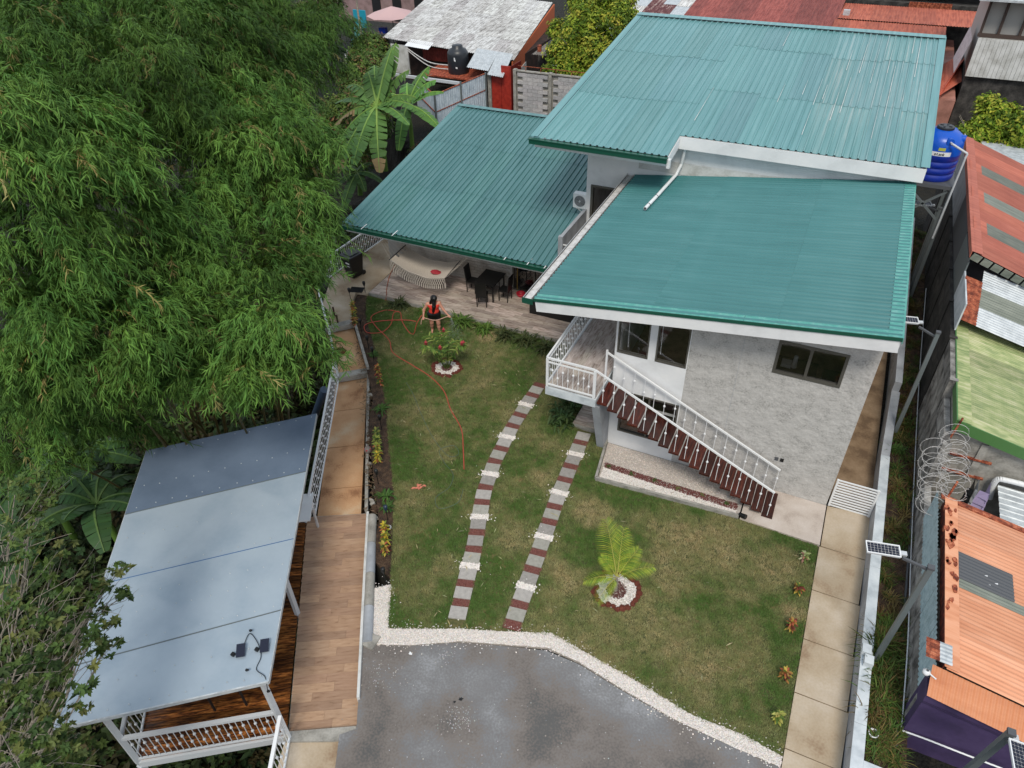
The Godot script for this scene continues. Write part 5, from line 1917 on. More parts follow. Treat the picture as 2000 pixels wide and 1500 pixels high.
# ------------------------------------------------------------------ behind the houses
func neighbours_back() -> void:
	var st: SurfaceTool
	# --- big red and orange roofs behind the green one
	var A := thing("red_roofed_house", "old house behind the upper green roof with faded red corrugated roof", "house", Vector3(-8, 0, -58))
	st = S()
	bb(st, Vector3(-16.5, 0, -66), Vector3(-3.2, 2.9, -48.2))
	obj("wall", st, M.dark_wall, A)
	var R := part("roof", A, Vector3(-9, 3.5, -57))
	var v := Vector3(0, 0.11, -1).normalized()
	roof_sheets(R, Vector3(-12.6, 3.0, -47.8), Vector3.RIGHT, 9.8, 11, v, 19, [0.3, 0.62], 0.15, 0.03, variants("red_roof", 4, 0.16), true, 0.03)
	roof_sheets(R, Vector3(-17.6, 3.0, -47.8), Vector3.RIGHT, 5.0, 5, v, 19, [0.2, 0.45, 0.7], 0.15, 0.03, [M.maroon_roof, M.weathered, M.maroon_roof, M.zinc], true, 0.06)
	var B := thing("orange_roofed_house", "house with brick-orange corrugated roof right of the faded red roof", "house", Vector3(1, 0, -52))
	st = S()
	bb(st, Vector3(-2.9, 0, -58), Vector3(4.4, 2.6, -44.6))
	obj("wall", st, tinted(M.white_dirty, Color(0.85, 0.6, 0.54)), B)
	R = part("roof", B, Vector3(1, 3.5, -50))
	v = Vector3(0, 0.085, -1).normalized()
	roof_sheets(R, Vector3(-2.95, 2.95, -44.0), Vector3.RIGHT, 6.5, 7, v, 11.2, [0.45], 0.15, 0.03, variants("brick_roof", 4, 0.14), true, 0.02)
	st = S()
	corr(st, Vector3(3.55, 2.95, -44.0), Vector3(1, 0, -2.9).normalized(), 10.5, Vector3(-0.28, 0.05, -0.96).normalized(), 3.0, 0.15, 0.03, true)
	obj("hip_sheet", st, M.brick_roof, R)
	v = Vector3(0, 0.02, -1).normalized()
	roof_sheets(R, Vector3(-2.8, 3.95, -55.2), Vector3.RIGHT, 8.6, 9, v, 4.4, [], 0.15, 0.03, variants("brick_roof", 3, 0.1), true)
	st = S()
	hexa(st, [Vector3(3.5, 2.7, -44.02), Vector3(3.54, 2.7, -44.02), Vector3(5.6, 3.2, -55.2), Vector3(5.56, 3.2, -55.2), Vector3(3.5, 2.97, -44.02), Vector3(3.54, 2.97, -44.02), Vector3(5.6, 3.9, -55.2), Vector3(5.56, 3.9, -55.2)])
	obj("fascia", st, tinted(M.brick_roof, Color(1.0, 0.82, 0.75)), R)
	st = S()
	bb(st, Vector3(-2.6, 3.98, -56.3), Vector3(-2.2, 4.3, -56))
	obj("roof_vent", st, M.zinc, R)
	var C := thing("rust_roofed_shed", "dark open shed with rusty roof edge behind the orange roof", "shed", Vector3(2, 0, -64))
	st = S()
	bb(st, Vector3(-3.2, 0, -66), Vector3(7, 4.2, -60.2))
	obj("wall", st, M.dark_wall, C)
	st = S()
	corr(st, Vector3(-5, 4.7, -60.5), Vector3.RIGHT, 12, Vector3(0, 0.1, -1).normalized(), 9, 0.15, 0.03, true)
	obj("roof_sheet", st, M.red_roof, C)
	st = S()
	corr(st, Vector3(1.2, 3.4, -60.1), Vector3.RIGHT, 2.6, UP, 0.9, 0.15, 0.03, true)
	obj("rusty_sheet", st, M.rust, C)
	st = S()
	corr(st, Vector3(-7.2, 4.4, -62), Vector3.RIGHT, 4.6, Vector3(0, 0.1, -1).normalized(), 6, 0.15, 0.03, true)
	obj("roof_sheet", st, tinted(M.red_roof, Color(1, 0.8, 0.8)), C)

	# --- white boarded building at the upper right
	var W := thing("boarded_building", "pale boarded building with dark window band at the upper right corner", "building", Vector3(8, 0, -48))
	st = S()
	bb(st, Vector3(4.6, 0, -52), Vector3(14, 3.5, -46.2))
	obj("base_wall", st, M.dark_wall, W)
	for k in 26:
		st = S()
		var x := 4.56 + k * 0.2
		bb(st, Vector3(x, 3.5, -46.06 + rf(-0.006, 0.006)), Vector3(x + 0.188, 5.35, -46.0))
		obj("board", st, M.white_dirty, W)
	st = S()
	bb(st, Vector3(4.6, 3.5, -52), Vector3(14, 5.35, -46.1))
	bb(st, Vector3(4.6, 5.35, -52), Vector3(14, 7.2, -46.6))
	obj("wall", st, M.interior, W)
	st = S()
	for x in [4.55, 5.35, 6.3, 7.2]:
		bb(st, Vector3(x, 5.5, -46.55), Vector3(x + 0.12, 7.1, -46.4))
	bb(st, Vector3(4.5, 5.37, -46.5), Vector3(14, 5.5, -46.2))
	obj("window_frame", st, flat(sr(70, 56, 50), 0.7), W)
	st = S()
	bb(st, Vector3(4.0, 7.1, -52.5), Vector3(14, 7.2, -45.6))
	obj("roof", st, M.zinc, W)
	st = S()
	corr(st, Vector3(4.0, 3.6, -46.0), Vector3(0, 0, -1), 3.2, Vector3(0.18, 1, 0).normalized(), 1.7, 0.3, 0.02, true)
	tag(obj("metal_sheet", st, M.zinc), "pale metal sheet standing at the corner of the boarded building", "metal sheet")
	st = S()
	prism(st, [Vector2(5.6, -41.0), Vector2(7.5, -41), Vector2(7.5, -37), Vector2(6.2, -37)], 1.9, 2.0)
	tag(obj("zinc_sheet", st, M.zinc), "corner of a zinc sheet below the lime tree at the picture's right edge", "metal sheet")

	# --- weathered shed roof and its red walls
	var D := thing("weathered_shed", "shed with weathered grey-white corrugated roof and red walls", "shed", Vector3(-26, 0, -48))
	st = S()
	bb(st, Vector3(-31.2, 0, -54), Vector3(-21.2, 2.2, -45.4))
	obj("wall", st, tinted(M.dark_wall, Color(0.8, 0.6, 0.55)), D)
	st = S()
	bb(st, Vector3(-31.0, 0.4, -45.39), Vector3(-29.6, 2.3, -45.3))
	obj("front_wall", st, M.white_dirty, D)
	st = S()
	corr(st, Vector3(-28.4, 1.5, -45.3), Vector3.RIGHT, 2.2, UP, 0.85, 0.15, 0.03, true)
	obj("red_sheet", st, tinted(M.red_roof, Color(0.8, 0.6, 0.55)), D)
	st = S()
	hexa(st, [Vector3(-20.7, 1.6, -43.4), Vector3(-20.62, 1.6, -43.4), Vector3(-22.9, 1.9, -55.8), Vector3(-23, 1.9, -55.8), Vector3(-20.7, 2.5, -43.4), Vector3(-20.62, 2.5, -43.4), Vector3(-22.9, 3.4, -55.8), Vector3(-23, 3.4, -55.8)])
	obj("side_wall", st, M.orange_wall, D)
	st = S()
	hexa(st, [Vector3(-20.68, 0, -43.4), Vector3(-20.58, 0, -43.4), Vector3(-22.86, 0, -55.8), Vector3(-22.96, 0, -55.8), Vector3(-20.68, 1.6, -43.4), Vector3(-20.58, 1.6, -43.4), Vector3(-22.86, 1.9, -55.8), Vector3(-22.96, 1.9, -55.8)])
	obj("side_wall_base", st, M.white_dirty, D)
	R = part("roof", D, Vector3(-26, 3, -48))
	v = Vector3(-0.2, 0.075, -1).normalized()
	roof_sheets(R, Vector3(-31.7, 2.62, -45.4), Vector3(11.3, -0.02, 2.0).normalized(), 11.3, 11, v, 12.5, [0.28, 0.62], 0.17, 0.04, variants("weathered", 4, 0.12), true, 0.02)
	# loose sheets over the front corner
	st = S()
	corr(st, Vector3(-23.2, 2.3, -42.0), Vector3(11.3, 0, 2.0).normalized(), 1.7, Vector3(-0.2, 0.2, -1).normalized(), 2.6, 0.17, 0.04, true)
	obj("loose_sheet", st, M.zinc, R)
	st = S()
	corr(st, Vector3(-21.5, 2.15, -41.5), Vector3(11.3, 0, 2.0).normalized(), 1.2, Vector3(-0.2, 0.25, -1).normalized(), 2.8, 0.17, 0.04, true)
	obj("loose_sheet", st, M.zinc, R)
	st = S()
	corr(st, Vector3(-29.2, 2.55, -44.3), Vector3(11.3, 0, 2.0).normalized(), 2.1, Vector3(-0.2, 0.1, -1).normalized(), 1.3, 0.17, 0.02, true)
	obj("loose_sheet", st, M.white, R)
	# red doors beside the fence
	var E := thing("red_gate", "bright red two-leaf sheet gate beside the block wall", "gate", Vector3(-20.7, 0, -41.8))
	for k in 2:
		st = S()
		bb(st, Vector3(-21.35 + k * 0.68, 0.02, -41.85), Vector3(-20.69 + k * 0.68, 2.25 + 0.45 * k, -41.8))
		obj("door_leaf", st, M.red_door, E)
	st = S()
	bb(st, Vector3(-20.02, 0, -43.3), Vector3(-19.98, 2.7, -41.8))
	obj("side_panel", st, tinted(M.red_door, Color(0.7, 0.7, 0.7)), E)
	st = S()
	bb(st, Vector3(-21.6, 0, -41.9), Vector3(-21.38, 2.2, -41.75))
	obj("post", st, M.concrete, E)

	# --- block wall: every block its own piece
	var K := thing("block_wall", "grey concrete block wall beside the red gate", "wall", Vector3(-16, 0, -41.7))
	var bmats := variants("block", 4, 0.08)
	var bmesh := {}
	for r in 11:
		var x := -19.5 + (0.35 if r % 2 else 0.0)
		while x < -12.5:
			if absf(x + 0.33 - (-17.3)) > 0.25:
				if not bmesh.has(1):
					st = S()
					box(st, Vector3.ZERO, Vector3(0.66, 0.21, 0.15))
					bmesh[1] = commit(st)
				piece("block", bmesh[1], pick(bmats), K, Vector3(x + 0.33, 0.1 + r * 0.222, -41.75 + rf(-0.006, 0.006)))
			x += 0.675
	st = S()
	bb(st, Vector3(-19.6, 0, -41.84), Vector3(-12.4, 2.46, -41.79))
	obj("mortar", st, M.concrete, K)
	for x in [-19.68, -17.33, -14.9]:
		st = S()
		bb(st, Vector3(x - 0.1, 0, -41.9), Vector3(x + 0.1, 2.6, -41.64))
		obj("wall_post", st, M.concrete, K)
	st = S()
	bb(st, Vector3(-19.8, 2.5, -41.88), Vector3(-12.4, 2.56, -41.66))
	obj("coping", st, M.concrete, K)
	st = S()
	bar(st, Vector3(-19.5, 2.8, -41.8), Vector3(-14, 2.8, -41.8), 0.03, 0.03)
	for k in 6:
		bar(st, Vector3(-19 + k, 2.55, -41.8), Vector3(-19 + k, 2.82, -41.8), 0.03, 0.03)
	obj("rusty_rail", st, M.rust, K)
	# dark clutter and lean-to roof behind the block wall
	var L := thing("lean_to", "dark lean-to with sagging grey sheets behind the block wall", "lean-to", Vector3(-17.6, 0, -45))
	st = S()
	corr(st, Vector3(-19.6, 2.9, -44), Vector3.RIGHT, 3.2, Vector3(0.1, 0.12, -1).normalized(), 5, 0.17, 0.04, true)
	obj("roof_sheet", st, tinted(M.weathered, Color(0.6, 0.58, 0.56)), L)
	st = S()
	bb(st, Vector3(-19.8, 0, -46), Vector3(-14, 2.6, -45.5))
	obj("wall", st, M.dark_wall, L)
	st = S()
	tube(st, Vector3(-19.3, 2.95, -44.6), Vector3(-19.3, 3.35, -44.6), 0.14, 0.14, 14)
	obj("chimney_pipe", st, M.rust, L)
	st = S()
	corr(st, Vector3(-17.9, 2.6, -43.2), Vector3.RIGHT, 1.4, Vector3(0, 0.1, -1).normalized(), 0.8, 0.17, 0.04, true)
	obj("small_awning", st, M.zinc, L)

	# --- sheet fence at the corner
	var F := thing("sheet_fence", "pale blue corrugated sheet fence with rusty rails behind the annex roof", "fence", Vector3(-22.8, 0, -38.5))
	var c0 := Vector3(-22.75, 0, -37.1)
	var ends := [[c0, Vector3(-21.7, 0, -41.6), 2.05, 2.2, 6], [c0, Vector3(-25.9, 0, -40.1), 2.05, 2.0, 4]]
	for e in ends:
		var d: Vector3 = (e[1] - e[0])
		var ln: float = d.length()
		d = d / ln
		for i in e[4]:
			st = S()
			corr(st, e[0] + d * (ln * i / e[4]), d, ln / e[4] - 0.01, UP, lerpf(e[2], e[3], (i + 0.5) / e[4]), 0.18, 0.025, false)
			obj("fence_sheet", st, M.fence_sheet, F)
		for y in [2.03, 1.05]:
			st = S()
			bar(st, e[0] + UP * y, e[1] + UP * (y + e[3] - e[2]), 0.07, 0.05)
			obj("rail", st, tinted(M.rust, Color(1, 1, 1)), F)
	for p in [c0, c0.lerp(Vector3(-21.7, 0, -41.6), 0.5), Vector3(-21.68, 0, -41.6)]:
		st = S()
		tube(st, p + Vector3(0.05, 0, 0.05), p + Vector3(0.05, 2.25 if p != ends[0][1] else 2.9, 0.05), 0.06, 0.06, 8)
		obj("post", st, M.steel, F)
	st = S()
	bar(st, Vector3(-27.2, 2.1, -39.6), Vector3(-22.2, 2.12, -39.4), 0.12, 0.16)
	tag(obj("metal_beam", st, M.fence_grey), "grey metal beam laid across behind the pale blue fence", "beam")
	st = S()
	bb(st, Vector3(-26.6, 1.5, -44.2), Vector3(-22.9, 1.58, -42.0))
	tag(obj("rusty_platform", st, tinted(M.rust, Color(1.0, 0.9, 0.85))), "rusty metal platform carrying the black water tank", "platform")
	var T := thing("black_tank", "black plastic water tank with white splashes on a rusty platform", "water tank", Vector3(-24.45, 1.58, -43.2))
	var c := T.position
	st = S()
	lathe(st, [Vector2(0.66, 0), Vector2(0.68, 0.05), Vector2(0.68, 1.15), Vector2(0.66, 1.25), Vector2(0.55, 1.42), Vector2(0.36, 1.5), Vector2(0.34, 1.64), Vector2(0.3, 1.68), Vector2(0, 1.7)], 28, c)
	obj("tank_body", st, M.black_plastic, T)
	st = S()
	for q in [[0.0, 0.95, 0.07, 0.2], [0.06, 0.88, 0.06, 0.12], [0.12, 0.45, 0.05, 0.1], [0.2, 0.43, 0.06, 0.09]]:
		var a := atan2(-c.x, -c.z) - 0.35 + float(q[0])
		var n := Vector3(sin(a), 0, cos(a))
		box(st, c + n * 0.678 + UP * q[1], Vector3(q[2], q[3], 0.012), Basis(UP, a))
	obj("paint_splash", st, M.white_metal, T)
	for y in [0.0, 0.25]:
		st = S()
		path_tube(st, smooth_path([Vector3(-29.2, 2.45 - y * 0.4, -44.4), Vector3(-27, 1.9 - y, -43.6), Vector3(-25.1, 2.0 - y, -43)]), 0.035, 0.035, 6)
		tag(obj("hose_pipe", st, M.gutter), "pale pipe sagging from the shed eave to the black tank, %s one" % ("upper" if y == 0.0 else "lower"), "pipe", "pipes to the black tank")

	# --- garden party corner at the top: parasol and clutter
	var Q := thing("parasol", "faded pink garden parasol at the top of the picture", "parasol", Vector3(-37, 0, -54.8))
	st = S()
	var pc := Vector3(-37, 2.0, -54.8)
	for k in 8:
		var a := TAU * k / 8.0 + 0.2
		var e := TAU * (k + 1) / 8.0 + 0.2
		tri(st, pc + Vector3(cos(e) * 2.1, -0.1, sin(e) * 2.1), pc + Vector3(cos(a) * 2.1, -0.1, sin(a) * 2.1), pc + UP * 0.55)
	obj("canopy", st, M.umbrella, Q)
	st = S()
	tube(st, Vector3(-37, 0, -54.8), pc + UP * 0.55, 0.03, 0.03)
	obj("pole", st, M.dark_grey, Q)
	var tb := thing("garden_table", "small dark table with blue things under the pink parasol", "table", Vector3(-37.2, 0, -53.6))
	st = S()
	bb(st, Vector3(-38, 0.7, -54.1), Vector3(-36.5, 0.75, -53.2))
	obj("tabletop", st, M.dark_grey, tb)
	for q in [[-37.9, -54], [-36.6, -54], [-37.9, -53.3], [-36.6, -53.3]]:
		st = S()
		tube(st, Vector3(q[0], 0, q[1]), Vector3(q[0], 0.7, q[1]), 0.025, 0.025, 6)
		obj("leg", st, M.black_iron, tb)
	st = S()
	bb(st, Vector3(-37.6, 0.75, -53.9), Vector3(-37.0, 1.15, -53.5))
	tag(obj("blue_box", st, M.navy_plastic), "blue box standing on the table under the pink parasol", "box")
	st = S()
	bb(st, Vector3(-40.1, 1.0, -53.8), Vector3(-38.9, 2.3, -53.7))
	tag(obj("blue_poster", st, M.cloth_blue), "bright blue board hanging left of the pink parasol", "board")
	var ch := thing("plastic_chair", "pale turquoise plastic chair below the blue board", "chair", Vector3(-38.6, 0, -51.9))
	st = S()
	box(st, Vector3(-38.6, 1.15, -52.1), Vector3(0.8, 0.95, 0.08), Basis(Vector3.RIGHT, -0.15))
	obj("backrest", st, flat(sr(110, 178, 176), 0.5), ch)
	st = S()
	box(st, Vector3(-38.6, 0.55, -51.8), Vector3(0.8, 0.06, 0.7))
	obj("seat", st, flat(sr(110, 178, 176), 0.5), ch)
	for q in [[-38.95, -52.1], [-38.25, -52.1], [-38.95, -51.5], [-38.25, -51.5]]:
		st = S()
		tube(st, Vector3(q[0], 0, q[1]), Vector3(q[0], 0.55, q[1]), 0.04, 0.03, 6)
		obj("leg", st, flat(sr(110, 178, 176), 0.5), ch)
	st = S()
	lathe(st, [Vector2(1.5, 0.0), Vector2(1.45, 0.5), Vector2(1.2, 1.0), Vector2(0.7, 1.35), Vector2(0.0, 1.45)], 11, Vector3(-35.2, 0, -49.0), false)
	tag(obj("tarpaulin_heap", st, M.concrete), "grey tarpaulin draped over a heap beside the weathered shed", "tarpaulin")
	var pw := thing("back_house", "pale walls of a house behind the pink parasol", "house", Vector3(-40, 0, -60))
	st = S()
	bb(st, Vector3(-50, 0, -63), Vector3(-36.2, 3.4, -60))
	obj("wall", st, tinted(M.white_dirty, Color(0.72, 0.6, 0.6)), pw)
	for x in [-42.5, -40.3, -38.0]:
		st = S()
		bb(st, Vector3(x, 0.2, -60), Vector3(x + 0.9, 2.4, -59.94))
		obj("door", st, M.black_iron, pw)
	for k in 2:
		st = S()
		path_tube(st, [Vector3(-36.1 + k * 0.6, -0.1, -46.9 + k), Vector3(-36.1 + k * 0.6, 1.1, -46.9 + k)], 0.09, 0.05, 8)
		tag(obj("white_post", st, M.white_metal), ["slim white post among the leaves left of the banana plants", "second slim white post just behind the first among the leaves"][k], "post")


# ------------------------------------------------------------------ left walkway, fences, pavilion
func left_side() -> void:
	var st := S()
	prism(st, [Vector2(-15.9, -16.85), Vector2(-15.22, -17.62), Vector2(-13.2, -15.55), Vector2(-14.0, -14.78)], -4.5, -0.1)
	struct("walkway_landing", st, M.walk_red)
	var walk := part("left_walkway", self)
	walk.set_meta("kind", "structure")
	var l0 := Vector2(-14.05, -14.86)
	var l1 := Vector2(-10.83, -9.55)
	var r0 := Vector2(-13.2, -15.5)
	var r1 := Vector2(-9.78, -10.15)
	var cuts := [0.0, 0.27, 0.55, 0.83, 1.05]
	for i in 4:
		st = S()
		var a: float = cuts[i] + 0.002
		var b: float = cuts[i + 1] - 0.002
		prism(st, [l0.lerp(l1, a), r0.lerp(r1, a), r0.lerp(r1, b), l0.lerp(l1, b)], -4.5, -0.3 + rf(-0.004, 0.004))
		obj("slab", st, M.walk_red, walk)
	for q in [[Vector3(-15.15, 0.06, -17.65), Vector3(-15.9, 0.06, -16.85), 0.2], [Vector3(-13.15, -0.17, -15.55), Vector3(-14.05, -0.17, -14.8), 0.2]]:
		st = S()
		bar(st, q[0], q[1], 0.3, q[2])
		obj("step", st, M.concrete, walk)
	st = S()
	for q in [[Vector3(-15.1, -0.02, -17.6), Vector3(-13.1, -0.02, -15.5)]]:
		bar(st, q[0], q[1], 0.09, 0.3)
	bar(st, Vector3(-13.08, -0.22, -15.45), Vector3(-9.6, -0.22, -10.2), 0.09, 0.28)
	obj("kerb", st, M.concrete, walk)
	# soil gully with stones and dead leaves, then the low retaining wall
	st = S()
	prism(st, [Vector2(-14.75, -17.3), Vector2(-12.7, -15.1), Vector2(-9.5, -10.1), Vector2(-8.95, -9.9), Vector2(-12.1, -14.4), Vector2(-14.5, -17.2)], -2.0, -0.1)
	struct("soil_gully", st, M.soil)
	st = S()
	var g := RandomNumberGenerator.new()
	g.seed = 33
	var Kr := thing("stones", "row of rough earth-coloured stones between walkway and planting bed", "stones", Vector3(-11, -0.1, -12.6))
	for i in 34:
		var f := g.randf()
		st = S()
		var c := Vector3(lerpf(-12.6, -9.15, f), -0.08, lerpf(-15.0, -9.95, f)) + Vector3(g.randf_range(-0.15, 0.15), 0, g.randf_range(-0.1, 0.1))
		rock_mesh(st, c, Vector3(g.randf_range(0.05, 0.13), g.randf_range(0.05, 0.1), g.randf_range(0.05, 0.13)), g)
		obj("stone", st, M.soil if i % 3 else M.concrete, Kr)
	var dx := []
	var dc := []
	for i in 700:
		var f := rf(0, 1)
		dx.append(Transform3D(rbasis(rf(0.5, 1.3)) * Basis(Vector3.RIGHT, rf(-0.6, 0.6)), Vector3(lerpf(-14.5, -9.0, f) + rf(-0.28, 0.28), -0.06 + rf(0, 0.05), lerpf(-17.2, -9.9, f) + rf(-0.15, 0.15))))
		dc.append(jit(Color(0.17, 0.12, 0.075), 0.4))
	scatter("dead_leaves", P.fallen, M.leaf, dx, dc)
	var RW := thing("retaining_wall", "low white-streaked concrete wall with rounded coping beside the wooden ramp", "wall", Vector3(-7.8, 0, -7.5))
	st = S()
	bar(st, Vector3(-9.42, -0.2, -10.05), Vector3(-6.62, -0.2, -5.55), 0.06, 0.6)
	obj("wall", st, M.white_dirty, RW)
	var a3 := Vector3(-9.25, 0.02, -10.0)
	var b3 := Vector3(-7.2, 0.02, -6.75)
	for i in 4:
		st = S()
		var p0 := a3.lerp(b3, i / 4.0)
		var p1 := a3.lerp(b3, (i + 0.99) / 4.0)
		tube(st, p0, p1, 0.125, 0.125, 14)
		obj("coping", st, M.grey_paint if i % 2 else M.concrete, RW)
	st = S()
	bb(st, Vector3(-7.35, -0.3, -7.0), Vector3(-7.0, 0.06, -6.65))
	obj("end_block", st, M.concrete, RW)

	# wood-look ramp
	var rampm := variants("tile_tan", 6, 0.14, false)
	var T := part("ramp", self)
	T.set_meta("kind", "structure")
	st = S()
	prism(st, [Vector2(-11.0, -9.38), Vector2(-9.5, -10.2), Vector2(-6.33, -5.05), Vector2(-7.62, -4.35)], -4.5, -0.17)
	obj("slab", st, M.concrete, T)
	var L0 := Vector3(-10.99, -0.15, -9.35)
	var L1 := Vector3(-7.62, -0.15, -4.38)
	var R0 := Vector3(-9.52, -0.15, -10.16)
	var R1 := Vector3(-6.36, -0.15, -5.1)
	for r in 28:
		var f := (r + 0.5) / 28.0
		var a := L0.lerp(L1, f)
		var b := R0.lerp(R1, f)
		var d := (b - a).normalized()
		var ln := a.distance_to(b)
		var cut: float = ln * [0.3, 0.75, 0.5, 0.62][r % 4]
		for q in [[0.0, cut], [cut, ln]]:
			st = S()
			box(st, Vector3(0, -0.02, 0), Vector3(q[1] - q[0] - 0.003, 0.04, 0.211))
			piece("plank", commit(st), pick(rampm), T, a + d * ((q[0] + q[1]) / 2) + UP * rf(-0.001, 0.001), Basis(UP, atan2(-d.z, d.x)))
	# pale slab at the ramp's foot
	st = S()
	prism(st, [Vector2(-7.6, -4.3), Vector2(-6.62, -4.86), Vector2(-6.3, -4.3), Vector2(-5.0, -1.8), Vector2(-4.6, 0.5), Vector2(-6.2, 0.5), Vector2(-7.2, -3.4)], -4.5, -0.08)
	struct("apron_slab", st, M.walk)
	st = S()
	prism(st, [Vector2(-7.65, -4.33), Vector2(-6.35, -5.06), Vector2(-6.2, -4.85), Vector2(-6.6, -4.6), Vector2(-7.55, -4.15)], -0.5, -0.03)
	struct("apron_kerb", st, M.concrete)

	# white fences
	var F := thing("walkway_fence", "white metal fence with knotted bars along the left edge of the walkway", "fence", Vector3(-12.3, -0.3, -12.2))
	railing(F, Vector3(-13.92, -0.3, -14.86), Vector3(-10.85, -0.3, -9.5), 0.95, 36, M.white_metal, true, 0.1, 0.0, 0.06)
	var F2 := thing("walkway_fence", "white metal fence beside the upper landing, half under the bamboo", "fence", Vector3(-15, -0.1, -16))
	railing(F2, Vector3(-17.0, 0.0, -18.1), Vector3(-14.75, -0.1, -15.8), 0.9, 22, M.white_metal, true, 0.1, 0.0, 0.06)
	railing(F2, Vector3(-14.75, -0.1, -15.8), Vector3(-13.95, -0.25, -14.9), 0.9, 8, M.white_metal, true, 0.1, 0.0, 0.06)
	var F3 := thing("yard_fence", "white metal railing behind the black wheeled bin", "fence", Vector3(-17.9, 0.1, -22))
	railing(F3, Vector3(-17.95, 0.1, -19.8), Vector3(-17.72, 0.1, -24.6), 0.95, 40, M.white_metal, true, 0.08, 0.0, 0.06)
	var F4 := thing("corner_railing", "white railing at the ramp's foot along the drop", "fence", Vector3(-7.3, -0.1, -3.7))
	railing(F4, Vector3(-7.48, -0.08, -4.28), Vector3(-6.5, -0.08, -2.5), 0.95, 14, M.white_metal, true, 0.06, 0.0, 0.07)
	# dark drain pipe leaning behind the fence
	st = S()
	tube(st, Vector3(-13.75, 0.1, -13.9), Vector3(-14.9, -1.9, -14.2), 0.13, 0.13, 14)
	tag(obj("drain_pipe", st, tinted(M.galva_blue, Color(0.7, 0.75, 0.8))), "dark grey pipe going down behind the white walkway fence", "pipe")
	# things on the walkway
	st = S()
	for k in 3:
		var pts := []
		for i in 20:
			var a := TAU * i / 19.0
			pts.append(Vector3(-14.7 + cos(a) * (0.2 - k * 0.03), -0.06 + k * 0.03, -16.05 + sin(a) * (0.2 - k * 0.03)))
		path_tube(st, pts, 0.025, 0.025, 6)
	tag(obj("hose_coil", st, tinted(M.rust, Color(0.8, 0.6, 0.6))), "coiled dark red hose on the walkway landing by the fence", "hose")
	var ch := thing("garden_chair", "dark slatted garden chair on the upper landing under the bamboo", "chair", Vector3(-16.0, 0.1, -17.25))
	var cm := flat(sr(70, 46, 38), 0.7)
	for k in 5:
		st = S()
		box(st, Vector3(-16.2 + k * 0.1, 0.5, -17.4 + k * 0.09), Vector3(0.05, 0.04, 0.45), Basis(UP, 0.8))
		obj("seat_slat", st, cm, ch)
	for k in 4:
		st = S()
		bar(st, Vector3(-16.35 + k * 0.1, 0.5, -17.5 + k * 0.1 - 0.0), Vector3(-16.42 + k * 0.1, 1.0, -17.42 + k * 0.1), 0.05, 0.03)
		obj("back_slat", st, cm, ch)
	for q in [[-16.3, -17.5], [-15.8, -17.05], [-16.1, -17.7], [-15.65, -17.3]]:
		st = S()
		bar(st, Vector3(q[0], 0.1, q[1]), Vector3(q[0], 0.5, q[1]), 0.05, 0.05)
		obj("leg", st, cm, ch)


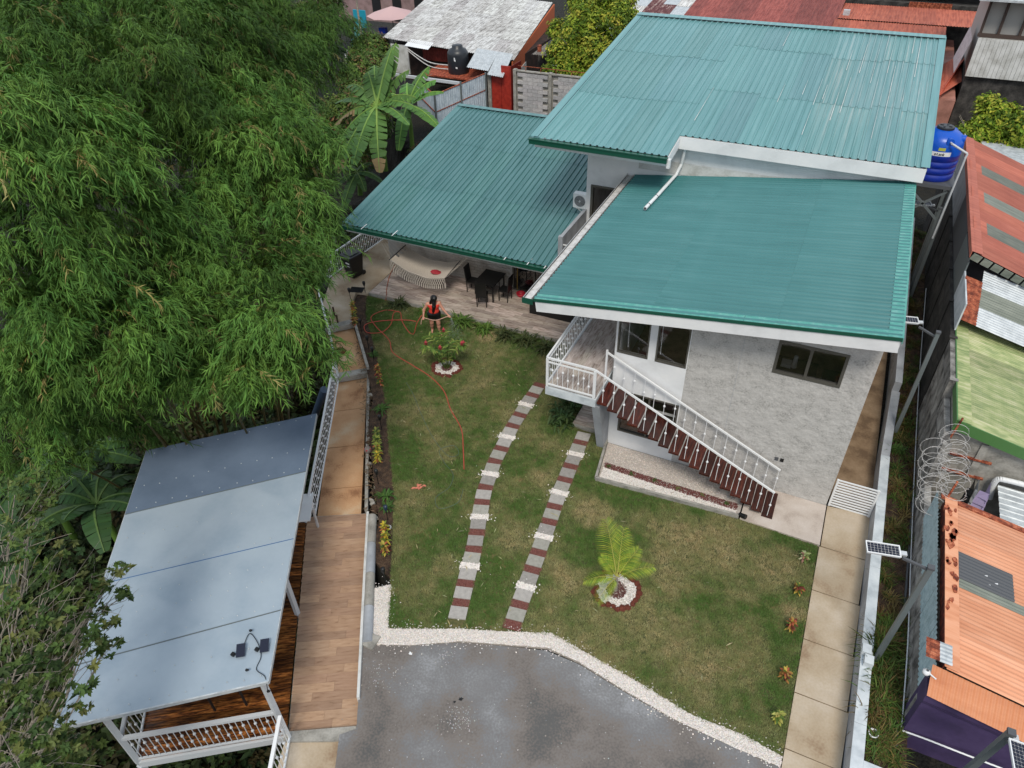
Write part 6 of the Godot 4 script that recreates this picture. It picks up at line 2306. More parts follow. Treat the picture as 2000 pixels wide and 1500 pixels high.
func pavilion() -> void:
	var T := thing("pavilion", "open pavilion with flat pale metal roof, white posts and a dark wooden deck", "pavilion", Vector3(-10.4, -0.15, -6.2))
	# deck: planks along the front edge direction, rows going back
	var dm := variants("deck", 7, 0.45, false)
	var a := Vector3(-7.65, -0.16, -4.34)      # front right
	var b := Vector3(-10.12, -0.16, -2.62)     # front left
	var c := Vector3(-14.2, -0.16, -7.9)       # back left
	var d := Vector3(-11.0, -0.16, -9.33)      # back right
	var D := part("deck", T, a)
	var st: SurfaceTool
	for r in 50:
		var f := (r + 0.5) / 50.0
		var p := a.lerp(d, f)
		var q := b.lerp(c, f)
		var ln := p.distance_to(q)
		var dir := (q - p) / ln
		st = S()
		box(st, Vector3(0, -0.02, 0), Vector3(ln, 0.04, p.distance_to(a.lerp(d, f + 0.02)) - 0.006))
		piece("plank", commit(st), pick(dm), D, (p + q) / 2 + UP * rf(-0.002, 0.002), Basis(UP, atan2(-dir.z, dir.x)))
	st = S()
	for e in [[a, b], [b, c]]:
		bar(st, e[0] + Vector3(0, -0.13, 0), e[1] + Vector3(0, -0.13, 0), 0.1, 0.2)
	obj("edge_beam", st, M.fence_grey, T)
	st = S()
	for q in [a, b, c, d, a.lerp(d, 0.5), b.lerp(c, 0.5)]:
		bar(st, q + Vector3(0, -4.3, 0), q + Vector3(0, -0.2, 0), 0.12, 0.12)
	obj("foundation_post", st, M.fence_grey, T)
	var ry := 2.08
	for q in [a.lerp(d, 0.0), a.lerp(d, 0.49), a.lerp(d, 0.98), b.lerp(c, 0.0), b.lerp(c, 0.5), b.lerp(c, 0.98)]:
		st = S()
		bar(st, q + Vector3(0, -0.1, 0), Vector3(q.x, ry - 0.12, q.z), 0.1, 0.1)
		obj("post", st, M.fence_grey, T)
	st = S()
	for e in [[a, d], [b, c], [a, b], [d, c], [a.lerp(d, 0.49), b.lerp(c, 0.5)]]:
		bar(st, Vector3(e[0].x, ry - 0.09, e[0].z), Vector3(e[1].x, ry - 0.09, e[1].z), 0.06, 0.1)
	obj("roof_beam", st, M.fence_grey, T)
	# railings with knotted bars, front and left
	var rl := part("deck_railing", T, b)
	railing(rl, b, a, 0.95, 24, M.fence_grey, true, 0.06, 0.0, 0.08)
	railing(rl, b, b.lerp(c, 0.5), 0.95, 22, M.fence_grey, true, 0.06, 0.0, 0.07)
	railing(rl, b.lerp(c, 0.5), c, 0.95, 22, M.fence_grey, true, 0.06, 0.0, 0.07)
	# roof: five metal panels
	var FR := Vector3(-7.5, ry, -4.36)
	var FL := Vector3(-10.5, ry - 0.03, -2.0)
	var BR := Vector3(-11.48, ry, -11.1)
	var BL := Vector3(-14.7, ry - 0.03, -8.1)
	var R := part("roof", T, FR)
	var tr := [0.0, 0.2, 0.44, 0.715, 1.0]
	var tl := [0.0, 0.17, 0.43, 0.7, 1.0]
	var seams := [[0.0, 0.0], [0.2, 0.17], [0.44, 0.43], [0.715, 0.7], [1.0, 1.0]]
	var mats := [M.galva, M.galva, M.galva, M.galva_blue]
	for i in 4:
		st = S()
		var e := 0.0016
		var lift := [0.0, 0.012, 0.0, 0.015][i] as float
		var p := [FL.lerp(BL, seams[i][1] + e), FR.lerp(BR, seams[i][0] + e), FR.lerp(BR, seams[i + 1][0] - e), FL.lerp(BL, seams[i + 1][1] - e)]
		var q := []
		for z in p:
			q.append(z + UP * (lift - 0.03))
		for z in p:
			q.append(z + UP * lift)
		hexa(st, q)
		obj("roof_panel", st, mats[i], R)
	st = S()
	bar(st, FR.lerp(BR, 0.44) + UP * 0.006, FL.lerp(BL, 0.43) + UP * 0.006, 0.02, 0.012)
	obj("seam_strip", st, flat(sr(52, 96, 146), 0.5), R)
	st = S()
	for i in [1, 3]:
		bar(st, FR.lerp(BR, seams[i][0]) + UP * 0.004, FL.lerp(BL, seams[i][1]) + UP * 0.004, 0.02, 0.01)
	obj("seam_strip", st, M.steel, R)
	st = S()
	for e in [[FL, FR], [FR, BR], [FL, BL]]:
		bar(st, e[0] + UP * -0.05, e[1] + UP * -0.05, 0.035, 0.09)
	obj("roof_edge", st, M.zinc, R)
	# roofing screws
	var xf := []
	var co := []
	st = S()
	lathe(st, [Vector2(0.014, 0), Vector2(0.013, 0.008), Vector2(0.006, 0.01), Vector2(0, 0.013)], 8)
	var sm := commit(st)
	for row in [0.02, 0.1, 0.215, 0.3, 0.36, 0.46, 0.6, 0.73, 0.82, 0.985]:
		for k in 11:
			var t := (k + 0.4) / 11.0
			var p0 := FR.lerp(BR, row)
			var p1 := FL.lerp(BL, row * 0.99)
			xf.append(Transform3D(Basis(), p0.lerp(p1, t) + Vector3(rf(-0.04, 0.04), 0.014, rf(-0.04, 0.04))))
			co.append(Color(0.8, 0.8, 0.8))
	scatter("screw", sm, M.zinc, xf, co, R)

	# solar chargers and their cable on the roof
	for k in 2:
		var p := [Vector3(-8.38, ry + 0.07, -4.62), Vector3(-8.02, ry + 0.07, -4.9)][k] as Vector3
		var s := thing("solar_charger", ["small black solar panel on the pavilion roof, the left one with clips", "small black solar panel on the pavilion roof, the right one near the corner"][k], "solar panel", p, "solar chargers on the pavilion roof")
		st = S()
		box(st, p, Vector3(0.17, 0.02, 0.26), Basis(UP, 0.6) * Basis(Vector3.RIGHT, 0.25))
		obj("panel", st, M.cell, s)
		st = S()
		bar(st, p + Vector3(0, -0.07, 0), p, 0.03, 0.03)
		box(st, p + Vector3(-0.1, -0.03, 0.12), Vector3(0.07, 0.05, 0.07))
		obj("clip", st, M.black, s)
	st = S()
	path_tube(st, smooth_path([Vector3(-8.4, ry + 0.04, -4.7), Vector3(-8.5, ry + 0.03, -5.0), Vector3(-8.2, ry + 0.03, -4.9), Vector3(-7.95, ry + 0.03, -4.7), Vector3(-7.85, ry + 0.03, -4.45), Vector3(-7.6, ry + 0.03, -4.4), Vector3(-7.5, ry - 0.1, -4.3), Vector3(-7.5, ry - 0.2, -4.28)]), 0.008, 0.008, 5)
	for q in [Vector3(-8.52, ry + 0.05, -5.05), Vector3(-8.0, ry + 0.05, -4.35), Vector3(-7.5, ry - 0.24, -4.28)]:
		tube(st, q, q + Vector3(0.05, 0.04, 0.0), 0.03, 0.02, 8)
	tag(obj("light_string", st, M.black), "black cable with bulb holders trailing over the pavilion roof corner", "cable")
	# white table at the back of the deck, and a folded stand
	var W := thing("white_table", "white table under the pavilion's right edge beside the ramp", "table", Vector3(-10.85, -0.16, -9.0))
	st = S()
	box(st, Vector3(-10.85, 0.6, -9.05), Vector3(0.7, 0.05, 0.95), Basis(UP, 0.55))
	obj("tabletop", st, M.white, W)
	for q in [[-11.3, -8.75], [-10.8, -8.5], [-10.95, -9.45], [-10.5, -9.2]]:
		st = S()
		bar(st, Vector3(q[0], -0.16, q[1]), Vector3(q[0], 0.58, q[1]), 0.05, 0.05)
		obj("leg", st, M.gutter, W)
	var K := thing("metal_stand", "dark green metal stand under the pavilion's front edge", "stand", Vector3(-9.2, -0.16, -4.3))
	for q in [[0.0, 0.0], [0.55, -0.38]]:
		st = S()
		bar(st, Vector3(-9.4 + q[0], -0.16, -4.1 + q[1]), Vector3(-9.4 + q[0], 1.0, -4.1 + q[1]), 0.04, 0.04)
		obj("leg", st, M.black_iron, K)
	st = S()
	bar(st, Vector3(-9.4, 1.0, -4.1), Vector3(-8.85, 1.0, -4.48), 0.04, 0.04)
	bar(st, Vector3(-9.4, 0.5, -4.1), Vector3(-8.85, 0.5, -4.48), 0.03, 0.03)
	obj("crossbar", st, M.black_iron, K)
	st = S()
	lathe(st, [Vector2(0, -2.2), Vector2(0.28, -2.18), Vector2(0.32, -1.35), Vector2(0.34, -1.3), Vector2(0.28, -1.32), Vector2(0, -1.5)], 18, Vector3(-9.35, 0, -2.95))
	tag(obj("plastic_tub", st, M.teal_plastic), "teal plastic tub in the dark below the deck railing", "tub")


# ------------------------------------------------------------------ garden
func ring_bed(label: String, c: Vector3, r: float, n: int, rock: float, inner: float, sd: int) -> void:
	var T := thing("stone_ring", label, "stone ring", c)
	var g := RandomNumberGenerator.new()
	g.seed = sd
	for k in n:
		var a := TAU * k / n + g.randf_range(-0.06, 0.06)
		var st := S()
		var rr := r + g.randf_range(-0.04, 0.05)
		rock_mesh(st, c + Vector3(cos(a) * rr, rock * 0.35, sin(a) * rr), Vector3(rock * g.randf_range(0.75, 1.3), rock * g.randf_range(0.6, 1.0), rock * g.randf_range(0.7, 1.2)), g)
		obj("rock", st, M.lava, T)
	var poly := []
	for k in 24:
		poly.append(Vector2(c.x + cos(TAU * k / 24) * r, c.z + sin(TAU * k / 24) * r))
	var s2 := S()
	prism(s2, poly, -0.05, 0.012)
	obj("bed", s2, M.white_base, T)
	var pts := []
	for q in in_poly(poly, int(5200 * r * r)):
		if q.distance_to(Vector2(c.x, c.z)) > inner:
			pts.append(q)
	pebbles("white_gravel", pts, 0.02, 0.02, Color(0.76, 0.72, 0.69), 0.14)
	var rp := []
	for q in int(900 * inner / 0.3):
		rp.append(Vector2(c.x, c.z) + Vector2.from_angle(rf(0, TAU)) * inner * 1.15 * sqrt(rf(0, 1)))
	pebbles("red_gravel", rp, 0.026, 0.017, Color(0.11, 0.042, 0.038), 0.35)


func garden() -> void:
	var st: SurfaceTool
	ring_bed("ring of red lava rocks filled with white gravel round the young palm", Vector3(-2.44, 0, -10.5), 0.52, 26, 0.085, 0.22, 71)
	ring_bed("ring of red lava rocks filled with white gravel round the ginger plant", Vector3(-10.65, 0, -16.67), 0.46, 22, 0.085, 0.17, 72)

	# young coconut palm
	var c := Vector3(-2.46, 0, -10.48)
	var T := thing("palm", "young coconut palm with yellow-green fronds in the front lawn", "palm tree", c)
	st = S()
	path_tube(st, [c, c + UP * 0.3, c + UP * 0.55], 0.06, 0.035, 8)
	obj("trunk", st, M.bark, T)
	var up_dir := Vector3(-0.30, 0, -0.85).normalized()
	for f in [[-0.5, 2.6, 1.6, 0.1], [0.15, 3.0, 1.35, 0.08], [0.9, 1.8, 1.0, 0.25], [1.35, 0.9, 1.0, 0.5], [-1.7, 0.7, 0.8, 0.8], [-2.5, 0.7, 0.8, 0.9], [-1.0, 2.0, 0.8, 0.4]]:
		st = S()
		var az: float = f[0] - 0.35
		var d := Vector3(sin(az), f[1], -cos(az)).normalized()
		var o := c + UP * 0.5
		var prev := o
		var n := 30
		var flat_dir := Vector3(sin(az), 0, -cos(az))
		for i in n + 1:
			var t := float(i) / n
			var p: Vector3 = o + d * f[2] * t - UP * f[3] * f[2] * t * t * 0.8 + flat_dir * 0.12 * t * t
			if i > 0:
				st.set_color(Color(0.4, 0.38, 0.1))
				bar(st, prev, p, 0.022 * (1.1 - t), 0.014 * (1.1 - t))
			if i > 3:
				var dir := (p - prev).normalized()
				var side := dir.cross(UP)
				if side.length() < 0.1:
					side = flat_dir.cross(UP)
				side = side.normalized()
				for s in [-1.0, 1.0]:
					st.set_color(jit(Color(0.3, 0.36, 0.05) if rng.randf() < 0.6 else Color(0.17, 0.27, 0.04), 0.2))
					var ll: float = f[2] * 0.3 * sin(PI * (0.12 + 0.8 * t)) + 0.05
					leaf(st, p, side * s + dir * 0.75 + UP * 0.1, ll, 0.009, 0.3, 2, 0.1, 0.3 * s)
			prev = p
		obj("frond", st, M.leaf_bright, T)

	# red ginger
	c = Vector3(-10.65, 0, -16.67)
	T = thing("ginger_plant", "red ginger plant with arching leaves and red flowers in the back lawn", "plant", c)
	for k in 13:
		st = S()
		var a := TAU * k / 13.0 + rf(-0.2, 0.2)
		var reach := rf(0.3, 0.75)
		var top := c + Vector3(cos(a) * reach, rf(0.75, 1.25), sin(a) * reach)
		var pts := smooth_path([c + Vector3(cos(a), 0, sin(a)) * 0.06, c.lerp(top, 0.6) + UP * 0.2, top], 4)
		st.set_color(Color(0.09, 0.13, 0.03))
		path_tube(st, pts, 0.012, 0.006, 5)
		for i in range(2, pts.size()):
			for s in [-1.0, 1.0]:
				st.set_color(jit(pick([Color(0.1, 0.17, 0.035), Color(0.2, 0.24, 0.06), Color(0.08, 0.14, 0.03)]), 0.25))
				var dd: Vector3 = (pts[i] - pts[i - 1]).normalized()
				leaf(st, pts[i], dd.cross(UP).normalized() * s + dd * 0.7 + Vector3(0, rf(-0.2, 0.3), 0), rf(0.22, 0.36), 0.03, 0.45, 3, 0.25)
		obj("leafy_stem", st, M.leaf, T)
		if k % 3 == 0:
			st = S()
			for i in 8:
				leaf(st, top + UP * 0.015 * i, Vector3(cos(i * 2.4), 1.0, sin(i * 2.4)), 0.11, 0.03, 0.2, 2, 0.3)
			obj("flower", st, M.crimson, T)

	# crotons
	var ye := [Color(0.42, 0.33, 0.04), Color(0.34, 0.3, 0.05), Color(0.16, 0.2, 0.04), Color(0.36, 0.14, 0.05)]
	var re := [Color(0.36, 0.1, 0.05), Color(0.3, 0.16, 0.05), Color(0.14, 0.04, 0.03), Color(0.36, 0.28, 0.06), Color(0.08, 0.12, 0.03)]
	var gy := [Color(0.3, 0.32, 0.07), Color(0.12, 0.18, 0.04), Color(0.36, 0.34, 0.1), Color(0.08, 0.13, 0.03)]
	var pale := [Color(0.42, 0.42, 0.26), Color(0.16, 0.22, 0.06), Color(0.3, 0.33, 0.14), Color(0.36, 0.2, 0.15)]
	var left := [[-8.56, -9.62, 0.5, ye, "yellow and green croton, uppermost of the bright clump by the retaining wall"], [-8.38, -9.36, 0.5, ye, "yellow croton in the middle of the clump by the retaining wall"], [-8.2, -9.08, 0.45, re, "red-tipped croton at the lower end of the clump by the retaining wall"],
		[-10.8, -12.62, 0.5, gy, "green and yellow croton, uppermost of the four beside the coloured ball"], [-10.62, -12.36, 0.45, gy, "pale green croton, second of the four beside the coloured ball"], [-10.42, -12.08, 0.5, ye, "yellow croton, third of the four beside the coloured ball"], [-10.24, -11.82, 0.45, ye, "yellow croton, lowest of the four beside the coloured ball"],
		[-12.62, -15.42, 0.4, re, "red and orange croton left of the ginger ring, upper of a pair"], [-12.2, -14.9, 0.5, re, "orange and pink croton left of the ginger ring, lower of a pair"],
		[-15.66, -18.3, 0.5, ye, "yellow croton near the drain grate at the top of the bed"], [-15.3, -17.85, 0.5, ye, "yellow croton with dark red base below the one near the drain grate"], [-15.05, -17.5, 0.4, re, "dark red croton, lowest of the three near the drain grate"]]
	for q in left:
		croton(q[4], "crotons in the left bed", Vector3(q[0], 0, q[1]), q[2], q[3])
	var right := [[1.56, -13.28, 0.28, pale, "pale variegated croton nearest the concrete pad"], [1.57, -12.23, 0.32, re, "orange and red croton, second from the concrete pad"], [1.57, -11.13, 0.38, re, "pink and orange croton in the middle of the right lawn edge"], [1.62, -9.8, 0.38, re, "orange and yellow croton, second from the gravel on the right lawn edge"], [1.63, -8.81, 0.34, gy, "green and yellow croton on the right lawn edge nearest the gravel"]]
	for q in right:
		croton(q[4], "crotons along the right lawn edge", Vector3(q[0], 0, q[1]), q[2], q[3], 36)
	# agapanthus and grassy tufts
	var tufts := [[-11.5, -13.9, 0.5, "strap-leaved green tuft in the left bed above the ball"], [-9.3, -10.8, 0.48, "strap-leaved green tuft with pink tips in the left bed below the ball"], [-9.05, -10.45, 0.4, "smaller strap-leaved tuft next to the blue garden torch"], [-13.4, -16.3, 0.35, "small green tuft in the left bed beside two dark torches"]]
	for q in tufts:
		strap_plant("strap_plant", q[3], "plant", "strap-leaved plants in the left bed", Vector3(q[0], 0, q[1]), 34, q[2], 0.02, Color(0.06, 0.12, 0.03))
	# shrubs along the veranda
	var sh := [[-14.3, -19.4, 0.5, "dark shrub at the veranda edge below the hammock"], [-13.0, -19.3, 0.42, "loose shrub at the veranda edge behind the woman"], [-11.5, -19.25, 0.62, "bright arching shrub where the water spray falls"], [-10.5, -19.2, 0.5, "grassy shrub at the veranda edge below the dining table"], [-9.6, -19.15, 0.55, "dark grassy shrub above the bare brown patch"], [-8.75, -19.1, 0.6, "broad dark reddish shrub right of the brown patch"], [-7.9, -19.0, 0.6, "broad dark shrub at the veranda edge nearest the balcony"]]
	for i in sh.size():
		var q: Array = sh[i]
		var p := Vector3(q[0], 0, q[1])
		var t := thing("border_shrub", q[3], "shrub", p, "shrubs along the veranda")
		var col := Color(0.08, 0.14, 0.03) if i in [1, 2, 3] else Color(0.055, 0.07, 0.028)
		st = S()
		for k in 130:
			var a := rf(0, TAU)
			st.set_color(jit(col, 0.35))
			leaf(st, p + Vector3(rf(-0.2, 0.2), rf(0, 0.12), rf(-0.15, 0.15)), Vector3(cos(a), rf(0.4, 1.8), sin(a)), q[2] * rf(0.7, 1.4), 0.02, rf(0.4, 1.0), 4, 0.2)
		obj("leaves", st, M.leaf, t)
	var pb := [[-5.95, -16.4], [-6.1, -15.9], [-5.9, -15.5]]
	var pw := ["dark leafy shrub under the balcony edge, rearmost of three", "dark leafy shrub under the balcony edge, middle of three", "dark leafy shrub under the balcony corner beside the porch"]
	for i in 3:
		var p := Vector3(pb[i][0], 0, pb[i][1])
		var t := thing("border_shrub", pw[i], "shrub", p, "shrubs under the balcony")
		st = S()
		for k in 55:
			var a := rf(0, TAU)
			st.set_color(jit(Color(0.05, 0.085, 0.03), 0.35))
			leaf(st, p + Vector3(rf(-0.25, 0.25), rf(0.05, 0.5), rf(-0.25, 0.25)), Vector3(cos(a), rf(-0.1, 1.0), sin(a)), rf(0.2, 0.42), 0.035, 0.6, 3, 0.25)
		obj("leaves", st, M.leaf_thick, t)
	# small plants in the gravel bed
	for i in 6:
		var f := i / 5.0
		strap_plant("small_plant", "tiny spiky plant in the red gravel strip under the stairs, %s from the left" % ORD[i], "plant", "tiny plants in the gravel bed", Vector3(lerpf(-4.0, -0.6, f), 0.02, -14.42 + 0.03 * (i % 2)), 16, 0.16, 0.01, pick([Color(0.06, 0.1, 0.03), Color(0.14, 0.15, 0.06)]))
	# garden torches (small solar lights on spikes)
	var tz := [[-16.0, -19.6], [-16.25, -18.95], [-14.6, -17.3], [-13.75, -16.5], [-13.2, -16.0], [-10.98, -13.1], [-9.78, -11.1], [-8.8, -10.08], [-7.75, -8.35]]
	var tw := ["nearest the drain grate at the veranda corner", "left of the drain grate beside the bed", "below the dark red croton", "upper of two close together beside the small tuft", "lower of two close together beside the small tuft", "above the four crotons by the ball", "below the four crotons by the ball", "with bluish head beside the strap-leaved tuft", "at the white gravel corner below the bright crotons"]
	for i in tz.size():
		var p := Vector3(tz[i][0], 0.0, tz[i][1])
		var t := thing("garden_torch", "black solar garden torch %s" % tw[i], "garden light", p, "solar garden torches")
		st = S()
		tube(st, p, p + Vector3(0.02, 0.42, 0.02), 0.012, 0.012, 6)
		obj("stake", st, M.black, t)
		st = S()
		lathe(st, [Vector2(0.02, 0.4), Vector2(0.055, 0.5), Vector2(0.06, 0.58), Vector2(0.05, 0.61), Vector2(0, 0.63)], 12, p + Vector3(0.02, 0, 0.02))
		obj("lamp_head", st, flat(sr(36, 52, 72), 0.3) if i == 7 else M.black_iron, t)
	# ball
	st = S()
	var pr := []
	for k in 13:
		pr.append(Vector2(maxf(0.0, 0.115 * sin(PI * k / 12.0)), 0.115 - 0.115 * cos(PI * k / 12.0)))
	var B := thing("ball", "red and grey ball lying in the gully beside the walkway", "ball", Vector3(-10.85, -0.1, -12.15))
	lathe(st, pr, 20, B.position)
	obj("ball_skin", st, flat(sr(126, 118, 112), 0.5), B)
	st = S()
	for k in 5:
		var a := TAU * k / 5
		tube(st, B.position + Vector3(cos(a) * 0.08, 0.16, sin(a) * 0.08), B.position + Vector3(cos(a) * 0.092, 0.183, sin(a) * 0.092), 0.036, 0.03, 8)
	obj("patch", st, M.crimson, B)
	# ceramic ring and pot by the bed
	st = S()
	lathe(st, [Vector2(0.05, 0.01), Vector2(0.075, 0.01), Vector2(0.075, 0.06), Vector2(0.05, 0.06), Vector2(0.05, 0.01)], 16, Vector3(-8.62, 0, -9.85))
	tag(obj("pipe_ring", st, M.white_dirty), "small pale pipe ring on the soil above the bright crotons", "pipe")
	# pinkish dry leaf heap and dark fallen pieces
	st = S()
	for k in 7:
		leaf(st, Vector3(-8.62, 0.05, -11.46) + Vector3(rf(-0.08, 0.08), 0, rf(-0.08, 0.08)), Vector3(rf(-1, 1), 0.2, rf(-1, 1)), rf(0.1, 0.18), 0.04, 0.2, 2, 0.4)
	tag(obj("dry_leaf", st, flat(sr(196, 120, 98), 0.8)), "curled pinkish dry leaf on the lawn left of the path", "leaf")
	# white round light in the grass by the path top
	st = S()
	lathe(st, [Vector2(0.07, 0), Vector2(0.075, 0.05), Vector2(0.05, 0.075), Vector2(0, 0.08)], 14, Vector3(-7.2, 0.02, -17.45))
	tag(obj("ground_light", st, M.white_metal), "small round white ground light at the top of the left path", "garden light")
	# black spotlight at the stair foot
	var sp := thing("spotlight", "small black garden spotlight at the foot of the stairs", "spotlight", Vector3(-0.12, 0.05, -14.0))
	st = S()
	tube(st, Vector3(-0.2, 0.12, -14.06), Vector3(-0.02, 0.17, -13.98), 0.05, 0.07, 10)
	obj("lamp_head", st, M.black, sp)
	st = S()
	tube(st, Vector3(-0.12, 0.0, -14.02), Vector3(-0.12, 0.12, -14.02), 0.02, 0.02, 6)
	obj("stand", st, M.black, sp)

	# red hose: coils on the lawn, then down the lawn
	st = S()
	var hp := [Vector3(-12.42, 0.84, -18.12), Vector3(-12.6, 0.5, -18.0), Vector3(-12.75, 0.05, -17.95), Vector3(-13.0, 0.03, -18.0), Vector3(-13.6, 0.03, -18.5), Vector3(-14.0, 0.03, -19.0), Vector3(-14.2, 0.03, -18.85), Vector3(-13.9, 0.03, -18.2), Vector3(-13.9, 0.03, -17.6), Vector3(-14.4, 0.03, -17.35), Vector3(-14.75, 0.03, -17.75), Vector3(-14.3, 0.05, -18.2), Vector3(-13.5, 0.05, -18.6), Vector3(-13.1, 0.03, -18.7)]
	path_tube(st, smooth_path(hp, 6), 0.017, 0.017, 6)
	hp = [Vector3(-14.0, 0.03, -19.0), Vector3(-14.6, 0.03, -18.9), Vector3(-14.85, 0.03, -18.3), Vector3(-14.3, 0.05, -17.79), Vector3(-13.39, 0.03, -17.27), Vector3(-12.83, 0.03, -16.66), Vector3(-11.8, 0.03, -16.3), Vector3(-10.9, 0.03, -15.99), Vector3(-10.1, 0.03, -15.5), Vector3(-9.47, 0.03, -14.8), Vector3(-8.7, 0.03, -14.1), Vector3(-8.2, 0.03, -13.3), Vector3(-7.8, 0.03, -12.6)]
	path_tube(st, smooth_path(hp, 6), 0.017, 0.017, 6)
	tag(obj("garden_hose", st, M.hose_red), "red garden hose coiled and trailing across the lawn to the woman's hands", "hose")
	st = S()
	hp = [Vector3(-11.5, 0.03, -15.4), Vector3(-10.9, 0.03, -14.9), Vector3(-10.2, 0.03, -14.2), Vector3(-9.3, 0.03, -13.4), Vector3(-8.5, 0.03, -12.9), Vector3(-8.25, 0.03, -13.1), Vector3(-8.55, 0.03, -13.35), Vector3(-8.85, 0.03, -13.0), Vector3(-8.45, 0.03, -12.6), Vector3(-8.0, 0.03, -12.3), Vector3(-7.85, 0.03, -11.8), Vector3(-8.0, 0.03, -11.3), Vector3(-7.7, 0.03, -11.0), Vector3(-7.35, 0.03, -11.4), Vector3(-7.45, 0.03, -11.9)]
	path_tube(st, smooth_path(hp, 6), 0.008, 0.008, 6)
	tag(obj("garden_hose", st, M.hose_green), "thin grey-green hose looping on the lawn beside the left path", "hose")
	# drain grate
	var G := thing("drain_grate", "black drain grate in the pavement at the veranda corner", "drain grate", Vector3(-16.42, 0.1, -19.62))
	st = S()
	box(st, Vector3(-16.42, 0.106, -19.62), Vector3(0.55, 0.01, 0.4), Basis(UP, 0.3))
	obj("pit", st, M.black, G)
	for k in 7:
		st = S()
		box(st, G.position + Basis(UP, 0.3) * Vector3(-0.24 + k * 0.08, 0.016, 0), Vector3(0.025, 0.014, 0.38), Basis(UP, 0.3))
		obj("bar", st, M.black_iron, G)


func terrace_things() -> void:
	var st: SurfaceTool
	# wheeled bin
	var c := Vector3(-17.15, 0.1, -20.55)
	var T := thing("wheeled_bin", "black wheeled rubbish bin beside the white railing", "bin", c)
	var b := Basis(UP, -0.25)
	st = S()
	var q := []
	for k in [[-0.22, 0.25, 0.05], [0.22, 0.25, 0.05], [0.22, -0.25, 0.05], [-0.22, -0.25, 0.05], [-0.29, 0.34, 0.95], [0.29, 0.34, 0.95], [0.29, -0.34, 0.95], [-0.29, -0.34, 0.95]]:
		q.append(c + b * Vector3(k[0], k[2], k[1]))
	hexa(st, q)
	obj("body", st, M.black, T)
	st = S()
	box(st, c + UP * 0.99, Vector3(0.64, 0.06, 0.74), b)
	box(st, c + UP * 1.03, Vector3(0.4, 0.04, 0.45), b)
	obj("lid", st, M.black_plastic, T)
	for s in [-1, 1]:
		st = S()
		tube(st, c + b * Vector3(0.2 * s - 0.04, 0.1, -0.3), c + b * Vector3(0.2 * s + 0.04, 0.1, -0.3), 0.1, 0.1, 14)
		obj("wheel", st, M.black_iron, T)
	st = S()
	for k in 2:
		box(st, c + b * Vector3(0.08, 0.72 - 0.13 * k, 0.328 - 0.03 * k), Vector3(0.22 - 0.04 * k, 0.06, 0.01), b * Basis(Vector3.RIGHT, -0.1))
	obj("marking", st, M.white_dirty, T)

	# hammock
	var H := thing("hammock", "cream net hammock with a knotted fringe, slung over the veranda", "hammock", Vector3(-14, 0.5, -21.2))
	var la := Vector3(-15.22, 1.35, -21.59)
	var lb := Vector3(-15.17, 1.35, -20.42)
	var ra := Vector3(-12.76, 1.15, -21.66)
	var rb := Vector3(-12.64, 1.15, -20.34)
	st = S()
	st.set_smooth_group(1)
	var nu := 18
	var nw := 9
	var pt := func(u: float, w: float) -> Vector3:
		var p: Vector3 = la.lerp(ra, u).lerp(lb.lerp(rb, u), w)
		p.y -= 0.4 * 4.0 * u * (1.0 - u) * (0.78 + 0.22 * 4.0 * w * (1.0 - w)) + (0.06 * sin(u * 17.0 + w * 3.0) * sin(PI * u)) * 0.3
		return p
	for i in nu:
		for k in nw:
			var u0 := float(i) / nu
			var u1 := float(i + 1) / nu
			var w0 := float(k) / nw
			var w1 := float(k + 1) / nw
			if i == 0 and k % 2 == 1 and k < 7:
				continue
			quad(st, pt.call(u0, w1), pt.call(u1, w1), pt.call(u1, w0), pt.call(u0, w0))
	st.set_smooth_group(-1)
	obj("cloth", st, M.net, H)
	st = S()
	for i in 26:
		for s in [-1.0, 1.0]:
			var u0 := clampf(i / 26.0, 0, 1)
			var u1 := clampf((i + 1.6 * s) / 26.0, 0, 1)
			var p0: Vector3 = pt.call(u0, 1.0)
			var p1: Vector3 = pt.call(u1, 1.0)
			bar(st, p0, p1 + Vector3(0, -0.3, 0.07), 0.014, 0.014)
			bar(st, p1 + Vector3(0, -0.3, 0.07), p1 + Vector3(0, -0.42, 0.08), 0.02, 0.02)
	for w in [0.0, 1.0]:
		for i in nu:
			bar(st, pt.call(float(i) / nu, w), pt.call(float(i + 1) / nu, w), 0.03, 0.02)
	for i in 12:
		var p0: Vector3 = pt.call(i / 12.0, 0.0)
		bar(st, p0, p0 + Vector3(0.05, -0.3, -0.04), 0.014, 0.014)
	obj("fringe", st, M.net, H)
	for e in [[la, lb, Vector3(-16.5, 2.2, -21.3)], [ra, rb, Vector3(-11.6, 2.2, -21.4)]]:
		st = S()
		tube(st, e[0] + (e[0] - e[1]) * 0.05, e[1] + (e[1] - e[0]) * 0.05, 0.02, 0.02, 8)
		obj("spreader_bar", st, M.black_iron, H)
		st = S()
		for k in 7:
			tube(st, e[0].lerp(e[1], k / 6.0), e[2], 0.005, 0.005, 4)
		obj("cord", st, M.net, H)
	st = S()
	rock_mesh(st, pt.call(0.72, 0.62) + UP * 0.08, Vector3(0.24, 0.09, 0.18), rng)
	tag(obj("cushion", st, M.crimson), "dark red cushion lying in the hammock", "cushion")
	# black hose over the veranda edge
	st = S()
	path_tube(st, smooth_path([Vector3(-15.3, 0.9, -21.0), Vector3(-15.35, 0.55, -20.5), Vector3(-15.3, 0.17, -20.1), Vector3(-15.05, 0.17, -19.7), Vector3(-15.02, 0.0, -19.55)]), 0.018, 0.018, 5)
	tag(obj("cable", st, M.rust), "dark brown cable hanging to the veranda edge below the hammock", "cable")

	# dining set
	c = Vector3(-11.3, 0.15, -21.35)
	T = thing("dining_table", "black dining table on the veranda between dark chairs", "table", c)
